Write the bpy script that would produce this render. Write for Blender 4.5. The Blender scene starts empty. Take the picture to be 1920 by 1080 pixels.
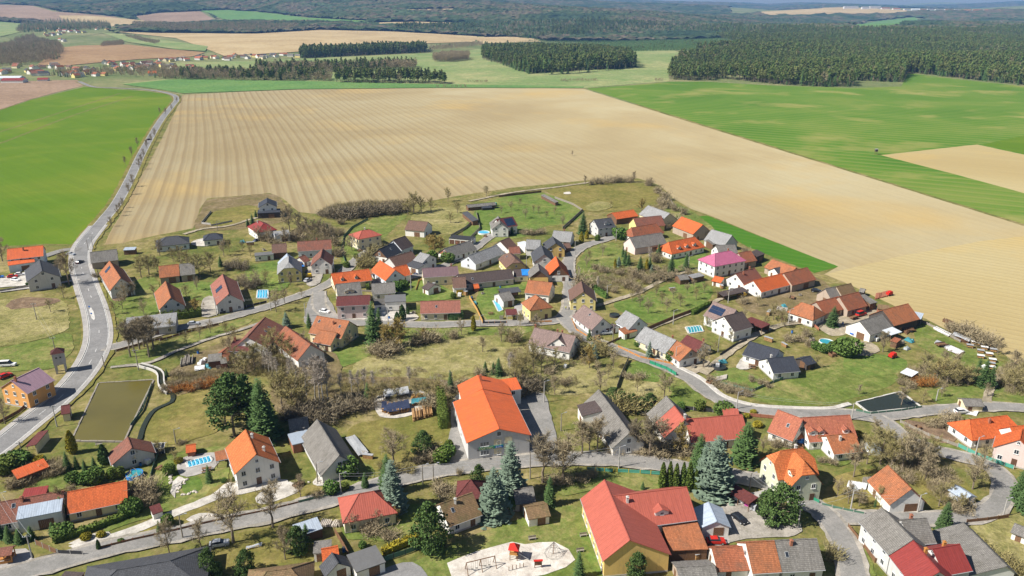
import bpy, bmesh, math, random
import numpy as np
from mathutils import Vector, Matrix, Quaternion
R = math.radians
# ---------------------------------------------------------------- camera, sky, sun, exposure
FPX, CX, CY, CAMH, PITCH = 1440.0, 960.0, 540.0, 115.0, R(20.03)
SP, CP = math.sin(PITCH), math.cos(PITCH)
scene = bpy.context.scene
COL = scene.collection
cam_d = bpy.data.cameras.new("camera"); cam = bpy.data.objects.new("camera", cam_d); COL.objects.link(cam)
cam.location = (0, 0, CAMH); cam.rotation_euler = (R(90) - PITCH, 0, 0)
cam_d.sensor_width = 36.0; cam_d.lens = 27.0; cam_d.clip_start = 0.5; cam_d.clip_end = 40000
scene.camera = cam
SUN_EL, SHADOW_AZ = R(45), R(18)          # shadows run towards +x, turned a little to +y
sdx, sdy = math.cos(SHADOW_AZ), math.sin(SHADOW_AZ)
world = bpy.data.worlds.new("World"); scene.world = world; world.use_nodes = True
wn = world.node_tree.nodes; wl = world.node_tree.links; wn.clear()
sky = wn.new("ShaderNodeTexSky"); sky.sky_type = 'NISHITA'; sky.sun_disc = False
sky.sun_elevation = SUN_EL; sky.sun_rotation = math.atan2(-sdx, -sdy)
sky.air_density = 1.0; sky.dust_density = 0.6; sky.ozone_density = 1.2
bg = wn.new("ShaderNodeBackground"); bg.inputs[1].default_value = 0.05
wo = wn.new("ShaderNodeOutputWorld"); wl.new(sky.outputs[0], bg.inputs[0]); wl.new(bg.outputs[0], wo.inputs[0])
sun_d = bpy.data.lights.new("sun", 'SUN'); sun_d.energy = 5.0; sun_d.angle = R(0.53); sun_d.color = (1.0, 0.95, 0.87)
sun = bpy.data.objects.new("sun", sun_d); COL.objects.link(sun)
sv = Vector((sdx * math.cos(SUN_EL), sdy * math.cos(SUN_EL), -math.sin(SUN_EL)))
sun.rotation_euler = sv.to_track_quat('-Z', 'Y').to_euler(); sun.location = (-200, -150, 400)
vs = scene.view_settings; vs.view_transform = 'Standard'; vs.look = 'None'; vs.gamma = 1.0
vs.use_curve_mapping = False; vs.exposure = 0.62
scene.cycles.volume_bounces = 0
scene.cycles.max_bounces = 5

# ---------------------------------------------------------------- measuring helpers
def G(x, y, z=0.0):
    """ground point (at height z) seen at photograph pixel x, y"""
    u, v = (x - CX) / FPX, (y - CY) / FPX
    t = (CAMH - z) / (SP + v * CP)
    return Vector((u * t, (CP - v * SP) * t, z))
def PXY(X, Y, Z=0.0):
    dz = Z - CAMH
    zc = Y * CP - dz * SP
    yc = Y * SP + dz * CP
    return CX + FPX * X / zc, CY - FPX * yc / zc
def smooth(a, b, x):
    t = np.clip((np.asarray(x, float) - a) / (b - a), 0, 1)
    return t * t * (3 - 2 * t)
def T(X, Y):
    """height of the land: level round the village, hills far behind"""
    X = np.asarray(X, float); Y = np.asarray(Y, float)
    u = X / np.maximum(Y, 500.0)
    A = 290 + (92 - 290) * smooth(-0.25, 0.30, u)
    h = A * smooth(2300, 8200, Y)
    roll = smooth(1450, 2300, Y)
    h = h + roll * (9 * np.sin(X / 430.0 + 1.2) * np.sin(Y / 610.0) + 6 * np.sin(X / 260.0 - Y / 330.0))
    h = h + roll * (26 * np.sin(X / 900.0 + Y / 700.0 + 0.6) + 14 * np.sin(X / 520.0 - Y / 410.0)) * smooth(2600, 4600, Y)
    far = smooth(9500, 13500, Y)
    h = h + far * (70 + 26 * np.sin(X / 1500.0 + 0.7) + 16 * np.sin(X / 640.0))
    return h
def GT(x, y):
    """point of the land seen at pixel x, y"""
    u, v = (x - CX) / FPX, (y - CY) / FPX
    d = np.array([u, CP - v * SP, -(SP + v * CP)])
    ts = np.concatenate([np.arange(100, 3000, 4.0), np.arange(3000, 17000, 15.0)])
    P = d[None, :] * ts[:, None]; P[:, 2] += CAMH
    below = np.nonzero(P[:, 2] <= T(P[:, 0], P[:, 1]))[0]
    p = P[below[0]] if len(below) else P[-1]
    return Vector((p[0], p[1], float(T(p[0], p[1]))))

# ---------------------------------------------------------------- mesh helpers
class MB:
    def __init__(s): s.v = []; s.f = []; s.uv = {}; s.mi = {}
    def face(s, pts, uv=None, mi=0):
        n = len(s.v); s.v += [tuple(p) for p in pts]; s.f.append(tuple(range(n, n + len(pts))))
        if uv: s.uv[len(s.f) - 1] = uv
        if mi: s.mi[len(s.f) - 1] = mi
    def box(s, x0, y0, z0, x1, y1, z1, mi=0):
        n = len(s.v)
        s.v += [(x0, y0, z0), (x1, y0, z0), (x1, y1, z0), (x0, y1, z0), (x0, y0, z1), (x1, y0, z1), (x1, y1, z1), (x0, y1, z1)]
        for q in ((0, 3, 2, 1), (4, 5, 6, 7), (0, 1, 5, 4), (1, 2, 6, 5), (2, 3, 7, 6), (3, 0, 4, 7)):
            s.f.append(tuple(n + i for i in q))
            if mi: s.mi[len(s.f) - 1] = mi
    def tube(s, p0, p1, r0, r1, n=5, cap=True, mi=0):
        p0 = Vector(p0); p1 = Vector(p1); d = (p1 - p0)
        if d.length < 1e-6: return
        d.normalize(); a = d.orthogonal().normalized(); b = d.cross(a); k = len(s.v)
        for p, r in ((p0, r0), (p1, r1)):
            for i in range(n):
                t = 2 * math.pi * i / n
                s.v.append(tuple(p + a * (r * math.cos(t)) + b * (r * math.sin(t))))
        for i in range(n):
            j = (i + 1) % n; s.f.append((k + i, k + j, k + n + j, k + n + i))
            if mi: s.mi[len(s.f) - 1] = mi
        if cap:
            s.f.append(tuple(k + n + i for i in range(n))); s.f.append(tuple(k + n - 1 - i for i in range(n)))
            if mi: s.mi[len(s.f) - 1] = mi; s.mi[len(s.f) - 2] = mi
    def prism(s, poly, z0, z1, mi=0):
        n = len(poly); k = len(s.v)
        s.v += [(p[0], p[1], z0) for p in poly] + [(p[0], p[1], z1) for p in poly]
        for i in range(n):
            j = (i + 1) % n; s.f.append((k + i, k + j, k + n + j, k + n + i))
        s.f.append(tuple(k + n + i for i in range(n))); s.f.append(tuple(k + n - 1 - i for i in range(n)))
    def xform(s, M):
        s.v = [tuple(M @ Vector(p)) for p in s.v]; return s
    def data(s, name, mats, sm=False):
        me = bpy.data.meshes.new(name); me.from_pydata(s.v, [], s.f)
        for m in (mats if isinstance(mats, (list, tuple)) else [mats]): me.materials.append(m)
        if s.uv:
            L = me.uv_layers.new(name="UVMap").data
            for fi, uv in s.uv.items():
                for li, t in zip(me.polygons[fi].loop_indices, uv): L[li].uv = t
        for fi, m in s.mi.items(): me.polygons[fi].material_index = m
        if sm: me.polygons.foreach_set("use_smooth", [True] * len(me.polygons))
        me.update(); return me
    def build(s, name, mats, parent=None, loc=(0, 0, 0), rz=0.0, sm=False):
        return place(name, s.data(name, mats, sm), parent, loc, rz)
def place(name, me, parent=None, loc=(0, 0, 0), rz=0.0, scale=None):
    o = bpy.data.objects.new(name, me); COL.objects.link(o)
    o.location = loc; o.rotation_euler = (0, 0, rz)
    if scale is not None: o.scale = scale if hasattr(scale, '__len__') else (scale,) * 3
    if parent: o.parent = parent
    return o
def empty(name, loc, rz=0.0):
    o = bpy.data.objects.new(name, None); COL.objects.link(o); o.location = loc; o.rotation_euler = (0, 0, rz)
    o.empty_display_size = 0.3
    return o
def tag(o, label=None, cat=None, group=None, kind=None):
    if label: o["label"] = label
    if cat: o["category"] = cat
    if group: o["group"] = group
    if kind: o["kind"] = kind
    return o
LANDMARKS = []      # (px, py, short description) to describe trees and small things by
TO_LABEL = []       # (object, base words, X, Y) get their labels at the end
def mx(a, x, y, z=0.0): return Matrix.Translation((x, y, z)) @ Matrix.Rotation(a, 4, 'Z')

# ---------------------------------------------------------------- materials
MATS = {}
def nt(name):
    m = bpy.data.materials.new(name); m.use_nodes = True; t = m.node_tree; t.nodes.clear()
    o = t.nodes.new("ShaderNodeOutputMaterial"); b = t.nodes.new("ShaderNodeBsdfPrincipled")
    t.links.new(b.outputs[0], o.inputs[0]); b.inputs['Specular IOR Level'].default_value = 0.25
    return m, t, b
def nd(t, k, **kw):
    n = t.nodes.new(k)
    for a, v in kw.items(): setattr(n, a, v)
    return n
def ramp(t, fac, stops):
    r = nd(t, "ShaderNodeValToRGB"); e = r.color_ramp.elements
    while len(e) < len(stops): e.new(0.5)
    for i, (p, c) in enumerate(stops): e[i].position = p; e[i].color = (*c, 1) if len(c) == 3 else c
    t.links.new(fac, r.inputs[0]); return r.outputs[0]
def noise(t, vec, scale, detail=4, rough=0.55, dist=0.0):
    n = nd(t, "ShaderNodeTexNoise"); n.inputs['Scale'].default_value = scale; n.inputs['Detail'].default_value = detail
    n.inputs['Roughness'].default_value = rough; n.inputs['Distortion'].default_value = dist
    t.links.new(vec, n.inputs['Vector']); return n.outputs['Fac']
def mixc(t, fac, a, b, mode='MIX'):
    m = nd(t, "ShaderNodeMix", data_type='RGBA', blend_type=mode)
    for s, x in ((m.inputs[0], fac), (m.inputs[6], a), (m.inputs[7], b)):
        if isinstance(x, (int, float)): s.default_value = x
        elif isinstance(x, tuple): s.default_value = (*x, 1)
        else: t.links.new(x, s)
    return m.outputs[2]
def mth(t, op, a, b=None, c=None):
    m = nd(t, "ShaderNodeMath", operation=op)
    for i, x in enumerate((a, b, c)):
        if x is None: continue
        if isinstance(x, (int, float)): m.inputs[i].default_value = x
        else: t.links.new(x, m.inputs[i])
    return m.outputs[0]
def bump(t, b, h, strength, dist):
    n = nd(t, "ShaderNodeBump"); n.inputs['Strength'].default_value = strength; n.inputs['Distance'].default_value = dist
    t.links.new(h, n.inputs['Height']); t.links.new(n.outputs[0], b.inputs['Normal'])
def wpos(t): return nd(t, "ShaderNodeNewGeometry").outputs['Position']
def opos(t): return nd(t, "ShaderNodeTexCoord").outputs['Object']
def orand(t): return nd(t, "ShaderNodeObjectInfo").outputs['Random']
def mul(c, k): return tuple(min(1, x * k) for x in c)
def ground_mat(name, cols, scale, fine=0.9, bmp=0.25, rough=0.95, mott=0.55):
    """patchy ground in world coordinates: cols run from low to high noise"""
    m, t, b = nt(name); p = wpos(t)
    big = noise(t, p, scale, 5, 0.6, 0.4); small = noise(t, p, fine, 4, 0.7)
    med = noise(t, p, scale * 6.0, 5, 0.65, 0.8)
    f = mth(t, 'ADD', mth(t, 'ADD', mth(t, 'MULTIPLY', big, 0.48), mth(t, 'MULTIPLY', med, 0.30)), mth(t, 'MULTIPLY', small, 0.22))
    n = len(cols); lo, hi = 0.40, 0.60
    c = ramp(t, f, [(lo + (hi - lo) * i / (n - 1), cols[i]) for i in range(n)])
    s3 = noise(t, p, 0.33, 6, 0.7, 0.5); c = mixc(t, mott, c, ramp(t, s3, [(0.34, (0.24,) * 3), (0.66, (0.72,) * 3)]), 'OVERLAY')
    s2 = noise(t, p, fine * 3.1, 3, 0.7)
    c = mixc(t, 0.55, c, ramp(t, s2, [(0.3, (0.35,) * 3), (0.7, (0.66,) * 3)]), 'OVERLAY')
    t.links.new(c, b.inputs['Base Color']); b.inputs['Roughness'].default_value = rough
    b.inputs['Specular IOR Level'].default_value = 0.05
    bump(t, b, small, bmp, 0.6); MATS[name] = m; return m
def plain(name, col, rough=0.7, var=0.18, scale=1.2, metal=0.0, spec=0.25, bmp=0.0):
    m, t, b = nt(name); p = opos(t)
    n1 = noise(t, p, scale, 5, 0.65)
    c = ramp(t, n1, [(0.25, mul(col, 1 - var)), (0.75, mul(col, 1 + var))])
    c = mixc(t, mth(t, 'MULTIPLY', orand(t), 0.22), c, mul(col, 0.72))
    t.links.new(c, b.inputs['Base Color']); b.inputs['Roughness'].default_value = rough
    b.inputs['Metallic'].default_value = metal; b.inputs['Specular IOR Level'].default_value = spec
    if bmp: bump(t, b, n1, bmp, 0.1)
    MATS[name] = m; return m
def wall_mat(name, col, dirt=0.35):
    m, t, b = nt(name); p = opos(t)
    n1 = noise(t, p, 0.5, 6, 0.7); n2 = noise(t, p, 3.5, 4, 0.7)
    c = ramp(t, n1, [(0.2, mul(col, 0.86)), (0.6, col), (0.85, mul(col, 1.04))])
    mp = nd(t, "ShaderNodeMapping"); mp.inputs['Scale'].default_value = (1.6, 1.6, 0.12); t.links.new(p, mp.inputs[0])
    st = noise(t, mp.outputs[0], 1.0, 5, 0.7)
    c = mixc(t, mth(t, 'MULTIPLY', ramp(t, st, [(0.52, (0, 0, 0)), (0.75, (1, 1, 1))]), dirt), c, mixc(t, 0.5, mul(col, 0.55), (0.22, 0.19, 0.15)))
    t.links.new(c, b.inputs['Base Color']); b.inputs['Roughness'].default_value = 0.92
    bump(t, b, n2, 0.25, 0.03); MATS[name] = m; return m
def roof_mat(name, col, col2=None, amount=0.35, tile=True, rough=0.8, seam=False):
    m, t, b = nt(name); p = opos(t); uv = nd(t, "ShaderNodeUVMap").outputs[0]
    n1 = noise(t, p, 0.32, 6, 0.7); n2 = noise(t, p, 2.2, 4, 0.75)
    col2 = col2 or mul(col, 0.6)
    c = ramp(t, n2, [(0.25, mul(col, 0.82)), (0.75, mul(col, 1.14))])
    f = ramp(t, n1, [(0.46, (0, 0, 0)), (0.72, (1, 1, 1))])
    c = mixc(t, mth(t, 'MULTIPLY', f, amount), c, col2)
    c = mixc(t, mth(t, 'MULTIPLY', orand(t), 0.25), c, mixc(t, 0.5, col2, mul(col, 0.8)))
    mp = nd(t, "ShaderNodeMapping"); mp.inputs['Scale'].default_value = (1.7, 0.22, 1.0); t.links.new(uv, mp.inputs[0])
    st = noise(t, mp.outputs[0], 1.0, 5, 0.7); c = mixc(t, 0.55, c, ramp(t, st, [(0.30, (0.34,) * 3), (0.70, (0.64,) * 3)]), 'OVERLAY')
    if tile:
        br = nd(t, "ShaderNodeTexBrick"); t.links.new(uv, br.inputs[0])
        br.inputs['Scale'].default_value = 1.0; br.inputs['Brick Width'].default_value = 0.30; br.inputs['Row Height'].default_value = 0.40
        br.inputs['Mortar Size'].default_value = 0.05; br.inputs['Mortar Smooth'].default_value = 0.5
        br.inputs['Color1'].default_value = (0.40, 0.40, 0.40, 1); br.inputs['Color2'].default_value = (0.62, 0.62, 0.62, 1)
        br.inputs['Mortar'].default_value = (0.16, 0.16, 0.16, 1)
        c = mixc(t, 0.8, c, br.outputs['Color'], 'OVERLAY')
        bump(t, b, br.outputs['Fac'], -0.5, 0.05)
    elif seam:
        w = nd(t, "ShaderNodeTexWave", wave_type='BANDS', bands_direction='X'); t.links.new(uv, w.inputs[0])
        w.inputs['Scale'].default_value = 0.62; w.inputs['Detail'].default_value = 0
        c = mixc(t, 0.4, c, ramp(t, w.outputs['Fac'], [(0.0, (0.36,) * 3), (0.18, (0.54,) * 3)]), 'OVERLAY')
        bump(t, b, w.outputs['Fac'], 0.4, 0.05)
    t.links.new(c, b.inputs['Base Color']); b.inputs['Roughness'].default_value = rough
    MATS[name] = m; return m
RF = {
 'OB': roof_mat('roof_bright_orange', (0.62, 0.145, 0.040), (0.40, 0.10, 0.04), 0.5),
 'OS': roof_mat('roof_orange_sheet', (0.62, 0.13, 0.038), (0.40, 0.10, 0.05), 0.55, False, 0.5, True),
 'OV': roof_mat('roof_light_orange', (0.58, 0.175, 0.055), (0.40, 0.14, 0.055), 0.5),
 'OO': roof_mat('roof_old_orange', (0.44, 0.16, 0.07), (0.21, 0.115, 0.07), 0.75),
 'OW': roof_mat('roof_worn_orange', (0.36, 0.12, 0.06), (0.16, 0.10, 0.07), 0.8),
 'RD': roof_mat('roof_red_metal', (0.40, 0.105, 0.072), (0.34, 0.095, 0.07), 0.3, False, 0.5, True),
 'RT': roof_mat('roof_red_tile', (0.43, 0.15, 0.085), (0.36, 0.10, 0.08), 0.5),
 'RP': roof_mat('roof_dusty_red', (0.36, 0.14, 0.10), (0.25, 0.12, 0.09), 0.6),
 'CR': roof_mat('roof_crimson', (0.25, 0.042, 0.036), (0.20, 0.045, 0.04), 0.3, False, 0.5, True),
 'MV': roof_mat('roof_mauve_brown', (0.27, 0.19, 0.17), (0.19, 0.14, 0.125), 0.5),
 'MR': roof_mat('roof_maroon', (0.155, 0.045, 0.04), (0.11, 0.04, 0.04), 0.4),
 'BR': roof_mat('roof_brown', (0.20, 0.115, 0.085), (0.13, 0.085, 0.07), 0.6),
 'BW': roof_mat('roof_weathered_red', (0.27, 0.105, 0.07), (0.16, 0.10, 0.08), 0.8),
 'GS': roof_mat('roof_grey_slate', (0.24, 0.225, 0.205), (0.13, 0.12, 0.10), 0.75),
 'GL': roof_mat('roof_light_grey', (0.33, 0.33, 0.33), (0.22, 0.21, 0.20), 0.6),
 'DK': roof_mat('roof_dark_blue_grey', (0.055, 0.062, 0.08), (0.04, 0.04, 0.05), 0.4),
 'DG': roof_mat('roof_dark_grey', (0.085, 0.088, 0.098), (0.07, 0.07, 0.075), 0.4),
 'DB': roof_mat('roof_dark_brown', (0.105, 0.078, 0.072), (0.07, 0.06, 0.06), 0.5),
 'PU': roof_mat('roof_purple_brown', (0.18, 0.115, 0.12), (0.14, 0.10, 0.11), 0.4, False, 0.5, True),
 'PK': roof_mat('roof_pink', (0.52, 0.15, 0.26), (0.42, 0.14, 0.22), 0.4),
 'LI': roof_mat('roof_lilac', (0.42, 0.27, 0.32), (0.36, 0.25, 0.28), 0.4, False, 0.5, True),
 'BL': roof_mat('roof_blue_grey_metal', (0.38, 0.44, 0.52), (0.30, 0.33, 0.36), 0.5, False, 0.4, True),
 'MO': roof_mat('roof_mossy_tile', (0.25, 0.16, 0.085), (0.13, 0.125, 0.05), 0.9),
 'WH': roof_mat('roof_pale_sheet', (0.62, 0.66, 0.70), (0.5, 0.5, 0.5), 0.4, False, 0.5, True),
}
WL = {
 'W': wall_mat('plaster_white', (0.80, 0.78, 0.73)), 'C': wall_mat('plaster_cream', (0.76, 0.66, 0.44)),
 'Y': wall_mat('plaster_yellow', (0.75, 0.63, 0.26)), 'O': wall_mat('plaster_orange', (0.72, 0.36, 0.12)),
 'G': wall_mat('plaster_grey', (0.46, 0.45, 0.43), 0.5), 'P': wall_mat('plaster_pale_pink', (0.70, 0.56, 0.52)),
 'D': wall_mat('boards_brown', (0.17, 0.095, 0.055), 0.6), 'E': wall_mat('plaster_pale_green', (0.60, 0.62, 0.46)),
 'K': wall_mat('rough_masonry', (0.42, 0.34, 0.27), 0.7), 'S': wall_mat('plaster_light_grey', (0.60, 0.59, 0.57), 0.4),
 'N': wall_mat('plaster_ochre', (0.74, 0.50, 0.17), 0.5), 'A': wall_mat('dark_boards', (0.075, 0.062, 0.055), 0.5),
 'B': wall_mat('plaster_blue_white', (0.68, 0.72, 0.78)), 'R': wall_mat('brick_red', (0.36, 0.15, 0.09), 0.5)}
plain('white_frame', (0.78, 0.78, 0.76), 0.5); plain('brown_frame', (0.14, 0.075, 0.045), 0.5)
plain('dark_metal', (0.05, 0.05, 0.055), 0.45); plain('zinc', (0.38, 0.39, 0.40), 0.45)
plain('concrete', (0.42, 0.40, 0.37), 0.9, 0.25, 1.0, bmp=0.3); plain('pale_concrete', (0.56, 0.54, 0.50), 0.9, 0.2, 0.6)
plain('wood_brown', (0.20, 0.11, 0.06), 0.8, 0.3, 2.0); plain('wood_grey', (0.28, 0.25, 0.21), 0.85, 0.3, 2.0)
plain('wood_yellow', (0.55, 0.33, 0.11), 0.8, 0.3, 3.0); plain('wood_orange', (0.50, 0.22, 0.06), 0.7, 0.2)
plain('brick', (0.36, 0.15, 0.09), 0.9, 0.3, 3.0); plain('paint_red', (0.55, 0.03, 0.02), 0.4); plain('paint_yellow', (0.75, 0.50, 0.03), 0.4)
plain('paint_blue', (0.03, 0.16, 0.50), 0.4); plain('paint_green', (0.03, 0.26, 0.15), 0.5); plain('paint_magenta', (0.60, 0.08, 0.38), 0.4)
plain('paint_white', (0.80, 0.80, 0.79), 0.4); plain('paint_black', (0.02, 0.02, 0.022), 0.25, spec=0.5); plain('paint_silver', (0.45, 0.47, 0.50), 0.3, spec=0.5)
plain('rubber', (0.03, 0.03, 0.03), 0.8); plain('tarp_dark', (0.035, 0.045, 0.085), 0.5, 0.5, 2.0); plain('tarp_blue', (0.03, 0.22, 0.62), 0.5, 0.3, 1.5)
plain('tarp_teal', (0.05, 0.22, 0.26), 0.5, 0.3); plain('tarp_white', (0.70, 0.70, 0.70), 0.5, 0.3, 2.0)
plain('log_wood', (0.42, 0.25, 0.11), 0.85, 0.6, 4.0); plain('stone_pale', (0.55, 0.50, 0.44), 0.9, 0.35, 2.0)
plain('solar', (0.020, 0.035, 0.075), 0.2, 0.2, spec=0.6); plain('skin', (0.55, 0.34, 0.25)); plain('hivis', (0.70, 0.75, 0.05))
m, t, b = nt('window_glass'); b.inputs['Base Color'].default_value = (0.025, 0.032, 0.042, 1); b.inputs['Roughness'].default_value = 0.12
b.inputs['Specular IOR Level'].default_value = 0.5; MATS['window_glass'] = m
def water_mat(name, col, rough=0.07):
    m, t, b = nt(name); p = wpos(t); n = noise(t, p, 0.9, 4, 0.6)
    c = ramp(t, noise(t, p, 0.05, 4), [(0.3, mul(col, 0.85)), (0.7, mul(col, 1.12))]); t.links.new(c, b.inputs['Base Color'])
    b.inputs['Roughness'].default_value = rough; b.inputs['Specular IOR Level'].default_value = 0.4; bump(t, b, n, 0.08, 0.05); MATS[name] = m
water_mat('pond_olive', (0.125, 0.105, 0.024), 0.15); water_mat('pond_dark', (0.028, 0.034, 0.024)); water_mat('pool_water', (0.08, 0.42, 0.62)); water_mat('pool_teal', (0.04, 0.30, 0.36))
water_mat('brook_water', (0.03, 0.035, 0.02))
# ================================================================ THE LAND
ground_mat('grass_mixed', [(0.280, 0.228, 0.108), (0.204, 0.176, 0.064), (0.144, 0.148, 0.042), (0.100, 0.124, 0.030)], 0.035, 0.7)
ground_mat('lawn', [(0.25, 0.225, 0.085), (0.145, 0.175, 0.045), (0.098, 0.14, 0.028)], 0.06, 0.8)
ground_mat('lawn_green', [(0.20, 0.205, 0.062), (0.13, 0.18, 0.042), (0.09, 0.15, 0.028)], 0.05, 0.8, 0.15)
ground_mat('lawn_olive', [(0.248, 0.200, 0.072), (0.184, 0.164, 0.048), (0.132, 0.136, 0.034)], 0.05, 0.8)
ground_mat('dry_grass', [(0.344, 0.297, 0.146), (0.258, 0.232, 0.090), (0.159, 0.163, 0.052)], 0.06, 1.1, 0.6)
ground_mat('rough_brown', [(0.255, 0.196, 0.119), (0.187, 0.145, 0.072), (0.145, 0.128, 0.051)], 0.08, 1.4, 0.6)
ground_mat('soil', [(0.26, 0.19, 0.12), (0.19, 0.13, 0.085), (0.14, 0.10, 0.065)], 0.2, 1.5, 0.5)
ground_mat('gravel', [(0.40, 0.37, 0.32), (0.34, 0.31, 0.27), (0.27, 0.25, 0.20)], 0.15, 2.5, 0.4)
ground_mat('pale_gravel', [(0.56, 0.53, 0.49), (0.49, 0.46, 0.41), (0.43, 0.40, 0.35)], 0.15, 2.5, 0.3)
ground_mat('sand', [(0.62, 0.58, 0.52), (0.55, 0.51, 0.45), (0.50, 0.46, 0.40)], 0.12, 2.0, 0.3)
ground_mat('asphalt', [(0.255, 0.25, 0.245), (0.22, 0.215, 0.21), (0.18, 0.178, 0.175)], 0.10, 1.2, 0.15, 0.85, 0.12)
ground_mat('asphalt_old', [(0.29, 0.275, 0.255), (0.245, 0.235, 0.22), (0.20, 0.195, 0.18)], 0.12, 1.0, 0.2, 0.9, 0.15)
ground_mat('paving', [(0.42, 0.40, 0.37), (0.36, 0.34, 0.32), (0.30, 0.29, 0.27)], 0.2, 2.0, 0.2, 0.95, 0.2)
ground_mat('dirt_track', [(0.42, 0.36, 0.27), (0.34, 0.29, 0.21), (0.24, 0.21, 0.13)], 0.15, 1.3, 0.4)
ground_mat('meadow_far', [(0.26, 0.24, 0.12), (0.17, 0.19, 0.08), (0.12, 0.16, 0.06)], 0.006, 0.05, 0.0)
ground_mat('meadow_pale', [(0.31, 0.31, 0.14), (0.22, 0.265, 0.105), (0.16, 0.235, 0.08)], 0.006, 0.03, 0.0)
ground_mat('meadow_strip', [(0.15, 0.24, 0.075), (0.12, 0.225, 0.065), (0.10, 0.20, 0.06)], 0.01, 0.05, 0.0)
ground_mat('field_beige', [(0.50, 0.39, 0.22), (0.44, 0.33, 0.175), (0.37, 0.27, 0.14)], 0.006, 0.05, 0.0)
ground_mat('field_mauve', [(0.34, 0.24, 0.17), (0.29, 0.20, 0.135), (0.24, 0.165, 0.11)], 0.006, 0.05, 0.0)
ground_mat('field_tan', [(0.36, 0.24, 0.13), (0.31, 0.20, 0.105), (0.27, 0.17, 0.09)], 0.006, 0.05, 0.0)
ground_mat('painted_white', [(0.70, 0.70, 0.68), (0.62, 0.62, 0.60), (0.45, 0.45, 0.43)], 0.6, 3.0, 0.0)

def field_mat(name, cols, dirv, period, amp, line, warp, patch=None, fade=None, pscale=0.006):
    """a field with rows running along dirv; cols low/high patches; line = colour in the rows"""
    m, t, b = nt(name); p = wpos(t)
    L = math.hypot(*dirv); d = (dirv[0] / L, dirv[1] / L); n = (d[1], -d[0])
    sx = nd(t, "ShaderNodeSeparateXYZ"); t.links.new(p, sx.inputs[0])
    X, Y = sx.outputs[0], sx.outputs[1]
    s = mth(t, 'ADD', mth(t, 'MULTIPLY', X, n[0]), mth(t, 'MULTIPLY', Y, n[1]))
    a = mth(t, 'ADD', mth(t, 'MULTIPLY', X, d[0]), mth(t, 'MULTIPLY', Y, d[1]))
    s2 = s
    for (lam, am, ph) in warp:
        s2 = mth(t, 'ADD', s2, mth(t, 'MULTIPLY', mth(t, 'SINE', mth(t, 'ADD', mth(t, 'DIVIDE', a, lam), ph)), am))
    wob = noise(t, p, 0.02, 3); s2 = mth(t, 'ADD', s2, mth(t, 'MULTIPLY', wob, 2.0))
    ang = mth(t, 'MULTIPLY', s2, 2 * math.pi / period)
    w1 = mth(t, 'MULTIPLY_ADD', mth(t, 'SINE', ang), 0.5, 0.5)
    w2 = mth(t, 'MULTIPLY_ADD', mth(t, 'SINE', mth(t, 'MULTIPLY', ang, 2.0)), 0.5, 0.5)
    cmb = nd(t, "ShaderNodeCombineXYZ"); t.links.new(mth(t, 'MULTIPLY', s2, 0.9), cmb.inputs[0]); t.links.new(mth(t, 'MULTIPLY', a, 0.012), cmb.inputs[1])
    streak = noise(t, cmb.outputs[0], 0.55, 5, 0.65)
    grain = noise(t, p, 0.5, 5, 0.75)
    row = mth(t, 'MULTIPLY', mth(t, 'POWER', w1, 3.0), 0.7); row = mth(t, 'ADD', row, mth(t, 'MULTIPLY', mth(t, 'POWER', w2, 4.0), 0.3))
    row = mth(t, 'MULTIPLY', row, mth(t, 'MULTIPLY_ADD', streak, 1.6, 0.1))
    if fade:
        row = mth(t, 'MULTIPLY', row, ramp(t, mth(t, 'DIVIDE', mth(t, 'SUBTRACT', s, fade[0]), fade[1] - fade[0]), [(0.0, (1,) * 3), (1.0, (fade[2],) * 3)]))
    big = noise(t, p, pscale, 5, 0.6, 0.6)
    c = ramp(t, big, [(0.33, cols[0]), (0.5, cols[1]), (0.66, cols[2])])
    if fade: c = mixc(t, 1.0, c, ramp(t, mth(t, 'DIVIDE', mth(t, 'SUBTRACT', s, fade[0] - 120), 520.0), [(0.0, (0.74, 0.73, 0.74)), (1.0, (1.0, 1.0, 1.0))]), 'MULTIPLY')
    if patch:
        pn = noise(t, p, patch[1], 4, 0.55, 0.3)
        c = mixc(t, mth(t, 'MULTIPLY', ramp(t, pn, [(0.54, (0,) * 3), (0.70, (1,) * 3)]), patch[2]), c, patch[0])
    c = mixc(t, mth(t, 'MULTIPLY', row, amp), c, line)
    c = mixc(t, 0.28, c, ramp(t, mth(t, 'ADD', mth(t, 'MULTIPLY', streak, 0.5), mth(t, 'MULTIPLY', grain, 0.5)), [(0.3, (0.3,) * 3), (0.7, (0.7,) * 3)]), 'OVERLAY')
    t.links.new(c, b.inputs['Base Color']); b.inputs['Roughness'].default_value = 0.97; b.inputs['Specular IOR Level'].default_value = 0.03
    bump(t, b, mth(t, 'ADD', row, mth(t, 'MULTIPLY', grain, 0.6)), 0.35, 0.35); MATS[name] = m
field_mat('plough', [(0.36, 0.285, 0.155), (0.405, 0.33, 0.185), (0.44, 0.375, 0.225)], (-0.345, 0.939), 8.2, 0.75, (0.22, 0.16, 0.085), [(165, 4.0, 0.4)], ((0.47, 0.33, 0.13), 0.007, 0.6), (40, 330, 0.10))
field_mat('plough_low', [(0.39, 0.305, 0.145), (0.42, 0.34, 0.17), (0.445, 0.375, 0.205)], (-0.8, 0.6), 5.0, 0.35, (0.32, 0.235, 0.12), [(90, 2.0, 0.4)], ((0.49, 0.35, 0.13), 0.012, 0.6))
field_mat('wheat_left', [(0.085, 0.158, 0.013), (0.105, 0.178, 0.016), (0.15, 0.195, 0.024)], (-0.75, 0.66), 24.0, 0.22, (0.08, 0.15, 0.018), [(200, 4.0, 0.0)], ((0.23, 0.25, 0.035), 0.008, 0.5))
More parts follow.
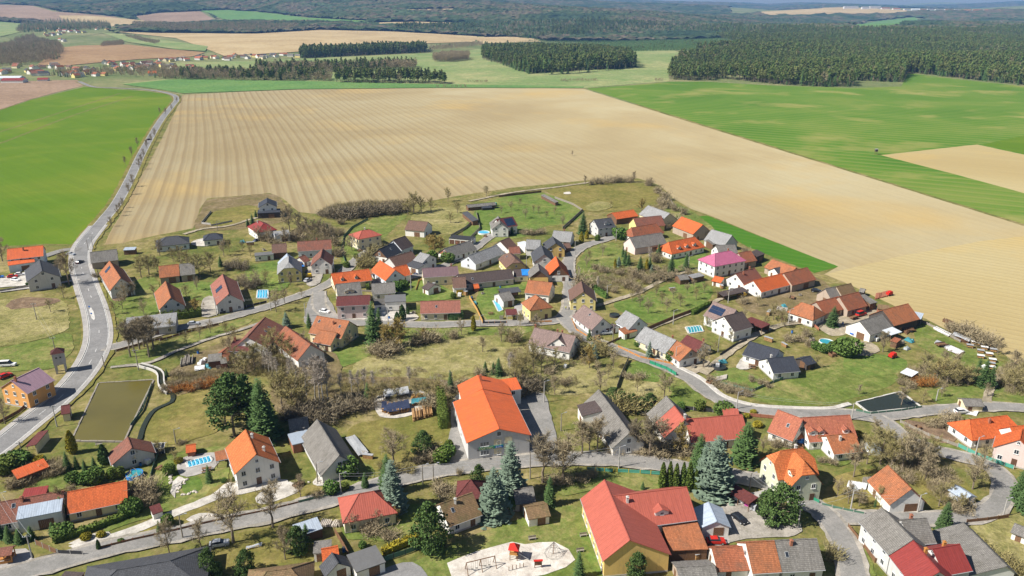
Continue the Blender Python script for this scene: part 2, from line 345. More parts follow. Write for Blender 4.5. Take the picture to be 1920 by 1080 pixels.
field_mat('wheat_right', [(0.055, 0.155, 0.016), (0.085, 0.185, 0.022), (0.155, 0.215, 0.042)], (-0.86, 0.5), 15.0, 0.75, (0.22, 0.235, 0.065), [(300, 3.0, 0.0)], ((0.36, 0.30, 0.11), 0.011, 0.7))
field_mat('wheat_strip', [(0.045, 0.14, 0.014), (0.06, 0.16, 0.016), (0.095, 0.18, 0.03)], (-0.86, 0.5), 6.0, 0.4, (0.12, 0.19, 0.04), [(300, 3.0, 0.0)])

def catmull(pts, step=2.0, closed=False):
    P = [Vector((p[0], p[1])) for p in pts]; n = len(P); out = []
    rng = range(n) if closed else range(n - 1)
    for i in rng:
        p1, p2 = P[i], P[(i + 1) % n]
        p0 = P[(i - 1) % n] if (closed or i > 0) else p1 * 2 - p2
        p3 = P[(i + 2) % n] if (closed or i + 2 < n) else p2 * 2 - p1
        k = max(2, int((p2 - p1).length / step))
        for j in range(k):
            t = j / k
            out.append(0.5 * ((2 * p1) + (p2 - p0) * t + (2 * p0 - 5 * p1 + 4 * p2 - p3) * t * t + (3 * p1 - p0 - 3 * p2 + p3) * t ** 3))
    if not closed: out.append(P[-1])
    return out
ZL = [0.02]
def nextz(): ZL[0] += 0.003; return ZL[0]
rj = random.Random(11)
def sheet(name, px, mat, curved=True, jit=0.35, kind='structure', z=None, label=None):
    pts = [G(*p) for p in px]
    d = max((p.length for p in pts))
    if curved: pp = catmull(pts, 2.0 if d < 500 else 6.0, True)
    else:
        pp = []
        for i, p in enumerate(pts):
            q = pts[(i + 1) % len(pts)]; a, b_ = Vector((p.x, p.y)), Vector((q.x, q.y)); k = max(1, int((b_ - a).length / (3 if d < 500 else 9)))
            pp += [a.lerp(b_, j / k) for j in range(k)]
    if jit: pp = [p + Vector((rj.uniform(-jit, jit), rj.uniform(-jit, jit))) for p in pp]
    z = nextz() if z is None else z
    bm = bmesh.new(); vs_ = [bm.verts.new((p.x, p.y, z)) for p in pp]; f = bm.faces.new(vs_)
    f.normal_update()
    if f.normal.z < 0: f.normal_flip()
    bmesh.ops.triangulate(bm, faces=[f], ngon_method='EAR_CLIP')
    me = bpy.data.meshes.new(name); bm.to_mesh(me); bm.free(); me.materials.append(MATS[mat])
    o = place(name, me); tag(o, label, None, None, kind); return o
def offset_line(pts, off):
    out = []
    for i, p in enumerate(pts):
        a = pts[max(0, i - 1)]; b_ = pts[min(len(pts) - 1, i + 1)]; d = (b_ - a).normalized(); out.append(p + Vector((-d.y, d.x)) * off)
    return out
def ribbon(name, pts, o0, o1, mat, z=None, h=0.0, jit=0.0, kind='structure', parent=None):
    z = nextz() if z is None else z
    A = offset_line(pts, o0); B = offset_line(pts, o1); mb = MB(); n = len(A)
    if jit:
        A = [p + Vector((rj.uniform(-jit, jit), rj.uniform(-jit, jit))) for p in A]; B = [p + Vector((rj.uniform(-jit, jit), rj.uniform(-jit, jit))) for p in B]
    for i in range(n - 1):
        mb.face([(A[i].x, A[i].y, z + h), (A[i + 1].x, A[i + 1].y, z + h), (B[i + 1].x, B[i + 1].y, z + h), (B[i].x, B[i].y, z + h)][::(1 if o1 < o0 else -1)])
        if h:
            for Q, r_ in ((A, 1), (B, -1)):
                mb.face([(Q[i].x, Q[i].y, 0), (Q[i + 1].x, Q[i + 1].y, 0), (Q[i + 1].x, Q[i + 1].y, z + h), (Q[i].x, Q[i].y, z + h)][::r_])
    o = mb.build(name, MATS[mat], parent)
    if not parent: tag(o, None, None, None, kind)
    return o
def line(px, step=2.0): return catmull([G(*p) for p in px], step)
# --- terrain sheet to the horizon
ys = np.concatenate([np.array([-700, -200, 100, 400, 700, 1000, 1250, 1400]), np.arange(1450, 9600, 55), np.arange(9600, 17001, 250)])
xs = np.concatenate([np.arange(-14000, -6000, 500), np.arange(-6000, 6001, 90), np.arange(6500, 14001, 500)])
XX, YY = np.meshgrid(xs, ys); ZZ = T(XX, YY); nx, ny = len(xs), len(ys)
vv = np.stack([XX.ravel(), YY.ravel(), ZZ.ravel()], 1)
ii = np.arange(nx * ny).reshape(ny, nx)
ff = np.stack([ii[:-1, :-1].ravel(), ii[:-1, 1:].ravel(), ii[1:, 1:].ravel(), ii[1:, :-1].ravel()], 1)
me = bpy.data.meshes.new('ground'); me.from_pydata(vv.tolist(), [], ff.tolist())
me.materials.append(MATS['grass_mixed']); me.materials.append(MATS['meadow_far'])
me.polygons.foreach_set('material_index', [1 if vv[f[0], 1] >= 1000 else 0 for f in ff]); me.polygons.foreach_set('use_smooth', [True] * len(ff))
tag(place('ground', me), 'grassy ground of the village running out to wooded hills', None, None, 'structure')
FARP = []
def drape(name, px, mat, off=1.0, label=None):
    pts = []
    for i, p in enumerate(px):
        q = px[(i + 1) % len(px)]
        for j in range(4): pts.append(GT(p[0] + (q[0] - p[0]) * j / 4, p[1] + (q[1] - p[1]) * j / 4))
    FARP.append(np.array([(p.x, p.y) for p in pts]))
    bm = bmesh.new(); f = bm.faces.new([bm.verts.new((p.x, p.y, 0)) for p in pts]); f.normal_update()
    if f.normal.z < 0: f.normal_flip()
    bmesh.ops.triangulate(bm, faces=[f])
    x0, x1 = min(p.x for p in pts), max(p.x for p in pts); y0, y1 = min(p.y for p in pts), max(p.y for p in pts)
    for ax, a, b_ in ((0, x0, x1), (1, y0, y1)):
        st = max(60.0, (b_ - a) / 40)
        c = a + st
        while c < b_:
            co = [0, 0, 0]; co[ax] = c; no = [0, 0, 0]; no[ax] = 1
            bmesh.ops.bisect_plane(bm, geom=bm.verts[:] + bm.edges[:] + bm.faces[:], plane_co=co, plane_no=no); c += st
    for v in bm.verts: v.co.z = float(T(v.co.x, v.co.y)) + off
    me = bpy.data.meshes.new(name); bm.to_mesh(me); bm.free(); me.materials.append(MATS[mat])
    me.polygons.foreach_set('use_smooth', [True] * len(me.polygons))
    return tag(place(name, me), label, None, None, 'structure')
drape('meadow', [(225, 158), (330, 147), (330, 118), (480, 114), (620, 108), (800, 100), (860, 97), (905, 91), (1000, 90), (1260, 93), (1300, 110), (1252, 128), (1255, 153), (1095, 166), (830, 165), (560, 168), (342, 176), (290, 167)], 'meadow_pale', 0.3, 'pale green meadow beyond the big ploughed field')
drape('meadow', [(230, 159), (340, 148), (620, 154), (820, 159), (1000, 161), (1095, 163), (1093, 166), (830, 165), (560, 168), (342, 176), (290, 167)], 'meadow_strip', 0.7, 'fresh green strip along the top of the ploughed field')
drape('field', [(-80, 11), (0, 9), (60, 11), (100, 22), (150, 26), (215, 32), (280, 50), (190, 48), (60, 40), (0, 35), (-80, 35)], 'field_mauve', 1.5, 'reddish brown field below the wooded hill at far left')
drape('field', [(255, 31), (300, 25), (375, 22), (400, 36), (425, 40), (330, 46), (270, 42)], 'field_mauve', 1.5, 'brown field left of the dark plantation')
drape('field', [(215, 60), (300, 63), (480, 64), (600, 57), (740, 60), (895, 69), (890, 79), (800, 82), (560, 98), (420, 106), (385, 92), (330, 72)], 'field_beige', 1.5, 'long beige field behind the row of pines')
drape('meadow', [(190, 62), (240, 65), (300, 75), (390, 88), (385, 97), (330, 94), (240, 80)], 'meadow_pale', 2.0, 'green hillside with bushes left of the beige field')
drape('field', [(70, 122), (115, 90), (150, 86), (240, 84), (300, 91), (385, 99), (360, 107), (260, 112), (200, 117), (120, 124)], 'field_tan', 1.2, 'rust brown field above the far settlement')
drape('meadow', [(-80, 43), (0, 42), (40, 45), (52, 58), (0, 70), (-80, 72)], 'meadow_pale', 2.0, 'green slope at the far left edge')
drape('field', [(885, 71), (960, 70), (1000, 73), (1015, 79), (905, 83)], 'field_beige', 2.0, 'small beige field by the forest corner')
drape('meadow', [(1590, 50), (1650, 40), (1715, 33), (1722, 38), (1650, 57)], 'meadow_strip', 3.0, 'bright green clearing in the right forest')
drape('field', [(1420, 23), (1580, 14), (1700, 20), (1700, 25), (1440, 29)], 'field_beige', 3.0, 'pale field in front of the far town')
drape('field', [(-120, 208), (-120, 158), (60, 152), (145, 150), (156, 161), (60, 186), (0, 206)], 'field_mauve', 0.25, 'brown field beyond the green wheat at the left')
drape('field', [(1080, 53), (1180, 49), (1290, 50), (1300, 55), (1110, 58)], 'field_mauve', 3.0, 'clearing in the middle woods')
drape('field', [(130, 49), (200, 50), (275, 52), (300, 44), (240, 36), (160, 30), (110, 30)], 'field_beige', 1.7, 'straw coloured field under the brown hillside')
drape('meadow', [(15, 72), (60, 79), (150, 70), (215, 59), (212, 46), (130, 41), (20, 45)], 'meadow_far', 0.8, 'garden land of the far hillside village')
drape('meadow', [(700, 44), (780, 42), (860, 44), (850, 48), (720, 49)], 'field_beige', 3.0, 'pale clearing in the wooded valley')
drape('field', [(760, 19), (850, 18), (850, 21), (765, 22)], 'field_beige', 4.0, 'narrow pale field high in the forest')
drape('plantation_ground', [(376, 21), (430, 20), (500, 25), (575, 34), (690, 40), (680, 44), (560, 42), (430, 41)], 'meadow_strip', 2.0, 'dark green plantation on the far slope')
# --- big near fields (level land)
sheet('ploughed_field', [(342, 178), (450, 172), (560, 168), (700, 166), (830, 165), (960, 165), (1093, 166), (1300, 231), (1600, 324), (1920, 424), (2250, 520), (2250, 800), (1990, 735), (1920, 690), (1870, 655), (1800, 632), (1735, 597), (1690, 580), (1640, 556), (1590, 532), (1545, 514), (1572, 500), (1440, 448), (1330, 404), (1296, 392), (1262, 372), (1238, 348), (1196, 334), (1100, 338), (960, 352), (860, 367), (800, 378), (640, 392), (600, 402), (560, 398), (530, 372), (505, 362), (440, 368), (388, 372), (375, 392), (362, 428), (290, 442), (230, 455), (196, 459), (210, 430), (255, 350), (300, 266), (330, 206)], 'plough', False, 0.3, label='huge beige ploughed field with curving rows behind the village')
sheet('ploughed_field', [(1548, 514), (1700, 478), (1840, 452), (1920, 443), (2250, 520), (2250, 800), (1990, 735), (1920, 690), (1870, 655), (1800, 632), (1735, 597), (1690, 580), (1640, 556), (1590, 532)], 'plough_low', False, 0.3, label='sandy ploughed field at the right behind the orange barn')
sheet('wheat_field', [(-220, 255), (0, 207), (60, 187), (158, 163), (210, 167), (275, 171), (317, 177), (322, 186), (312, 203), (291, 232), (262, 283), (238, 337), (212, 380), (183, 417), (160, 441), (134, 458), (86, 457), (0, 462), (-220, 470)], 'wheat_left', False, 0.25, label='bright yellow-green wheat field left of the main road')
sheet('wheat_field', [(1100, 166), (1180, 160), (1258, 153), (1320, 153), (1440, 160), (1600, 165), (1690, 162), (1702, 137), (1800, 149), (1920, 162), (2300, 190), (2300, 520), (1920, 420), (1600, 321), (1300, 228)], 'wheat_right', False, 0.3, label='streaky green wheat field in front of the pine forest')
sheet('stubble_field', [(1652, 291), (1740, 281), (1832, 271), (1920, 290), (2200, 345), (2200, 440), (1920, 362), (1780, 324)], 'plough_low', False, 0.3, label='beige wedge of field inside the green wheat')
sheet('wheat_field', [(1842, 271), (1920, 254), (2200, 235), (2200, 340), (1920, 289)], 'wheat_left', False, 0.3, label='lime green wheat corner at the right edge')
sheet('wheat_field', [(1300, 408), (1325, 404), (1440, 449), (1572, 500), (1528, 512), (1450, 482), (1400, 462), (1370, 445), (1340, 432), (1310, 420)], 'wheat_strip', False, 0.3, label='deep green wheat strip behind the farm barns')
for px in ([(-200, 305), (0, 247), (110, 212), (225, 175)], [(-200, 340), (0, 269), (130, 219), (250, 180)]):
    for o_ in (-1.1, 1.1): ribbon('tramline', line(px, 8.0), o_ - 0.45, o_ + 0.45, 'rough_brown', jit=0.1)
# --- plots, lawns and yards of the village: name, material, curved, outline
P_ = [
 ('rough_ground', 'rough_brown', [(366, 428), (378, 392), (392, 374), (440, 369), (505, 363), (528, 374), (545, 410), (480, 425), (420, 432)]),
 ('lawn', 'lawn_olive', [(395, 400), (470, 385), (500, 405), (470, 415), (400, 424)]),
 ('lawn', 'lawn', [(645, 440), (665, 425), (700, 410), (745, 398), (762, 405), (735, 432), (700, 470), (665, 505), (640, 500), (640, 470)]),
 ('rough_ground', 'dry_grass', [(770, 410), (800, 392), (850, 388), (885, 385), (892, 410), (872, 425), (840, 440), (810, 430)]),
 ('lawn', 'lawn_green', [(868, 440), (888, 400), (905, 382), (960, 366), (1018, 361), (1090, 396), (1068, 418), (1020, 425), (990, 442), (950, 450), (905, 456)]),
 ('paddock', 'lawn_olive', [(1025, 356), (1090, 345), (1150, 340), (1235, 350), (1256, 374), (1225, 385), (1180, 392), (1115, 398), (1092, 394), (1060, 378)]),
 ('lawn', 'lawn', [(1260, 380), (1300, 398), (1340, 432), (1310, 440), (1265, 425), (1245, 400)]),
 ('lawn', 'lawn', [(1090, 480), (1110, 462), (1150, 455), (1165, 470), (1180, 500), (1150, 525), (1100, 530), (1082, 510)]),
 ('orchard_grass', 'lawn_green', [(1150, 572), (1200, 556), (1260, 530), (1300, 518), (1335, 545), (1320, 570), (1280, 590), (1225, 606), (1200, 600)]),
 ('lawn', 'lawn_green', [(1260, 470), (1310, 458), (1325, 480), (1320, 500), (1280, 510), (1262, 500)]),
 ('meadow', 'lawn', [(1408, 742), (1440, 720), (1500, 705), (1560, 682), (1600, 662), (1690, 672), (1702, 690), (1690, 712), (1640, 735), (1580, 752), (1500, 766), (1440, 758)]),
 ('meadow', 'lawn_green', [(1600, 662), (1690, 672), (1700, 686), (1680, 700), (1620, 704), (1580, 690)]),
 ('lawn', 'lawn_green', [(1335, 702), (1375, 690), (1420, 708), (1435, 722), (1400, 730), (1362, 720)]),
 ('farmyard', 'rough_brown', [(1380, 560), (1440, 530), (1520, 518), (1560, 545), (1540, 580), (1480, 590), (1420, 590)]),
 ('farmyard', 'dirt_track', [(1530, 605), (1580, 580), (1640, 575), (1650, 600), (1610, 620), (1560, 630)]),
 ('lawn', 'lawn', [(1725, 600), (1790, 640), (1850, 665), (1890, 690), (1880, 730), (1800, 700), (1750, 665), (1715, 640)]),
 ('rough_ground', 'dry_grass', [(690, 655), (760, 635), (860, 625), (930, 625), (980, 650), (990, 690), (970, 720), (890, 700), (850, 715), (780, 730), (700, 720), (660, 700)]),
 ('lawn', 'lawn_green', [(605, 645), (640, 632), (690, 632), (705, 655), (680, 675), (640, 690), (600, 690), (590, 665)]),
 ('lawn', 'lawn', [(720, 615), (800, 612), (900, 615), (985, 612), (990, 625), (900, 630), (800, 640), (720, 640)]),
 ('rough_ground', 'dry_grass', [(1000, 690), (1070, 680), (1160, 690), (1170, 720), (1120, 735), (1060, 740), (1010, 735)]),
 ('lawn', 'lawn_green', [(1182, 682), (1210, 675), (1250, 690), (1240, 715), (1190, 715), (1172, 700)]),
 ('lawn', 'lawn', [(1250, 690), (1290, 715), (1318, 745), (1320, 765), (1270, 770), (1230, 740)]),
 ('rough_ground', 'dry_grass', [(1165, 715), (1230, 718), (1260, 735), (1240, 750), (1180, 740)]),
 ('meadow', 'dry_grass', [(-60, 575), (40, 560), (115, 562), (130, 600), (120, 622), (60, 640), (0, 650), (-60, 660)]),
 ('meadow', 'lawn', [(-60, 662), (0, 652), (70, 640), (125, 625), (140, 650), (128, 668), (100, 690), (40, 695), (-60, 700)]),
 ('meadow', 'lawn_olive', [(270, 815), (285, 775), (330, 745), (430, 722), (440, 760), (425, 800), (370, 822), (320, 835)]),
 ('meadow', 'lawn', [(215, 672), (290, 650), (380, 622), (460, 598), (470, 605), (380, 640), (300, 672), (230, 690), (205, 690)]),
 ('lawn', 'lawn_olive', [(660, 800), (720, 785), (800, 770), (840, 790), (848, 850), (760, 880), (690, 880), (650, 850)]),
 ('lawn', 'lawn', [(600, 905), (650, 865), (700, 880), (690, 905), (640, 925), (600, 930)]),
 ('garden', 'lawn', [(70, 905), (130, 880), (200, 862), (240, 875), (230, 900), (130, 915), (80, 925)]),
 ('garden', 'lawn', [(240, 945), (270, 900), (290, 870), (330, 850), (420, 840), (425, 900), (380, 935), (300, 965), (220, 990), (190, 1000)]),
 ('garden', 'lawn_green', [(343, 912), (352, 898), (370, 893), (380, 912), (366, 925), (350, 928)]),
 ('lawn', 'lawn_olive', [(420, 905), (520, 905), (610, 915), (600, 935), (500, 955), (420, 968), (300, 995), (200, 1025), (160, 1030), (250, 990), (340, 965)]),
 ('lawn', 'lawn', [(640, 985), (700, 970), (780, 945), (800, 985), (760, 1020), (690, 1010), (650, 1010)]),
 ('lawn', 'lawn_olive', [(420, 1010), (520, 985), (590, 975), (600, 1040), (540, 1080), (440, 1080), (400, 1050)]),
 ('lawn', 'lawn', [(720, 1080), (800, 1045), (900, 1000), (980, 970), (1040, 950), (1105, 960), (1135, 1040), (1150, 1100), (900, 1110), (730, 1110)]),
 ('lawn', 'lawn_green', [(1080, 985), (1105, 970), (1125, 1020), (1150, 1075), (1110, 1070), (1095, 1030)]),
 ('lawn', 'lawn', [(1040, 905), (1100, 885), (1200, 888), (1250, 905), (1240, 925), (1130, 915), (1060, 930)]),
 ('lawn', 'lawn_olive', [(1540, 945), (1570, 895), (1640, 880), (1650, 920), (1640, 955), (1570, 955)]),
 ('lawn', 'lawn_olive', [(1600, 840), (1690, 835), (1760, 870), (1820, 915), (1840, 950), (1760, 960), (1730, 940), (1690, 880)]),
 ('lawn', 'lawn', [(1450, 800), (1540, 815), (1600, 835), (1590, 870), (1540, 870), (1470, 845)]),
 ('verge', 'lawn', [(1676, 797), (1692, 795), (1750, 825), (1800, 840), (1795, 846), (1730, 832), (1685, 812)]),
 ('verge', 'lawn', [(1580, 985), (1595, 990), (1625, 1030), (1640, 1080), (1622, 1085), (1605, 1040)]),
 ('meadow', 'dry_grass', [(1820, 985), (1900, 965), (2000, 960), (2000, 1110), (1900, 1060), (1860, 1020)]),
 ('lawn', 'lawn', [(1740, 735), (1800, 725), (1900, 730), (1990, 745), (1990, 765), (1850, 758), (1770, 760)]),
 ('garden', 'soil', [(1690, 790), (1740, 795), (1790, 815), (1780, 832), (1730, 820)]),
 ('lawn', 'lawn_green', [(470, 500), (530, 490), (545, 520), (530, 545), (480, 540), (460, 520)]),
 ('lawn', 'lawn', [(230, 540), (290, 520), (300, 580), (260, 600), (230, 600), (200, 580)]),
 ('lawn', 'lawn_green', [(325, 535), (400, 530), (408, 560), (360, 565), (330, 560)]),
 ('lawn', 'lawn_green', [(740, 545), (790, 525), (845, 545), (840, 562), (790, 565), (745, 565)]),
 ('lawn', 'lawn_green', [(900, 545), (930, 540), (945, 595), (915, 600), (895, 575)]),
 ('lawn', 'lawn_green', [(925, 525), (990, 522), (992, 540), (950, 545), (925, 540)]),
 ('garden', 'soil', [(205, 530), (230, 525), (240, 555), (215, 565)]),
 ('garden', 'soil', [(20, 565), (60, 558), (112, 562), (90, 572), (20, 580)]),
 ('lawn', 'lawn_green', [(1155, 640), (1200, 630), (1218, 650), (1180, 655)]),
 ('lawn', 'lawn', [(1320, 600), (1370, 590), (1380, 612), (1340, 625)]),
 ('garden', 'dirt_track', [(1590, 650), (1625, 640), (1650, 655), (1630, 668), (1600, 665)]),
 ('rough_ground', 'rough_brown', [(560, 680), (620, 660), (640, 700), (600, 770), (560, 790), (510, 760), (520, 700)]),
 ('rough_ground', 'rough_brown', [(640, 710), (850, 715), (860, 740), (800, 760), (660, 770), (620, 760)]),
 ('rough_ground', 'rough_brown', [(330, 690), (420, 640), (470, 640), (480, 690), (420, 710), (340, 740), (320, 715)]),
]
for nm, mt, px in P_: sheet(nm, px, mt, True, 0.45)
Y_ = [
 ('yard', 'gravel', [(1322, 985), (1345, 955), (1385, 942), (1440, 955), (1500, 985), (1490, 1005), (1400, 1012), (1345, 1020)]),
 ('yard', 'paving', [(1312, 985), (1345, 985), (1368, 1020), (1330, 1022)]),
 ('yard', 'asphalt_old', [(985, 742), (1018, 738), (1030, 770), (1044, 845), (988, 850), (965, 780)]),
 ('yard', 'asphalt_old', [(835, 865), (846, 800), (846, 755), (866, 745), (880, 860)]),
 ('sandpit', 'sand', [(838, 1057), (895, 1035), (960, 1018), (985, 1022), (1010, 1019), (1040, 1017), (1066, 1030), (1077, 1050), (1062, 1066), (1020, 1078), (980, 1086), (850, 1090)]),
 ('car_park', 'asphalt', [(690, 1090), (735, 1062), (775, 1055), (800, 1075), (800, 1100)]),
 ('driveway', 'pale_gravel', [(394, 930), (430, 905), (460, 912), (520, 900), (540, 905), (470, 925), (420, 935), (340, 965), (270, 995), (210, 1015), (160, 1028), (130, 1025), (190, 1008), (260, 985), (330, 955)]),
 ('yard', 'pale_gravel', [(480, 935), (500, 918), (545, 905), (565, 918), (535, 935), (490, 948)]),
 ('yard', 'pale_gravel', [(585, 905), (610, 890), (650, 885), (660, 890), (630, 908), (595, 912)]),
 ('rock_garden', 'pale_gravel', [(350, 975), (375, 963), (405, 964), (420, 972), (400, 980), (365, 982)]),
 ('rock_garden', 'pale_gravel', [(130, 1020), (170, 1003), (205, 998), (200, 1008), (160, 1020)]),
 ('yard', 'paving', [(-20, 1060), (0, 1038), (50, 1030), (60, 1050), (20, 1080), (-20, 1090)]),
 ('yard', 'pale_gravel', [(1380, 690), (1396, 668), (1420, 668), (1425, 680), (1400, 694)]),
 ('yard', 'paving', [(340, 860), (410, 850), (400, 880), (350, 895), (335, 885)]),
 ('yard', 'pale_gravel', [(-30, 530), (0, 522), (45, 512), (60, 520), (50, 535), (0, 540), (-30, 545)]),
 ('yard', 'pale_gravel', [(358, 455), (390, 446), (395, 460), (370, 462)]),
 ('yard', 'gravel', [(582, 490), (605, 500), (600, 530), (575, 535)]),
 ('yard', 'gravel', [(382, 560), (406, 558), (415, 585), (380, 595)]),
 ('yard', 'asphalt_old', [(585, 550), (605, 545), (632, 590), (640, 608), (600, 612), (570, 605)]),
 ('yard', 'paving', [(965, 575), (990, 570), (993, 598), (970, 600)]),
 ('yard', 'pale_gravel', [(640, 590), (760, 585), (775, 602), (640, 604)]),
 ('yard', 'asphalt_old', [(195, 640), (212, 636), (222, 650), (205, 660)]),
 ('yard', 'dirt_track', [(1260, 690), (1300, 675), (1330, 678), (1310, 700), (1275, 705)]),
 ('yard', 'pale_gravel', [(705, 745), (795, 735), (800, 770), (720, 785)]),
 ('riding_ring', 'dry_grass', [(1098, 388), (1118, 379), (1140, 380), (1148, 388), (1125, 396), (1105, 396)]),
 ('sand_heap', 'sand', [(1056, 362), (1068, 360), (1070, 364), (1060, 365)]),
 ('garden_path', 'pale_gravel', [(320, 925), (325, 905), (335, 895), (345, 900), (332, 915), (328, 935)]),
]
for nm, mt, px in Y_: sheet(nm, px, mt, nm != 'sandpit', 0.2)
# --- roads
MAIN = [(-150, 938), (-60, 880), (0, 838), (60, 790), (110, 750), (150, 708), (176, 668), (186, 630), (180, 585), (163, 535), (152, 495), (155, 465), (172, 440), (195, 412), (220, 380), (244, 335), (268, 284), (300, 228), (322, 200), (331, 187), (322, 177), (280, 169), (215, 165), (175, 163), (148, 153)]
main = line(MAIN, 3.0)
ribbon('verge', main, -6.0, 6.0, 'lawn_olive', jit=0.5)
ribbon('main_road', main, -3.4, 3.4, 'asphalt')
near = [p for p in main if p.y < 420]
ribbon('pavement', near, 3.62, 5.3, 'paving', h=0.1); ribbon('pavement', near, -4.8, -3.62, 'paving', h=0.1)
ribbon('kerb', near, 3.42, 3.62, 'pale_concrete', h=0.13); ribbon('kerb', near, -3.62, -3.42, 'pale_concrete', h=0.13)
ribbon('road_marking', main, 3.02, 3.18, 'painted_white'); ribbon('road_marking', main, -3.18, -3.02, 'painted_white')
acc = 0; seg = []
zc = nextz()
for i in range(len(near) - 1):
    acc += (near[i + 1] - near[i]).length
    if (acc % 9.0) < 4.5: seg.append(near[i])
    else:
        if len(seg) > 1: ribbon('road_marking', seg, -0.09, 0.09, 'painted_white', z=zc)
        seg = []
STREETS = [
 ('street', 'asphalt_old', 4.6, [(196, 652), (222, 650), (290, 628), (345, 614), (400, 603), (480, 582), (560, 556), (600, 541), (636, 520), (655, 500), (680, 480), (700, 466)]),
 ('street', 'asphalt_old', 4.6, [(598, 548), (602, 580), (640, 602), (700, 607), (800, 610), (900, 607), (985, 606), (1040, 602), (1062, 588), (1068, 565), (1068, 530), (1066, 500), (1070, 482), (1092, 464), (1130, 451), (1160, 442)]),
 ('street', 'asphalt_old', 3.6, [(660, 525), (700, 530), (740, 527), (780, 518), (815, 508), (850, 490), (880, 475), (905, 455), (925, 440)]),
 ('street', 'asphalt_old', 4.8, [(1056, 596), (1082, 622), (1120, 643), (1180, 664), (1240, 685), (1295, 712), (1335, 742), (1380, 762), (1440, 772), (1520, 776), (1590, 778), (1640, 784)]),
 ('street', 'asphalt_old', 4.2, [(1640, 784), (1700, 776), (1780, 768), (1860, 764), (1920, 766), (2050, 775)]),
 ('street', 'asphalt_old', 4.4, [(1640, 782), (1668, 800), (1700, 826), (1760, 848), (1820, 862), (1868, 884), (1884, 912), (1872, 945), (1845, 962), (1800, 972), (1700, 974), (1610, 972), (1560, 968), (1525, 952)]),
 ('street', 'asphalt_old', 5.2, [(-120, 1130), (0, 1085), (100, 1058), (200, 1030), (300, 1010), (400, 988), (500, 968), (600, 942), (680, 920), (760, 897), (850, 879), (950, 868), (1050, 862), (1130, 862), (1220, 870), (1310, 884), (1390, 897), (1450, 912), (1500, 935), (1540, 960), (1572, 1000), (1592, 1045), (1605, 1110)]),
 ('farm_track', 'dirt_track', 3.0, [(1318, 702), (1345, 680), (1380, 652), (1420, 628), (1460, 612), (1505, 606), (1540, 612)]),
 ('farm_track', 'dirt_track', 2.4, [(1195, 625), (1230, 612), (1280, 592), (1330, 572), (1360, 556)]),
 ('farm_track', 'dirt_track', 2.4, [(1112, 577), (1150, 565), (1200, 548), (1240, 528), (1290, 508)]),
 ('farm_track', 'dirt_track', 2.6, [(345, 440), (380, 430), (430, 424), (470, 412), (500, 405)]),
 ('footpath', 'gravel', 1.8, [(208, 690), (245, 686), (280, 682), (330, 660), (400, 634), (450, 620), (500, 602)]),
 ('field_track', 'dirt_track', 2.6, [(880, 378), (960, 362), (1040, 352), (1110, 342)]),
 ('driveway', 'paving', 2.4, [(1398, 935), (1440, 925), (1475, 922)]),
 ('farm_track', 'dirt_track', 2.4, [(1880, 690), (1868, 712), (1855, 735), (1850, 755)]),
]
for nm, mt, w, px in STREETS:
    l = line(px)
    if nm == 'street': ribbon('verge', l, -w / 2 - 0.9, w / 2 + 0.9, 'gravel', jit=0.35)
    ribbon(nm, l, -w / 2, w / 2, mt, jit=0.08 if nm == 'street' else 0.25)
ribbon('side_road', line([(0, 548), (60, 540), (110, 532), (150, 525)]), -1.2, 1.2, 'paving')
ribbon('side_road', line([(82, 482), (120, 470), (152, 468)]), -2.6, 2.6, 'asphalt_old')
l = line([(1258, 694), (1300, 716), (1338, 747), (1385, 765), (1440, 774), (1560, 778), (1610, 768)])
ribbon('pavement', [p for p in l], 2.8, 4.3, 'pale_gravel', h=0.08)
ribbon('kerb', [p for p in l], 2.55, 2.8, 'pale_concrete', h=0.12)
# refuge island with two bollard signs
isl = [G(167, 582), G(171, 578), G(176, 586), G(179, 598), G(177, 602), G(172, 598)]
mb = MB(); mb.prism([(p.x, p.y) for p in isl], 0, 0.42); tag(mb.build('traffic_island', MATS['pale_concrete']), kind='structure')
# --- ponds: water inside a low stone kerb
def pond(px, mat, rim, label, hrim=0.5):
    pts = [G(*p) for p in px]; c = sum(pts, Vector()) / len(pts)
    mb = MB(); mb.face([(p.x, p.y, 0.26) for p in pts]); 
    o = mb.build('pond', MATS[mat]); tag(o, label, None, None, 'structure')
    r = random.Random(3)
    for i in range(len(pts)):
        a, b_ = pts[i], pts[(i + 1) % len(pts)]; d = (b_ - a); L = d.length; d.normalize(); nrm = Vector((-d.y, d.x, 0))
        if nrm.dot(a - c) < 0: nrm = -nrm
        n = max(1, int(L / 2.2))
        for k in range(n):
            s0, s1 = a + d * (L * k / n + 0.04), a + d * (L * (k + 1) / n - 0.04); w = 0.35 + r.uniform(0, 0.15)
            q = MB(); q.prism([(s0.x, s0.y), (s1.x, s1.y), ((s1 + nrm * w).x, (s1 + nrm * w).y), ((s0 + nrm * w).x, (s0 + nrm * w).y)], 0, hrim + r.uniform(-0.05, 0.08))
            q.build('kerb_stone', MATS[rim], o)
    return o
pond([(186, 720), (287, 714), (245, 800), (232, 829), (136, 827)], 'pond_olive', 'wood_grey', 'murky olive pond beside the main road', 0.42)
pond([(1606, 757), (1688, 737), (1726, 765), (1630, 775)], 'pond_dark', 'pale_concrete', 'dark rectangular pond at the road fork')
br = line([(262, 686), (290, 694), (301, 703), (303, 722), (312, 734), (324, 742), (322, 755), (300, 765), (285, 775), (270, 800), (262, 826)])
ribbon('brook', br, -0.7, 0.7, 'brook_water'); ribbon('brook_wall', br[:len(br) // 2], 0.7, 1.1, 'pale_concrete', h=0.4); ribbon('brook_wall', br[:len(br) // 2], -1.1, -0.7, 'pale_concrete', h=0.4)
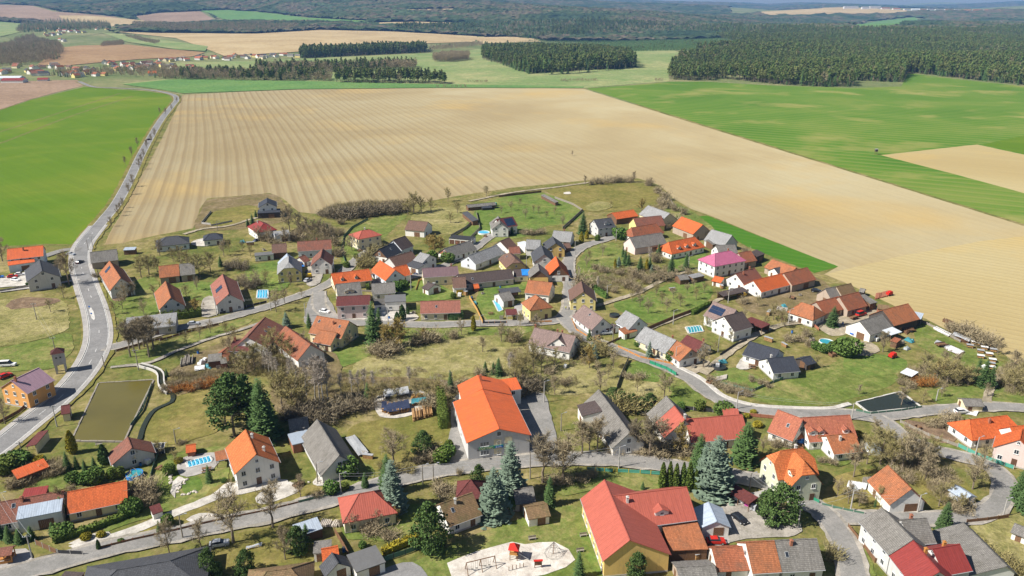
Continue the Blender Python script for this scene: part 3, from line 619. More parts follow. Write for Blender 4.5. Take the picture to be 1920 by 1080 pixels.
# ================================================================ BUILDINGS
SHARE = {}
def win_data(w, h, kind):
    """window frame with a mullion; stands proud of the wall, faces -y"""
    k = ('win', round(w, 2), round(h, 2), kind)
    if k not in SHARE:
        mb = MB(); t = 0.09; d = 0.07
        mb.box(-w / 2, -d, 0, -w / 2 + t, 0.02, h); mb.box(w / 2 - t, -d, 0, w / 2, 0.02, h)
        mb.box(-w / 2 + t, -d, 0, w / 2 - t, 0.02, t); mb.box(-w / 2 + t, -d, h - t, w / 2 - t, 0.02, h)
        n = 2 if w > 1.5 else 1
        for i in range(n):
            x = -w / 2 + w * (i + 1) / (n + 1); mb.box(x - 0.035, -d + 0.01, t, x + 0.035, 0.02, h - t)
        mb.box(-w / 2 - 0.06, -d - 0.08, -0.09, w / 2 + 0.06, 0.02, -0.01)
        SHARE[k] = mb.data('window', MATS['white_frame' if kind == 'w' else 'brown_frame'])
        p = MB(); p.face([(-w / 2 + t, -0.03, t), (w / 2 - t, -0.03, t), (w / 2 - t, -0.03, h - t), (-w / 2 + t, -0.03, h - t)])
        SHARE[k + ('p',)] = p.data('pane', MATS['window_glass'])
    return SHARE[k], SHARE[k + ('p',)]
def door_data(w, h, mat, boards=4):
    k = ('door', w, h, mat)
    if k not in SHARE:
        mb = MB(); mb.box(-w / 2 - 0.1, -0.05, 0, -w / 2, 0.02, h + 0.1); mb.box(w / 2, -0.05, 0, w / 2 + 0.1, 0.02, h + 0.1); mb.box(-w / 2, -0.05, h, w / 2, 0.02, h + 0.1)
        for i in range(boards):
            mb.box(-w / 2 + w * i / boards + 0.015, -0.035, 0.03, -w / 2 + w * (i + 1) / boards - 0.015, 0.01, h - 0.02)
        SHARE[k] = mb.data('door', MATS[mat])
    return SHARE[k]
def put_window(root, pos, ang, w, h, kind, parent=None):
    f, p = win_data(w, h, kind); o = place('window', f, parent or root, pos, ang); place('pane', p, o)
def roof_slab(mb, x0, x1, y0, z0, y1, z1, t=0.16):
    """one slope from ridge (y0,z0) to eave (y1,z1), top surface given"""
    sl = math.hypot(y1 - y0, z1 - z0)
    a, b_, c, d = (x0, y0, z0), (x1, y0, z0), (x1, y1, z1), (x0, y1, z1)
    up = lambda p: (p[0], p[1], p[2] - t)
    fl = 1 if y1 < y0 else -1
    mb.face([a, d, c, b_][::fl], uv=[(x0, 0), (x0, -sl), (x1, -sl), (x1, 0)][::fl])
    mb.face([up(a), up(b_), up(c), up(d)][::fl]); mb.face([d, up(d), up(c), c][::fl]); mb.face([a, up(a), up(d), d][::fl]); mb.face([b_, c, up(c), up(b_)][::fl])
def chimney(roof, pos, h, mat='brick', w=0.55):
    mb = MB(); mb.box(-w / 2, -w / 2, -1.0, w / 2, w / 2, h); mb.box(-w / 2 - 0.08, -w / 2 - 0.08, h + 0.002, w / 2 + 0.08, w / 2 + 0.08, h + 0.14); mb.box(-0.13, -0.13, h + 0.142, 0.13, 0.13, h + 0.36)
    mb.build('chimney', MATS[mat], roof, pos)
def volume(root, kind, x1, y1, x2, y2, rh, W, eh, rm, wm, o):
    """one block of a building, measured by the two ends of its ridge in the photograph"""
    p1, p2 = G(x1, y1, rh), G(x2, y2, rh); dv = p2 - p1; L = max(dv.length, 0.2); a = math.atan2(dv.y, dv.x)
    mid = (p1 + p2) / 2
    if isinstance(W, tuple): wn_, wp_ = W
    elif kind == 'm': wn_, wp_ = (0, W) if W > 0 else (-W, 0)
    else: wn_ = wp_ = W / 2
    ox, oy = mid.x - root.location.x, mid.y - root.location.y
    M = mx(a, ox, oy); ov = o.get('ov', 0.45); og = o.get('og', 0.35)
    RMAT, WMAT = RF[rm], WL[wm]; zb = o.get('zb', 0.0)
    ca = math.cos(a); sa = math.sin(a)
    def tocam(nx, ny):
        wx, wy = ca * nx - sa * ny, sa * nx + ca * ny
        c = Vector((-mid.x, -mid.y)).normalized(); return wx * c.x + wy * c.y
    rb = MB(); wb = MB(); walls = []
    if kind == 'g':
        l = L / 2 - 0.3; g = o.get('g', '')
        for s, w_ in ((-1, wn_), (1, wp_)):
            sl = (rh - eh) / w_
            roof_slab(rb, -L / 2, L / 2, 0, rh, s * (w_ + ov), rh - sl * (w_ + ov))
        t = 0.17
        wb.face([(-l, -wn_, zb), (l, -wn_, zb), (l, -wn_, eh - t), (-l, -wn_, eh - t)]); wb.face([(l, wp_, zb), (-l, wp_, zb), (-l, wp_, eh - t), (l, wp_, eh - t)])
        gm = 1 if 'gw' in o else 0
        if gm:      # boarded gables above the wall
            for s in (-1, 1):
                wb.face([(s * l, wn_ * -1, zb), (s * l, wp_, zb), (s * l, wp_, eh - t), (s * l, -wn_, eh - t)][::s])
                wb.face([(s * l, -wn_, eh - t), (s * l, wp_, eh - t), (s * l, 0, rh - t)][::s], mi=1)
        else:
            for s in (-1, 1): wb.face([(s * l, -wn_, zb), (s * l, wp_, zb), (s * l, wp_, eh - t), (s * l, 0, rh - t), (s * l, -wn_, eh - t)][::s])
        walls = [((-l, -wn_), (l, -wn_), (0, -1), lambda q: eh), ((l, wp_), (-l, wp_), (0, 1), lambda q: eh)]
        def gh(q, sgn):
            def f(x):       # x measured along the wall from its middle
                y = (wp_ - wn_) / 2 + sgn * x
                return rh - (rh - eh) * abs(y) / (wp_ if y > 0 else wn_)
            return f
        walls += [((l, -wn_), (l, wp_), (1, 0), gh(0, 1)), ((-l, wp_), (-l, -wn_), (-1, 0), gh(0, -1))]
        rb.box(-L / 2 + 0.02, -0.13, rh - 0.06, L / 2 - 0.02, 0.13, rh + 0.07)
    elif kind == 'h':
        e = o.get('ext', (wn_ + wp_) / 2); hx = L / 2 + e; sl = (rh - eh) / ((wn_ + wp_) / 2); ze = eh - sl * ov
        A = [(-hx - ov, -wn_ - ov, ze), (hx + ov, -wn_ - ov, ze), (hx + ov, wp_ + ov, ze), (-hx - ov, wp_ + ov, ze)]; r0, r1 = (-L / 2, 0, rh), (L / 2, 0, rh)
        sl1 = math.hypot(wn_ + ov, rh - ze); sl2 = math.hypot(e + ov, rh - ze)
        rb.face([A[0], A[1], r1, r0], uv=[(A[0][0], -sl1), (A[1][0], -sl1), (L / 2, 0), (-L / 2, 0)]); rb.face([A[2], A[3], r0, r1], uv=[(A[2][0], -sl1), (A[3][0], -sl1), (-L / 2, 0), (L / 2, 0)])
        rb.face([A[1], A[2], r1], uv=[(A[1][1], -sl2), (A[2][1], -sl2), (0, 0)]); rb.face([A[3], A[0], r0], uv=[(A[3][1], -sl2), (A[0][1], -sl2), (0, 0)])
        B = [(p[0], p[1], p[2] - 0.18) for p in A]
        for i in range(4): j = (i + 1) % 4; rb.face([B[i], B[j], A[j], A[i]])
        rb.face(B[::-1])
        for (q, w) in ((A[0], r0), (A[3], r0), (A[1], r1), (A[2], r1)):
            rb.tube((q[0], q[1], q[2] + 0.02), (w[0], w[1], w[2] + 0.02), 0.11, 0.11, 5)
        rb.tube((-L / 2, 0, rh + 0.02), (L / 2, 0, rh + 0.02), 0.12, 0.12, 5)
        z = eh - 0.12; wb.box(-hx, -wn_, zb, hx, wp_, z)
        walls = [((-hx, -wn_), (hx, -wn_), (0, -1), lambda q: eh), ((hx, wp_), (-hx, wp_), (0, 1), lambda q: eh), ((hx, -wn_), (hx, wp_), (1, 0), lambda q: eh), ((-hx, wp_), (-hx, -wn_), (-1, 0), lambda q: eh)]
    elif kind == 'k':      # gable roof with clipped ends
        l = L / 2; e = o.get('ext', 2.2); hk = eh + (rh - eh) * o.get('hk', 0.55)
        for s, w_ in ((-1, wn_), (1, wp_)):
            yk = s * w_ * (rh - hk) / (rh - eh); dz = (rh - eh) / w_ * ov; sl = math.hypot(w_, rh - eh)
            pts = [(-l - og, s * (w_ + ov), eh - dz), (l + og, s * (w_ + ov), eh - dz), (l + og, yk, hk), (l - e, 0, rh), (e - l, 0, rh), (-l - og, yk, hk)]
            rb.face(pts[::-s], uv=[(q[0], -sl * abs(q[1]) / w_) for q in pts][::-s]); rb.face([(q[0], q[1], q[2] - 0.16) for q in pts][::s])
            pe = pts[:2] + [(pts[1][0], pts[1][1], pts[1][2] - 0.16), (pts[0][0], pts[0][1], pts[0][2] - 0.16)]; rb.face(pe)
        for s in (-1, 1):
            k_ = (rh - hk) / (rh - eh); tr_ = [(s * (l + og), -wn_ * k_, hk), (s * (l + og), wp_ * k_, hk), (s * (l - e), 0, rh)]; rb.face(tr_[::s], uv=[(0, -2), (3, -2), (1.5, 0)][::s])
            rb.face([(s * (l + og), -wn_ * k_, hk - 0.16), (s * (l + og), wp_ * k_, hk - 0.16), tr_[1], tr_[0]])
            wb.face([(s * l, -wn_, zb), (s * l, wp_, zb), (s * l, wp_, eh - 0.17), (s * l, wp_ * k_, hk - 0.17), (s * l, -wn_ * k_, hk - 0.17), (s * l, -wn_, eh - 0.17)][::s])
        rb.box(e - l, -0.12, rh - 0.06, l - e, 0.12, rh + 0.06)
        wb.face([(-l, -wn_, zb), (l, -wn_, zb), (l, -wn_, eh - 0.17), (-l, -wn_, eh - 0.17)]); wb.face([(l, wp_, zb), (-l, wp_, zb), (-l, wp_, eh - 0.17), (l, wp_, eh - 0.17)])
        gk = lambda x: min(hk, eh + (rh - eh) * (1 - abs(x) / wn_))
        walls = [((-l, -wn_), (l, -wn_), (0, -1), lambda q: eh), ((l, wp_), (-l, wp_), (0, 1), lambda q: eh), ((l, -wn_), (l, wp_), (1, 0), gk), ((-l, wp_), (-l, -wn_), (-1, 0), gk)]
    elif kind == 'f':
        l = L / 2; rb.box(-l - 0.2, -wn_ - 0.2, rh - 0.22, l + 0.2, wp_ + 0.2, rh)
        wb.box(-l, -wn_, zb, l, wp_, rh - 0.225)
        walls = [((-l, -wn_), (l, -wn_), (0, -1), lambda q: rh), ((l, wp_), (-l, wp_), (0, 1), lambda q: rh), ((l, -wn_), (l, wp_), (1, 0), lambda q: rh), ((-l, wp_), (-l, -wn_), (-1, 0), lambda q: rh)]
    elif kind == 'm':
        l = L / 2 - 0.15; s = 1 if W > 0 else -1; w_ = abs(W); sl = (rh - eh) / w_
        roof_slab(rb, -L / 2, L / 2, -s * 0.2, rh + sl * 0.2, s * (w_ + 0.3), eh - sl * 0.3)
        y0, y1 = (0, s * w_); t = 0.17
        ya, yb = (min(y0, y1), max(y0, y1)); za = (rh if ya == y0 else eh) - t; zc_ = (rh if yb == y0 else eh) - t
        if not o.get('open'):
            wb.face([(-l, ya, zb), (l, ya, zb), (l, ya, za), (-l, ya, za)]); wb.face([(l, yb, zb), (-l, yb, zb), (-l, yb, zc_), (l, yb, zc_)])
            wb.face([(l, ya, zb), (l, yb, zb), (l, yb, zc_), (l, ya, za)]); wb.face([(-l, yb, zb), (-l, ya, zb), (-l, ya, za), (-l, yb, zc_)])
            walls = [((-l, ya), (l, ya), (0, -1), lambda q, z=za: z), ((l, yb), (-l, yb), (0, 1), lambda q, z=zc_: z)]
        else:       # open shelter on posts with a back wall
            n = max(2, int(L / 2.6) + 1)
            for i in range(n):
                x = -l + 2 * l * i / (n - 1) * 0.98 + 0.02 * l
                for yy, zz in ((ya + 0.12, za), (yb - 0.12, zc_)):
                    q = MB(); q.box(x - 0.07, yy - 0.07, 0, x + 0.07, yy + 0.07, zz); q.xform(M).build('post', WMAT, root)
            wb.box(-l, yb - 0.08, 0.1, l, yb, zc_) if o['open'] == 1 else wb.box(-l, ya + 0.2, za - 0.14, l, ya + 0.3, za)
    roof = rb.xform(M).build('roof', [RMAT], root)
    wl_ = wb.xform(M).build('wall', [WMAT, WL[o['gw']] if 'gw' in o else WMAT], root)
    # plinth, windows, doors
    wk = o.get('w', 1); fk = o.get('fr', 'w'); door_done = o.get('nodoor', False)
    order = sorted(walls, key=lambda q: -tocam(*q[2]) * (Vector(q[0]) - Vector(q[1])).length)
    gd = o.get('gd', 0)
    for wi, (q0, q1, nrm, hf) in enumerate(order):
        fac = tocam(*nrm); q0 = Vector(q0); q1 = Vector(q1); ln = (q1 - q0).length; d = (q1 - q0) / ln; cx = (q0 + q1) / 2
        ang = a + math.atan2(d.y, d.x)
        if fac < -0.25: continue
        nogw = o.get('nogw') and nrm[1] == 0
        def at(x, z):
            p = cx + d * x + Vector(nrm) * 0.012; w = M @ Vector((p.x, p.y, z)); return w
        if wk and zb == 0:
            pb = MB(); pb.box(-ln / 2 - 0.02, -0.03, 0, ln / 2 + 0.02, 0.05, 0.45); c = at(0, 0); pb.build('plinth', MATS['concrete'], root, c, ang)
        if gd and wi == 0:
            w = min(2.6, ln / gd - 0.5)
            for i in range(gd): place('garage_door', door_data(round(w, 1), 2.2, o.get('gm', 'brown_frame'), 6), root, at(-ln / 2 + ln * (i + 0.5) / gd, 0.02), ang)
            continue
        if wk == 0:
            if wi == 0 and ln > 4.5 and hf(0) > 2.6: place('gate', door_data(min(3.0, ln * 0.35), 2.4, 'wood_brown', 8), root, at(ln * 0.12, 0.02), ang)
            elif hf(0) > 2.3 and ln > 2.4 and wi < 2: place('door', door_data(0.95, 1.95, 'wood_brown'), root, at(-ln * 0.2, 0.02), ang)
            continue
        sp = o.get('sp', 3.1); n = max(1, int((ln - 0.6) / sp)); ww = o.get('ww', 1.15); whh = o.get('wh', 1.35)
        if ln < 2.2 or nogw: continue
        k = 0; hmax = hf(0)
        while True:
            zb_ = 0.95 + 2.85 * k + zb
            m_ = n if k == 0 or hf(ln * 0.35) > zb_ + 1.3 else max(1, n - 1)
            any_ = False
            for i in range(m_):
                x = (i + 0.5 - m_ / 2) * ln / max(m_, n)
                if k > 0 and m_ < n: x *= 0.8
                if min(hf(x - ww / 2), hf(x + ww / 2)) - 0.25 < zb_ + whh:
                    continue
                any_ = True
                if k == 0 and wi == 0 and not door_done and i == n // 2 and n > 1:
                    place('door', door_data(1.05, 2.1, o.get('dm', 'brown_frame')), root, at(x, 0.1), ang); door_done = True; continue
                put_window(root, at(x, zb_), ang, ww, whh, fk)
            if not any_:
                if k > 0 and hmax - zb_ > 1.2: put_window(root, at(0, zb_ + 0.05), ang, 0.8, 0.9, fk)
                break
            k += 1
            if k > 3: break
    # roof furniture
    for c in o.get('ch', ()):
        x = (c[0] - 0.5) * L; y = c[1] if len(c) > 1 else 0.5
        w_ = wp_ if y > 0 else wn_; z = rh - (rh - eh) * abs(y) / max(w_, 0.1) if kind != 'f' else rh
        p = M @ Vector((x, y, z)); chimney(roof, p, c[2] if len(c) > 2 else 1.1, o.get('cm', 'brick'))
    side = -1 if tocam(0, -1) > tocam(0, 1) else 1
    side = o.get('side', side); w_ = wp_ if side > 0 else wn_
    sl = math.atan2(rh - eh, w_) if kind in 'ghk' else 0
    def onslope(t, fr):     # t along the ridge 0..1, fr down the slope 0..1
        return Vector(((t - 0.5) * L, side * w_ * fr, rh - (rh - eh) * fr))
    tilt = Matrix.Rotation(-side * sl, 4, 'X')
    if 'sol' in o:
        t0, f0, nc, nr = o['sol']
        for i in range(nc):
            for j in range(nr):
                mb = MB(); mb.box(-0.5, -0.8, 0.06, 0.5, 0.8, 0.11)
                Mp = M @ Matrix.Translation(onslope(t0, f0)) @ tilt @ Matrix.Translation((i * 1.06, side * j * 1.68, 0))
                mb.xform(Mp).build('solar_panel', MATS['solar'], roof)
    for (t_, f_) in o.get('sky', ()):
        mb = MB(); mb.box(-0.4, -0.6, 0.0, 0.4, 0.6, 0.09); mb.box(-0.32, -0.52, 0.091, 0.32, 0.52, 0.10, mi=1)
        mb.xform(M @ Matrix.Translation(onslope(t_, f_)) @ tilt).build('skylight', [MATS['zinc'], MATS['window_glass']], roof)
    for (t_, dw) in o.get('dor', ()):
        f0 = 0.78; b0 = onslope(t_, f0); hgt = min((rh - eh) * f0 * 0.75, 1.55)
        back = w_ * hgt / (rh - eh); Md = M @ Matrix.Translation(b0) @ Matrix.Rotation(0 if side < 0 else math.pi, 4, 'Z')
        mb = MB(); h2 = hgt * 0.62
        mb.face([(-dw / 2, 0, -0.1), (dw / 2, 0, -0.1), (dw / 2, 0, h2), (0, 0, hgt), (-dw / 2, 0, h2)])
        mb.face([(dw / 2, 0, -0.1), (dw / 2, back, h2), (dw / 2, 0, h2)]); mb.face([(-dw / 2, 0, -0.1), (-dw / 2, 0, h2), (-dw / 2, back, h2)])
        dm = mb.xform(Md).build('dormer', WMAT, root)
        r = MB(); bk = back * 1.0
        for s in (-1, 1):
            pts = [(0, -0.25, hgt + 0.08), (s * (dw / 2 + 0.2), -0.25, h2 - 0.06), (s * (dw / 2 + 0.2), bk, h2 - 0.06), (0, bk + 0.15, hgt + 0.08)]
            r.face(pts[::-s], uv=[(0, 0), (0, 1), (1, 1), (1, 0)]); r.face([(p[0], p[1], p[2] - 0.08) for p in pts][::s])
        r.xform(Md).build('dormer_roof', RMAT, dm)
        if dw > 1.2:
            f_, p_ = win_data(0.9, 0.75, fk); pos = Md @ Vector((0, -0.012, 0.08)); wo_ = place('window', f_, dm, pos, a + (0 if side < 0 else math.pi)); place('pane', p_, wo_)
    if wk and kind in 'gm' and not o.get('nog'):
        for s, w2 in ((-1, wn_), (1, wp_)):
            if kind == 'm' and w2 == 0: continue
            if tocam(0, s) < -0.2: continue
            sl_ = (rh - eh) / w2; yy = s * (w2 + ov + 0.06); zz = rh - sl_ * (w2 + ov) - 0.06
            mb = MB(); mb.tube((-L / 2, yy, zz), (L / 2, yy, zz), 0.07, 0.07, 5); mb.xform(M).build('gutter', MATS['zinc'], root)
    return roof, M, a
NAMES = {'house': 'house', 'barn': 'barn', 'shed': 'shed', 'garage': 'garage', 'hall': 'village_hall', 'school': 'long_house', 'shelter': 'shelter', 'carport': 'carport', 'hut': 'hut', 'villa': 'villa', 'tower': 'transformer_tower', 'gazebo': 'gazebo', 'canopy': 'canopy'}
HOUSES = {}
def house(key, cat, label, *vols):
    kind, x1, y1, x2, y2, rh = vols[0][:6]
    c = (G(x1, y1, rh) + G(x2, y2, rh)) / 2
    root = empty(NAMES.get(cat, cat), (c.x, c.y, 0))
    res = []
    for v in vols:
        o = dict(v[10]) if len(v) > 10 else {}
        if cat in ('barn', 'shed', 'garage', 'hut', 'carport', 'canopy', 'gazebo') and 'w' not in o: o['w'] = 0
        res.append(volume(root, *v[:10], o))
    tag(root, label, cat if cat != 'school' else 'house')
    px, py = PXY(c.x, c.y, 0); LANDMARKS.append((c.x, c.y, label.split(' beside')[0].split(' behind')[0].split(' at ')[0].split(' by ')[0].split(' in front')[0].split(' left of')[0].split(' right of')[0].split(' below')[0].split(' above')[0]))
    HOUSES[key] = (root, res); return root, res
H = house
C1 = [(0.4,)]
# ---- front row, left
H('B1', 'house', 'long house with bright orange roof beside garden bushes, bottom left', ('g', 126, 923, 238, 901, 5.6, 9, 2.9, 'OB', 'C', {'sp': 3.5}))
H('B2', 'house', 'pinkish brown tiled house with blue-grey lean-to roof at bottom left edge', ('g', -60, 952, 120, 920, 5.8, 8.5, 2.9, 'BW', 'W', {'ch': [(0.56, -0.6)], 'sky': [(0.47, 0.3)]}), ('m', 34, 951, 118, 935, 5.0, -3.4, 4.1, 'BL', 'W', {'w': 0}))
H('B3', 'shed', 'crimson roofed shed behind the pinkish brown house', ('m', 46, 917, 91, 911, 3.4, -4.5, 2.5, 'CR', 'D'))
H('B4', 'shed', 'narrow red roofed garden shed among brown bushes by the main road', ('m', 22, 883, 82, 860, 3.2, -3.2, 2.4, 'OS', 'D'))
H('B5', 'house', 'brown tiled cottage with grey gable at the pond end', ('g', 239, 819, 247, 840, 6.0, 10, 2.9, 'BW', 'S', {'w': 1, 'sp': 5}))
H('B13', 'shed', 'tiny shed with maroon roof beside the garden drive', ('m', 280, 951, 300, 944, 2.6, -2.2, 2.0, 'MR', 'W'))
H('B7', 'shed', 'little red playhouse on the lawn above the covered pool', ('g', 348, 835, 367, 832, 3.0, 3.2, 2.0, 'OB', 'R'))
H('B10', 'house', 'dark grey hip roofed house at the bottom edge left', ('h', 219, 1069, 318, 1052, 6.0, 13, 3.2, 'DG', 'W', {'ext': 7}))
H('B11', 'carport', 'small dark sheet roof at the bottom edge beside the street', ('m', 121, 1072, 158, 1074, 2.8, -4, 2.5, 'DB', 'D', {'open': 1}))
H('C1', 'house', 'two storey white house with orange roof beside the covered pool', ('g', 460, 805, 480, 852, 9.2, 10.5, 5.4, 'OV', 'W', {'ch': [(0.3, 0.9), (0.72, 2.6)], 'cm': 'pale_concrete'}), ('m', 402, 848, 430, 842, 3.2, -3.4, 2.7, 'OO', 'D', {'open': 1}))
H('C3', 'barn', 'long grey slate barn with white gable right of the two storey white house', ('g', 594, 786, 636, 854, 7.2, 9.5, 2.9, 'GS', 'W', {'w': 1, 'sp': 5}))
H('C4', 'shed', 'flat shed with blue-grey sheet roof and maroon door left of the slate barn', ('f', 558, 810, 567, 829, 2.9, 5.2, 2.9, 'BL', 'R'))
H('C5', 'shed', 'brownish grey tiled outbuilding behind the slate barn', ('g', 540, 787, 577, 781, 4.6, 7.0, 2.5, 'GS', 'K'))
H('C6', 'house', 'cream bungalow with red hip roof beside the tall blue spruces', ('h', 673, 926, 700, 921, 7.0, 9.5, 3.7, 'RD', 'C', {'ext': 4.2}))
H('C7', 'shed', 'board shed with pale metal roof below the red hip roofed bungalow', ('m', 549, 985, 595, 970, 3.2, -3.6, 2.7, 'BL', 'D'))
H('C8', 'garage', 'dark grey gable garage with orange annex at the bottom edge', ('g', 622, 1036, 634, 1056, 4.6, 5.2, 2.6, 'DG', 'W'), ('g', 602, 1030, 634, 1024, 4.2, 5.0, 2.6, 'OB', 'W'), ('m', 588, 1016, 622, 1012, 3.0, -3.2, 2.6, 'GS', 'W'))
H('C9', 'garage', 'flat roofed pale garage below the red hip roofed bungalow', ('f', 660, 1056, 712, 1038, 2.9, 6.0, 2.9, 'GL', 'W'))
H('C10', 'house', 'brown tiled hip roof at the bottom edge near the yellow boat', ('h', 500, 1072, 545, 1066, 5.6, 9, 3.0, 'MO', 'W', {'ext': 4}))
H('C11', 'house', 'mossy tiled cottage with chimney beside the blue spruces', ('g', 824, 945, 886, 923, 6.2, 8.5, 3.0, 'MO', 'W', {'ch': [(0.42, -0.8)], 'cm': 'pale_concrete', 'sky': [(0.28, 0.45)]}))
H('C12', 'gazebo', 'maroon pyramid roofed gazebo by the street', ('h', 881, 900, 883, 900, 5.0, 6.5, 2.5, 'MR', 'D', {'ext': 3.0}))
H('C13', 'shed', 'dark grey tiled shed in the spruce shade', ('g', 962, 917, 1000, 913, 4.4, 6.2, 2.6, 'GS', 'K'))
H('C14', 'hut', 'small white hut with mossy roof on the playground lawn', ('g', 984, 951, 1026, 944, 3.9, 5.2, 2.7, 'MO', 'W'))
# ---- the hall
H('HALL', 'hall', 'village pub hall with huge orange gable roof and grey front',
  ('g', 905, 730, 936, 804, 9.0, 17, 6.0, 'OS', 'S', {'w': 1, 'sp': 40, 'nodoor': True}), ('g', 896, 703, 905, 729, 8.9, (6.0, 8.4), 6.2, 'OS', 'W', {'w': 0, 'nodoor': True, 'ch': [(0.35, 0.4, 1.6)]}), ('m', 938, 712, 968, 708, 6.6, -5.5, 5.6, 'OS', 'W', {'sp': 3.0, 'nodoor': True}))
H('C16', 'school', 'large yellow gabled house with long red metal roof beside the playground',
  ('g', 1133, 899, 1181, 1013, 9.4, (5.2, 9.0), 4.9, 'RD', 'N', {'w': 1, 'sp': 3.4, 'nogw': 1}), ('g', 1150, 930, 1288, 913, 9.0, 12.5, 4.9, 'RD', 'W', {'dor': [(0.56, 3.2)], 'ch': [(0.16, -1.5, 1.3)], 'cm': 'pale_concrete'}), ('m', 1240, 982, 1308, 979, 4.0, -8.0, 3.2, 'OO', 'D', {'w': 0}))
H('C17', 'garage', 'pale garage with blue-grey metal gable roof beside the red metal roof', ('g', 1328, 941, 1344, 978, 4.4, 6.2, 2.9, 'BL', 'W'))
H('C18', 'shelter', 'recycling shelter with dark maroon roof', ('m', 1379, 909, 1421, 933, 3.0, -3.2, 2.6, 'MR', 'D', {'open': 1, 'w': 0}))
H('C19', 'shed', 'orange and grey roofed outbuilding beside the gravel yard', ('g', 1334, 1027, 1404, 1024, 4.6, (4.6, 3.0), 2.6, 'OW', 'W'))
H('C20', 'house', 'white house with half orange half grey roof at the bottom edge', ('g', 1398, 1017, 1452, 1014, 7.2, 9.5, 3.6, 'OO', 'W'), ('g', 1453, 1014, 1532, 1010, 7.2, 9.5, 3.6, 'GS', 'W', {'ch': [(0.35, -0.8)], 'sky': [(0.2, 0.5)]}))
H('C21', 'shed', 'grey roofed shed at the bottom edge beside the wood store', ('g', 1268, 1064, 1340, 1060, 3.8, 6.5, 2.5, 'GS', 'K'))
H('C22', 'villa', 'pale green villa with orange clipped gable roofs', ('k', 1484, 839, 1517, 874, 10.4, 8.0, 5.4, 'OV', 'E', {'dor': [(0.7, 2.2)], 'side': -1, 'ov': 0.3, 'sp': 2.8}), ('k', 1448, 847, 1520, 838, 10.4, 8.4, 5.4, 'OV', 'E', {'nodoor': True, 'ch': [(0.62, 0.3, 1.2)], 'cm': 'pale_concrete', 'ov': 0.3, 'sp': 3.6}))
H('C23', 'house', 'low white house with patchy orange roof right of the villa', ('g', 1549, 817, 1602, 812, 5.6, 8.6, 2.9, 'OO', 'W', {'ch': [(0.4, -1.4)], 'cm': 'pale_concrete'}))
H('C23b', 'hut', 'small brown garden hut with orange roof behind the villa', ('g', 1483, 806, 1504, 803, 3.6, 4.4, 2.4, 'OO', 'D'))
H('C24', 'barn', 'white barn with patchy orange tile roof beside the scrap heap', ('g', 1664, 872, 1709, 917, 7.0, 8.6, 3.2, 'OO', 'W'))
H('C25', 'house', 'long pale house with grey slate roof and red roofed half, bottom right',
  ('g', 1653, 951, 1712, 1012, 8.6, 9, 5.4, 'GS', 'S', {'w': 1, 'nodoor': True}), ('g', 1712, 1013, 1762, 1072, 8.4, 9, 5.2, 'CR', 'S', {'ch': [(0.35, 0.8)], 'cm': 'wood_orange'}), ('g', 1690, 975, 1738, 971, 8.2, 8, 5.2, 'GS', 'S', {'ch': [(0.4, 0.3)]}), ('g', 1748, 1029, 1800, 1020, 8.0, 8, 5.0, 'CR', 'S', {'ch': [(0.5, 0.6)], 'cm': 'wood_orange'}))
H('C26', 'barn', 'long low grey barn right of the red roofed half house', ('g', 1806, 980, 1888, 1062, 4.8, (7.5, 2.4), 3.0, 'GS', 'W'))
H('C27', 'shed', 'white shed at the lower right edge', ('g', 1902, 981, 1950, 1000, 3.4, 3.6, 2.4, 'GS', 'W'))
H('C28', 'hut', 'blue-grey sheet metal hut by the road bend', ('g', 1790, 908, 1822, 929, 3.0, 3.4, 2.2, 'BL', 'B'))
H('C29', 'house', 'low white house with vivid orange hip roof at the right edge', ('h', 1818, 787, 1888, 779, 6.4, 9, 3.2, 'OB', 'W', {'ext': 2.0, 'ch': [(0.45, -1.2)]}))
H('C30', 'house', 'unplastered gabled house with orange roof cut by the right edge', ('g', 1917, 803, 1912, 824, 8.4, 10, 4.4, 'OB', 'P', {'w': 1}), ('g', 1893, 800, 1945, 796, 7.2, 8, 4.2, 'OB', 'W'))
# ---- middle right
H('D0', 'house', 'white cottage with brown roof and glazed gable at the street junction', ('g', 1094, 571, 1131, 597, 6.8, 9, 3.0, 'MV', 'W', {'sky': [(0.5, 0.3)]}), ('g', 1126, 608, 1136, 604, 3.4, 3, 2.4, 'OB', 'W', {'w': 0}))
H('D1', 'house', 'white gabled house with light grey roof and orange porch', ('g', 1173, 582, 1199, 596, 7.0, 8.5, 3.6, 'GL', 'B', {}), ('m', 1160, 617, 1184, 610, 3.4, -3.2, 2.6, 'OO', 'W', {'w': 0}))
H('D3', 'house', 'long cream house with grey roof and orange far end along the street', ('g', 1209, 612, 1268, 638, 6.6, 9, 3.2, 'GL', 'C', {'ch': [(0.85, 0.6)]}), ('g', 1268, 638, 1297, 655, 6.4, 9.0, 3.2, 'OO', 'W', {'gw': 'K'}))
H('D4', 'house', 'low maroon roofed outbuilding behind the long cream house', ('g', 1288, 628, 1322, 643, 4.8, 7.5, 2.6, 'MR', 'W', {'ch': [(0.85, 0.5)]}))
H('D5', 'house', 'large white house with brown roof and black solar panels', ('g', 1338, 565, 1381, 581, 8.6, 10, 4.4, 'MV', 'W', {'sol': (0.12, 0.35, 6, 2)}), ('g', 1357, 593, 1392, 584, 8.4, 11, 4.6, 'DB', 'W', {}))
H('D6', 'carport', 'dark maroon carport right of the solar panelled white house', ('m', 1408, 594, 1444, 608, 3.2, -4.4, 2.8, 'MR', 'D', {'open': 1}))
H('D7', 'house', 'new white bungalow with black L-shaped roof', ('g', 1406, 640, 1462, 656, 6.0, 10, 3.1, 'DK', 'W', {}), ('g', 1438, 672, 1488, 668, 5.8, 9.5, 3.0, 'DK', 'W', {'nodoor': True, 'ch': [(0.2, 0.8)], 'cm': 'pale_concrete'}))
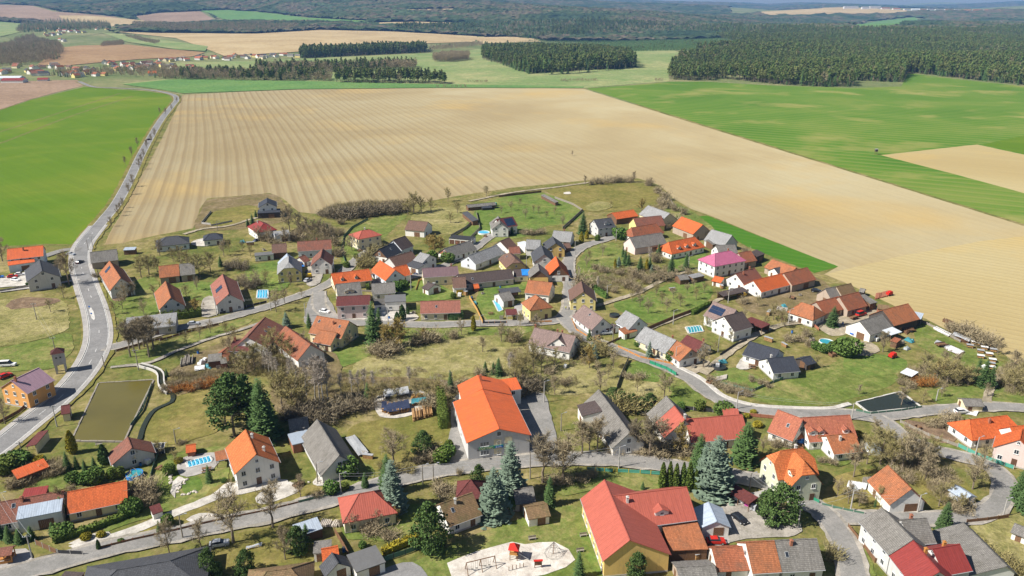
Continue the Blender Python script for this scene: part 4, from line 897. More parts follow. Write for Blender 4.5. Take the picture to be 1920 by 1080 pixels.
H('D8', 'shed', 'black roofed garden shed right of the new bungalow', ('g', 1502, 672, 1520, 667, 3.6, 5.0, 2.4, 'DK', 'A'))
H('D9', 'house', 'white farmhouse with orange hip roof and long brick red wing', ('h', 1503, 567, 1526, 574, 7.0, 8.5, 3.6, 'OO', 'W', {'ext': 2.6}), ('g', 1530, 566, 1572, 556, 6.2, 8.5, 3.0, 'OW', 'K', {'w': 0}), ('g', 1573, 556, 1610, 547, 7.2, 9.5, 3.2, 'OW', 'K', {'w': 0}), ('m', 1609, 555, 1622, 552, 4.4, -6, 3.2, 'GS', 'D', {'w': 0}))
H('D10', 'barn', 'brown and grey roofed barn at the field edge behind the farmhouse', ('g', 1547, 541, 1568, 537, 6.6, 8, 3.0, 'GS', 'K'), ('g', 1568, 537, 1596, 531, 7.0, 8.5, 3.2, 'MO', 'K'))
H('D11', 'barn', 'big barn with orange roof and white firewall at the field edge', ('g', 1655, 581, 1703, 569, 8.0, 11, 4.0, 'OO', 'A'), ('g', 1611, 602, 1654, 589, 6.8, 10, 3.4, 'GS', 'W', {}), ('m', 1648, 616, 1668, 610, 3.6, -5, 3.0, 'WH', 'D', {'open': 2}), ('m', 1712, 584, 1732, 588, 4.0, -4, 3.2, 'BL', 'A'))
H('D11b', 'shed', 'low dark roofed brick shed behind the big orange barn', ('m', 1645, 570, 1668, 573, 3.2, -4, 2.8, 'MO', 'R'))
H('D15', 'hut', 'small pale stone hut in the meadow beside the pond road', ('g', 1803, 747, 1840, 748, 3.4, 4.4, 2.4, 'GS', 'C'))
H('D14', 'hut', 'garden hut with white roof among orange bushes', ('m', 1700, 690, 1722, 698, 3.0, -3.6, 2.6, 'WH', 'D', {'open': 1}))
H('D16', 'hut', 'small wooden raised hide at the edge of the sandy field', ('g', 1613, 540, 1623, 542, 3.2, 3.2, 2.4, 'GS', 'A'))
H('D17', 'shed', 'tiny shed with rusty roof right of the big orange barn', ('m', 1677, 632, 1690, 636, 2.8, -3, 2.4, 'OW', 'D'))
# ---- upper right farms
H('E1', 'barn', 'grey roofed barn at the green wheat strip', ('g', 1334, 430, 1373, 441, 8.0, 10, 3.6, 'GL', 'S'), ('m', 1324, 450, 1336, 448, 4.0, -5, 3, 'GS', 'D'))
H('E2', 'house', 'grey roofed white house behind the pink roofed villa', ('g', 1342, 460, 1378, 458, 8.0, 9.5, 4.6, 'GS', 'W', {}))
H('E3', 'villa', 'two storey white villa with pink hip roof', ('h', 1341, 475, 1369, 470, 9.6, 11, 6.0, 'PK', 'W', {'ext': 4.5, 'ch': [(0.9, 0.4)]}))
H('E4', 'barn', 'rusty orange roofed barn right of the pink roofed villa', ('g', 1384, 474, 1408, 470, 6.6, 9, 3.4, 'OW', 'K'), ('m', 1404, 474, 1420, 468, 4.6, -4, 3.6, 'DB', 'A'))
H('E5', 'shed', 'small white shed with bright orange roof in front of the pink roofed villa', ('g', 1340, 517, 1358, 521, 3.8, 5.2, 2.5, 'OB', 'W'))
H('E6', 'house', 'white gabled house with weathered brown roof in the farm row', ('g', 1379, 513, 1415, 502, 7.0, 9.5, 3.4, 'BW', 'W', {'ch': [(0.3, -1.2), (0.75, 0.2)]}))
H('E7', 'house', 'long farmhouse with vivid orange roof in the farm row', ('g', 1412, 526, 1468, 512, 6.8, 9.5, 3.4, 'OB', 'W', {'sp': 4}))
H('E8', 'barn', 'barn with brown and rust roof continuing the orange farmhouse', ('g', 1469, 512, 1514, 501, 7.4, 10, 3.6, 'OW', 'K'))
H('E9', 'barn', 'pale orange roofed barn along the green wheat strip', ('g', 1448, 486, 1493, 502, 6.0, 9, 3.2, 'OO', 'K'))
H('E10', 'shed', 'dark grey roofed shed between the farm row roofs', ('g', 1451, 503, 1474, 499, 4.6, 6.5, 2.6, 'DG', 'W'))
H('E11', 'shed', 'low log store with dark roof left of the farm row', ('m', 1345, 548, 1392, 538, 3.0, -3.6, 2.5, 'DB', 'D', {'open': 1}))
H('F1', 'house', 'new grey house with dark roof and terraces', ('g', 1113, 412, 1146, 408, 8.8, 9.5, 5.4, 'DG', 'S', {'dor': [(0.6, 3.2)]}), ('f', 1128, 429, 1152, 424, 3.0, 3.4, 3.0, 'GL', 'S', {'w': 1}))
H('F2', 'barn', 'open barn with bright orange roof below the paddock', ('g', 1147, 399, 1188, 393, 6.0, 9, 3.6, 'OB', 'D'))
H('F3', 'barn', 'grey sheet roofed barn with cream gable below the paddock', ('g', 1215, 385, 1256, 400, 8.6, 11.5, 4.4, 'GL', 'C'))
H('F4', 'barn', 'yellow gabled barn with weathered red roof', ('g', 1187, 409, 1240, 404, 7.6, 9.5, 3.6, 'BW', 'Y'))
H('F5', 'house', 'white farmhouse with rusty orange roof left of the gravel lane', ('h', 1184, 427, 1230, 419, 7.2, 9, 3.4, 'OW', 'W', {'ext': 1.5}))
H('F6', 'barn', 'grey-brown roofed stone barn in front of the rusty farmhouse', ('g', 1180, 445, 1240, 436, 7.8, 10, 3.8, 'GS', 'P'))
H('F7', 'barn', 'tall barn with pale orange roof at the wheat corner', ('g', 1278, 406, 1318, 421, 8.4, 11, 4.2, 'OB', 'K'))
H('F8', 'house', 'long white house with deep orange roof and three dormers', ('h', 1254, 454, 1302, 444, 7.4, 10, 3.4, 'OB', 'W', {'ext': 2.2, 'dor': [(0.2, 2.0), (0.5, 2.0), (0.8, 2.0)]}))
H('F9', 'house', 'yellow house with brown gable roof at the lane corner', ('g', 1090, 527, 1094, 547, 8.4, 10, 4.6, 'BR', 'Y', {}))
H('F11', 'shed', 'garden shed with grey roof beside the orchard track', ('g', 1270, 516, 1288, 514, 3.8, 5, 2.6, 'GS', 'D'), ('m', 1290, 516, 1312, 511, 3.0, -3, 2.6, 'GL', 'D'))
# ---- centre
H('G1', 'house', 'white gabled house with blue solar panels on a maroon roof', ('g', 930, 411, 962, 406, 8.4, 9.5, 4.8, 'MR', 'W', {'sol': (0.45, 0.25, 5, 3)}), ('g', 934, 405, 938, 418, 8.0, 8.5, 4.8, 'GS', 'W', {'nodoor': True}))
H('G3', 'garage', 'row of four garages with brown doors', ('f', 846, 443, 888, 447, 3.2, 6, 3.2, 'DG', 'W', {'gd': 4}))
H('G4', 'house', 'long low cottage with grey roof and small white gable beside the garages', ('g', 832, 466, 882, 451, 6.2, 8.5, 3.0, 'GS', 'W', {'gw': 'R', 'ch': [(0.5, 0.3)]}))
H('G5', 'barn', 'very long light grey roofed barn with white gable', ('g', 877, 480, 932, 459, 6.4, 9, 3.4, 'GL', 'B', {'w': 1, 'sp': 6}))
H('G6', 'barn', 'brown roofed barn with tall white gable', ('g', 937, 452, 955, 445, 7.4, 10, 3.8, 'BR', 'W'))
H('G7', 'house', 'small cream house with dusty pink roof behind the cream chalet', ('g', 953, 463, 974, 462, 5.8, 6.5, 3.6, 'BW', 'C', {}))
H('G8', 'shed', 'pale sheet roofed shed between the grey roofs', ('m', 970, 455, 984, 452, 4.0, -6, 3.2, 'WH', 'W'))
H('G9', 'barn', 'grey roofed barn with wide dark gate', ('g', 987, 449, 1014, 450, 7.0, 9, 3.8, 'GL', 'W'))
H('G10', 'house', 'pale gabled house with dark grey roof in the old centre', ('g', 1015, 459, 1021, 477, 7.4, 9.5, 3.8, 'DG', 'S', {}))
H('G11', 'house', 'cream chalet with brown half-hip roof in the old centre', ('k', 953, 471, 968, 487, 7.4, 9, 4.2, 'BR', 'Y', {'sky': [(0.3, 0.4)]}))
H('G12', 'house', 'tan gabled house with dark roof below the grey farmhouse', ('g', 1036, 443, 1042, 456, 7.6, 9, 4.4, 'DG', 'N', {}))
H('G13', 'house', 'white farmhouse with grey roof at the meadow edge', ('g', 1038, 432, 1074, 435, 6.8, 9.5, 3.2, 'GL', 'W', {'ch': [(0.55, 0.2)]}))
H('G13b', 'hut', 'small brown roofed hut beside the lane bend', ('g', 1056, 456, 1068, 455, 4.0, 5, 2.4, 'BR', 'D'))
H('G14', 'house', 'white cottage with wooden gable and orange left slope by the lane', ('g', 1042, 480, 1048, 498, 7.8, 9, 3.2, 'OB', 'W', {'gw': 'D'}))
H('G15', 'barn', 'ochre barn with boarded gable and grey roof', ('g', 1008, 493, 1011, 507, 7.6, 8, 4.4, 'GS', 'N', {'gw': 'D'}))
H('G16', 'house', 'very long dark roofed house with pale pink wall', ('g', 857, 515, 958, 504, 6.0, 9, 3.2, 'DB', 'P', {'sky': [(0.1, 0.6), (0.25, 0.6)], 'sp': 5}))
H('G16b', 'house', 'small white house with blue tarpaulin on its roof', ('g', 962, 505, 990, 504, 4.8, 8, 2.9, 'DB', 'W', {}))
H('G17', 'house', 'white house with brown roof and yellow gate', ('g', 848, 520, 873, 519, 6.6, 8.5, 3.6, 'BR', 'W', {'gd': 1, 'gm': 'paint_yellow'}))
H('G18', 'house', 'white house with clean orange roof in the village centre', ('g', 990, 525, 1036, 530, 7.6, 9.5, 4.0, 'OO', 'W', {}))
H('G19', 'house', 'yellow house with orange and maroon hip roof by the bend', ('h', 1004, 553, 1010, 558, 8.6, 9, 5.2, 'OO', 'Y', {'ext': 2.5}))
H('G20', 'shed', 'grey roofed outbuilding with lean-to beside the long pool', ('g', 934, 550, 956, 546, 5.0, 8.5, 3.0, 'GS', 'S'))
H('G20b', 'canopy', 'dark lean-to roof with solar collector above the grey outbuilding', ('m', 934, 542, 972, 538, 3.6, -4, 3.0, 'DG', 'D', {'open': 1}))
H('G21', 'carport', 'maroon carport beside the long pool', ('m', 947, 580, 968, 579, 3.2, -5, 2.9, 'MR', 'W', {'open': 1}))
H('G24', 'house', 'long low house with dusty red roof behind a dark hedge', ('g', 788, 565, 863, 563, 6.4, 9, 3.4, 'RP', 'C', {'sky': [(0.4, 0.5)]}))
H('G26', 'hut', 'little red roofed playhouse beside the brown roofed white house', ('g', 887, 533, 897, 532, 3.0, 3.4, 2.0, 'OB', 'R'))
H('H1', 'house', 'cream two storey house with red hip roof on its own lawn', ('h', 679, 432, 690, 430, 8.6, 10, 6.2, 'RD', 'C', {'ext': 4.6, 'ch': [(0.5, 0.3)], 'cm': 'pale_concrete'}))
H('H2', 'house', 'black roofed white house with honey coloured wooden gable', ('g', 710, 467, 738, 455, 7.0, 9, 3.2, 'DK', 'W', {'gw': 'D', 'sky': [(0.6, 0.4)]}), ('g', 737, 450, 760, 442, 8.2, 10, 4.2, 'DB', 'B', {'nodoor': True}))
H('H3', 'barn', 'brown roofed barn in front of the black roofed house', ('g', 729, 483, 772, 471, 6.8, 9, 3.6, 'BR', 'S'))
H('H4', 'house', 'white L-shaped house with vivid orange roof in the centre', ('g', 712, 488, 741, 506, 7.2, 9, 3.4, 'OB', 'B', {}), ('g', 738, 501, 763, 496, 6.6, 8, 3.4, 'OB', 'B', {'nodoor': True}), ('m', 690, 507, 708, 506, 3.4, -3, 2.8, 'OO', 'D', {'open': 1}))
H('H5', 'house', 'long house with vivid orange roof above the grey twin house', ('g', 621, 513, 692, 504, 6.8, 9, 3.4, 'OB', 'C', {'dor': [(0.24, 1.4), (0.6, 1.4)]}))
H('H6', 'house', 'grey roofed house with cream gable dormer', ('g', 629, 533, 675, 528, 8.2, 10, 4.2, 'GS', 'C', {'dor': [(0.5, 4.0)]}))
H('H7', 'house', 'boxy pale pink house with maroon roof beside the square', ('g', 631, 556, 694, 553, 8.0, 9.5, 6.0, 'MR', 'P', {}))
H('H8', 'garage', 'white outbuilding with lichen grey roof and red garage door', ('g', 696, 532, 740, 529, 6.2, 8, 3.4, 'GS', 'W', {'w': 1, 'dm': 'paint_red'}))
H('H9', 'house', 'half finished pale block house with flat grey roofs', ('f', 722, 560, 760, 558, 4.2, 8, 4.2, 'GL', 'W', {}), ('f', 702, 566, 722, 565, 3.2, 6.5, 3.2, 'GS', 'W', {'nodoor': True}))
H('H10', 'house', 'cream house with purple-brown sheet roof', ('g', 791, 503, 858, 499, 6.8, 9.5, 4.4, 'PU', 'C', {'ch': [(0.82, 0.4)], 'nodoor': True}))
H('H11', 'shed', 'small white shed with brown roof below the purple roof', ('g', 803, 529, 815, 534, 4.2, 6.5, 2.8, 'DB', 'W'))
H('H12', 'house', 'split level white house with grey upper and dark lower roof', ('g', 788, 473, 806, 478, 7.4, 8.5, 5.0, 'GL', 'W', {}), ('m', 778, 486, 802, 493, 4.4, -6, 3.2, 'DG', 'W', {'w': 0}))
H('H13', 'barn', 'open fronted barn with brown roof in dry grass', ('g', 766, 413, 803, 416, 7.2, 11, 3.8, 'BR', 'W'))
# ---- left and upper left
H('I1', 'house', 'modern blue-black house at the edge of the ploughed field', ('g', 501, 371, 501, 380, 8.6, 9.5, 6.2, 'DK', 'W', {'sp': 4}), ('m', 484, 393, 526, 391, 4.0, -6, 3.4, 'DK', 'A', {'w': 0}))
H('I2', 'house', 'white house with crimson roof below the modern house', ('h', 486, 414, 494, 419, 7.6, 10, 4.6, 'CR', 'W', {'ext': 4, 'ch': [(0.1, -1.2)], 'cm': 'pale_concrete'}))
H('I3', 'shed', 'pale flat shed right of the crimson roof', ('m', 512, 434, 541, 431, 4.4, -6, 3.8, 'GL', 'B'))
H('I4', 'house', 'long white house with worn reddish roof behind a courtyard', ('g', 557, 453, 621, 449, 7.4, 9.5, 4.2, 'BW', 'B', {'ch': [(0.58, 0.2)]}), ('g', 560, 482, 572, 478, 4.6, 6, 2.8, 'BW', 'S', {'w': 0}))
H('I5', 'house', 'white gabled house with brown roof in the courtyard', ('g', 605, 466, 601, 482, 8.4, 9, 4.6, 'BW', 'W', {}))
H('I6', 'house', 'yellow house with silver grey mansard roof', ('k', 541, 494, 541, 477, 9.0, 10, 4.6, 'GL', 'Y', {}), ('g', 538, 475, 540, 486, 8.0, 8, 4.6, 'BL', 'Y', {'nodoor': True}))
H('I7', 'barn', 'brown roofed shed with white annex in the meadow', ('g', 509, 458, 537, 456, 6.2, 8, 3.2, 'BR', 'D'), ('f', 478, 477, 512, 474, 3.0, 5, 3.0, 'GL', 'W', {'w': 1}))
H('I8', 'house', 'white house with pinkish red roof and one solar panel block', ('g', 417, 514, 429, 551, 8.0, 10, 4.2, 'RP', 'S', {'sol': (0.42, 0.42, 4, 2), 'side': -1}))
H('I9', 'house', 'small white house with dark blue hip roof beside a pale yard', ('h', 393, 438, 404, 437, 5.4, 8.5, 3.4, 'DK', 'W', {'ext': 3}))
H('I10', 'house', 'bungalow with dark grey hip roof at the field edge', ('h', 312, 444, 332, 442, 6.2, 11, 3.4, 'DG', 'B', {'ext': 5}))
H('I11', 'barn', 'barn with half orange half grey roof in the orchard', ('g', 297, 499, 335, 495, 7.0, 9.5, 3.4, 'OO', 'K'), ('g', 336, 495, 364, 492, 7.0, 9.5, 3.4, 'GS', 'K'))
H('I12', 'house', 'grey gabled house with orange left slope behind the tall hedge', ('g', 310, 527, 320, 558, 8.0, 9, 4.0, 'OO', 'S', {'w': 1, 'sp': 4}))
H('J1', 'house', 'two storey house with orange red roof at the far left road corner', ('g', 13, 467, 81, 460, 9.0, 10.5, 5.6, 'OS', 'B', {'ch': [(0.45, -1.6, 1.4)]}), ('m', 14, 491, 64, 484, 4.6, -3, 3.8, 'OS', 'B', {'w': 0}))
H('J2', 'house', 'grey rendered house with slate blue roof beside the car park', ('g', 74, 487, 79, 508, 8.6, 12, 5.0, 'DG', 'S', {'sp': 5}))
H('J3', 'barn', 'grey roofed barn at the main road bend', ('g', 168, 473, 219, 467, 7.2, 10, 3.6, 'GS', 'K'))
H('J4', 'house', 'narrow house with orange roof and solar panels by the main road', ('g', 205, 489, 226, 521, 8.8, 9, 4.4, 'OO', 'S', {'sol': (0.2, 0.3, 3, 2), 'side': -1}))
H('J5', 'shed', 'small blue-grey roofed shed at the field edge', ('m', 234, 464, 256, 463, 3.0, -3, 2.6, 'BL', 'D'))
H('K1', 'house', 'orange plastered house with lilac metal roof by the main road', ('g', 20, 714, 73, 689, 9.0, 10.5, 5.8, 'LI', 'O', {'ch': [(0.1, -0.8, 1.4)], 'nodoor': True}))
H('K2b', 'hut', 'maroon roofed hut between the main road and the pond', ('g', 114, 761, 131, 758, 4.2, 4.6, 2.9, 'MR', 'C'))
H('K3', 'house', 'wide low house with flat grey roof behind the bare lime trees', ('m', 237, 596, 332, 586, 5.0, -9, 3.4, 'GL', 'G', {'sp': 4}))
H('K4', 'shelter', 'long bus shelter with maroon roof at the main road', ('m', 90, 806, 66, 834, 3.0, -2.4, 2.6, 'MR', 'C', {'open': 1, 'w': 0}))
H('L1', 'house', 'long old house with weathered tiled roof and white gable', ('g', 497, 594, 463, 632, 7.4, (4.5, 6.5), 3.8, 'BW', 'W', {'sky': [(0.3, 0.5), (0.5, 0.5)]}))
H('L2', 'house', 'low white annex with maroon sheet roof below the weathered roof', ('m', 438, 637, 478, 638, 4.6, -6, 3.2, 'MR', 'W', {'ch': [(0.1, -0.5)], 'nodoor': True}))
H('L3', 'barn', 'barn with half orange half dark roof beside the white birches', ('g', 535, 611, 582, 646, 7.6, 9.5, 3.4, 'OW', 'W'))
H('L4', 'house', 'cream house with orange hip roof and front wing', ('g', 594, 592, 655, 602, 8.6, 11, 4.4, 'OO', 'C', {'ch': [(0.6, -1.8)], 'sky': [(0.15, 0.3), (0.8, 0.4)], 'nodoor': True}), ('g', 598, 618, 632, 624, 6.0, 8, 3.2, 'OO', 'C', {}))
H('L5', 'shed', 'ramshackle grey roofed shed in the junk garden', ('m', 390, 665, 416, 662, 3.6, -4, 2.8, 'GS', 'D'), ('m', 412, 672, 424, 670, 3.0, -3, 2.4, 'GS', 'R'))
H('L6', 'shed', 'brick shed with rusty roof at the junk garden corner', ('g', 416, 660, 428, 650, 3.6, 4, 2.6, 'OW', 'R'))
H('M1', 'house', 'white house with brown roof and front gable wing at the centre', ('g', 1002, 614, 1080, 630, 7.6, 9.5, 3.6, 'MV', 'W', {'ch': [(0.02, 0.2), (0.55, 0.5), (0.66, 0.6)], 'nodoor': True, 'cm': 'brick'}), ('g', 1054, 623, 1046, 634, 7.4, 7, 4.4, 'MV', 'W', {}))
H('M2', 'barn', 'long grey barn with white wall right of the hall', ('g', 1122, 730, 1181, 811, 7.2, 9.0, 3.2, 'GS', 'W', {'w': 1, 'sp': 6}), ('m', 1118, 750, 1128, 771, 5.4, -5.5, 4.2, 'DB', 'W', {'w': 0}))
H('M3', 'house', 'house with half grey half red steep roof', ('g', 1249, 742, 1264, 760, 8.2, 10.5, 3.4, 'GS', 'W', {'nodoor': True}), ('g', 1264, 761, 1284, 787, 8.2, 10.5, 3.4, 'RD', 'W', {'ch': [(0.9, 0.3, 1.4)], 'cm': 'pale_concrete', 'nodoor': True}), ('g', 1284, 786, 1392, 777, 7.4, 10.0, 3.4, 'RD', 'W', {'sp': 3.6}), ('m', 1354, 765, 1384, 767, 3.4, -4, 2.9, 'RD', 'D', {'open': 2, 'w': 0}))
H('M5', 'house', 'rambling house with coral orange roofs and dormers', ('g', 1458, 768, 1506, 786, 7.8, 9, 3.2, 'RT', 'W', {'nodoor': True, 'sky': [(0.6, 0.5)]}), ('g', 1504, 783, 1594, 778, 7.4, 10.5, 3.2, 'RT', 'W', {'dor': [(0.12, 2.6), (0.3, 1.8), (0.8, 1.8)]}))
H('M6', 'shed', 'grey roofed chicken shed along the meadow wall', ('g', 875, 384, 928, 379, 3.4, 4, 2.4, 'GS', 'D'))
H('M7', 'shed', 'dark long shed between dry grass and the meadow', ('m', 876, 396, 896, 412, 3.2, -3, 2.6, 'DG', 'D'))
H('M8', 'shed', 'low stable sheds at the corner of the paddock', ('m', 1020, 364, 1047, 378, 2.6, -2.0, 2.2, 'GS', 'D'))
H('M9', 'shed', 'black tilted shed beside the teal trailer', ('m', 901, 383, 920, 382, 2.8, -4.5, 1.6, 'DK', 'A'))
H('M10', 'shed', 'small grey shed beside the garden pool of the solar house', ('g', 1147, 606, 1156, 610, 3.2, 4, 2.2, 'DB', 'W'))
# ================================================================ TREES AND SHRUBS
def leaf_mat(name, col, col2, rough=0.8, k=0.5):
    m, t, b = nt(name); p = opos(t); n1 = noise(t, p, 0.8, 3, 0.6); r = orand(t)
    c = ramp(t, n1, [(0.3, mul(col, 0.75)), (0.7, mul(col, 1.25))]); c = mixc(t, mth(t, 'MULTIPLY', r, k), c, col2)
    t.links.new(c, b.inputs['Base Color']); b.inputs['Roughness'].default_value = rough; b.inputs['Specular IOR Level'].default_value = 0.12
    MATS[name] = m; return m
leaf_mat('needles_green', (0.085, 0.145, 0.045), (0.060, 0.10, 0.04)); leaf_mat('needles_blue', (0.17, 0.225, 0.165), (0.12, 0.175, 0.115))
leaf_mat('needles_pine', (0.080, 0.135, 0.038), (0.10, 0.135, 0.04)); leaf_mat('thuja_green', (0.105, 0.165, 0.03), (0.14, 0.155, 0.035))
leaf_mat('thuja_gold', (0.34, 0.28, 0.03), (0.25, 0.24, 0.03)); leaf_mat('bush_green', (0.09, 0.165, 0.035), (0.12, 0.16, 0.04))
leaf_mat('bark', (0.21, 0.165, 0.12), (0.25, 0.21, 0.165)); leaf_mat('bark_pale', (0.46, 0.43, 0.38), (0.36, 0.33, 0.28))
leaf_mat('twig_brown', (0.29, 0.235, 0.145), (0.35, 0.29, 0.18), 0.9, 0.7); leaf_mat('twig_olive', (0.31, 0.265, 0.11), (0.26, 0.225, 0.115), 0.9, 0.7)
leaf_mat('twig_gold', (0.36, 0.27, 0.085), (0.30, 0.24, 0.09), 0.9); leaf_mat('twig_rust', (0.38, 0.16, 0.04), (0.30, 0.15, 0.05), 0.9); leaf_mat('twig_pale', (0.42, 0.37, 0.31), (0.33, 0.28, 0.23), 0.9)
leaf_mat('twig_dark', (0.21, 0.175, 0.115), (0.25, 0.205, 0.135), 0.9)
def rvec(r):
    while True:
        v = Vector((r.uniform(-1, 1), r.uniform(-1, 1), r.uniform(-1, 1)))
        if 0.05 < v.length < 1: return v.normalized()
def twig(mb, p, d, ln, w, r):
    q = p + d * ln * 0.55 + rvec(r) * ln * 0.06; e = p + d * ln + Vector((0, 0, ln * 0.08)) + rvec(r) * ln * 0.1
    s = d.cross(rvec(r)); s = s.normalized() * w if s.length > 0.01 else Vector((w, 0, 0))
    n = len(mb.v); mb.v += [tuple(p - s), tuple(p + s), tuple(q - s * 0.8), tuple(q + s * 0.8), tuple(e)]
    mb.f += [(n, n + 1, n + 3, n + 2), (n + 2, n + 3, n + 4)]
def leaf(mb, p, size, r, up=None):
    a = rvec(r); b_ = rvec(r)
    if up is not None: a = (a + up * 1.2).normalized()
    b_ = a.cross(b_)
    if b_.length < 0.05: return
    b_ = b_.normalized() * size * r.uniform(0.4, 0.7); a = a * size * r.uniform(0.7, 1.2)
    n = len(mb.v); mb.v += [tuple(p - a * 0.5), tuple(p + b_), tuple(p + a * 0.6), tuple(p - b_)]; mb.f.append((n, n + 1, n + 2, n + 3))
def bare_proto(seed, Hh=10.0, spread=0.36, limbs=11, tw='twig_brown', bk='bark', clear=0.22, nt_=13, wid=0.030):
    r = random.Random(seed); tr = MB(); cr = MB()
    p = Vector((0, 0, -0.3)); pts = []; rad = Hh * (0.022 if bk == 'bark' else 0.015); n = 7
    for i in range(n + 1):
        z = Hh * 0.80 * i / n; q = Vector((r.uniform(-1, 1) * 0.03 * Hh * (i / n), r.uniform(-1, 1) * 0.03 * Hh * (i / n), z if i else -0.3)); pts.append(q)
    for i in range(n): tr.tube(pts[i], pts[i + 1], rad * (1 - i / n * 0.85), rad * (1 - (i + 1) / n * 0.85), 6 if i < 3 else 4, False)
    def along(t):
        x = t * n; i = min(n - 1, int(x)); return pts[i].lerp(pts[i + 1], x - i)
    for k in range(limbs):
        t = clear + (1 - clear) * (k + r.random() * 0.8) / limbs; b0 = along(t); az = k * 2.4 + r.uniform(-0.5, 0.5); el = R(r.uniform(18, 48) + 28 * t)
        d = Vector((math.cos(az) * math.cos(el), math.sin(az) * math.cos(el), math.sin(el)))
        ln = Hh * spread * (1.15 - 0.55 * t) * r.uniform(0.75, 1.15); rr = rad * 0.42 * (1.1 - t * 0.7); a = b0; segs = 3
        for s in range(segs):
            b_ = a + (d + rvec(r) * 0.18 + Vector((0, 0, 0.10 * s))).normalized() * ln / segs
            tr.tube(a, b_, rr * (1 - s / segs * 0.8), rr * (1 - (s + 1) / segs * 0.8), 4, False)
            for j in range(3):
                c = a.lerp(b_, r.random()); d2 = (d * 0.75 + rvec(r) * 0.8 + Vector((0, 0, 0.25))).normalized(); l2 = ln * r.uniform(0.22, 0.42); e = c + d2 * l2
                tr.tube(c, e, rr * 0.33, rr * 0.10, 3, False)
                for m_ in range(nt_):
                    g = c.lerp(e, r.uniform(0.2, 1.0)); twig(cr, g, (d2 * 0.6 + rvec(r) * 0.85 + Vector((0, 0, 0.2))).normalized(), Hh * r.uniform(0.05, 0.12), wid * Hh / 10, r)
            for m_ in range(3): twig(cr, a.lerp(b_, r.random()), (d + rvec(r)).normalized(), Hh * r.uniform(0.05, 0.10), wid * Hh / 10, r)
            a = b_
    return tr.data('trunk', MATS[bk]), cr.data('crown', MATS[tw]), Hh
def shrub_proto(seed, tw='twig_brown', Hh=3.0, Rr=1.7, n=760, wid=0.027):
    r = random.Random(seed); tr = MB(); cr = MB()
    for k in range(14):
        az = r.uniform(0, 6.28); d = Vector((math.cos(az), math.sin(az), r.uniform(0.9, 2.4))).normalized(); l = Hh * r.uniform(0.5, 0.85); b0 = Vector((r.uniform(-1, 1) * 0.35 * Rr, r.uniform(-1, 1) * 0.35 * Rr, -0.1))
        tr.tube(b0, b0 + d * l, 0.045, 0.015, 3, False)
        for j in range(n // 14):
            t = r.uniform(0.1, 1.0); g = b0 + d * l * t + rvec(r) * Rr * 0.28; g.z = max(0.05, g.z); twig(cr, g, (d * 0.5 + rvec(r) * 0.8 + Vector((0, 0, 0.35))).normalized(), r.uniform(0.35, 0.85) * Hh / 3, wid * Hh / 3 * 1.2, r)
    return tr.data('stem', MATS['bark']), cr.data('crown', MATS[tw]), Hh
def conifer_proto(seed, mat, Hh=12.0, Rr=2.6, wh=30, full=1.0, ragged=0.25):
    r = random.Random(seed); tr = MB(); cr = MB()
    tr.tube((0, 0, -0.3), (0, 0, Hh * 0.5), Hh * 0.016, Hh * 0.010, 6, False); tr.tube((0, 0, Hh * 0.5), (0, 0, Hh * 0.99), Hh * 0.010, 0.01, 5, False)
    for k in range(wh):
        t = 0.06 + 0.92 * k / wh; z = Hh * t; rad = Rr * (1 - t) ** 0.68 * (1 + ragged * r.uniform(-1, 0.6)) + 0.10
        nb = max(6, int(6 + 11 * rad / Rr))
        for j in range(nb):
            az = 6.283 * (j + r.uniform(-0.35, 0.35)) / nb + k * 0.7; ll = rad * r.uniform(0.75, 1.15); dx, dy = math.cos(az), math.sin(az); up = 0.35 * t
            prev = Vector((0, 0, z)); side = Vector((-dy, dx, 0))
            for s in range(4):
                f = (s + 1) / 4; q = Vector((dx * ll * f, dy * ll * f, z - ll * (0.34 - up) * f ** 1.3 + (0.10 * ll if s == 3 else 0)))
                w0 = ll * 0.24 * full * (1.15 - abs(f - 0.62)) * r.uniform(0.7, 1.2); dr = Vector((0, 0, -w0 * 0.55)); n = len(cr.v)
                mid = prev.lerp(q, 0.5)
                cr.v += [tuple(prev), tuple(mid + side * w0 + dr), tuple(q), tuple(mid - side * w0 + dr)]; cr.f += [(n, n + 1, n + 2), (n, n + 2, n + 3)]
                prev = q
    cr.tube((0, 0, Hh * 0.07), (0, 0, Hh * 0.9), Rr * 0.42, 0.05, 7, False)
    return tr.data('trunk', MATS['bark']), cr.data('crown', MATS[mat]), Hh
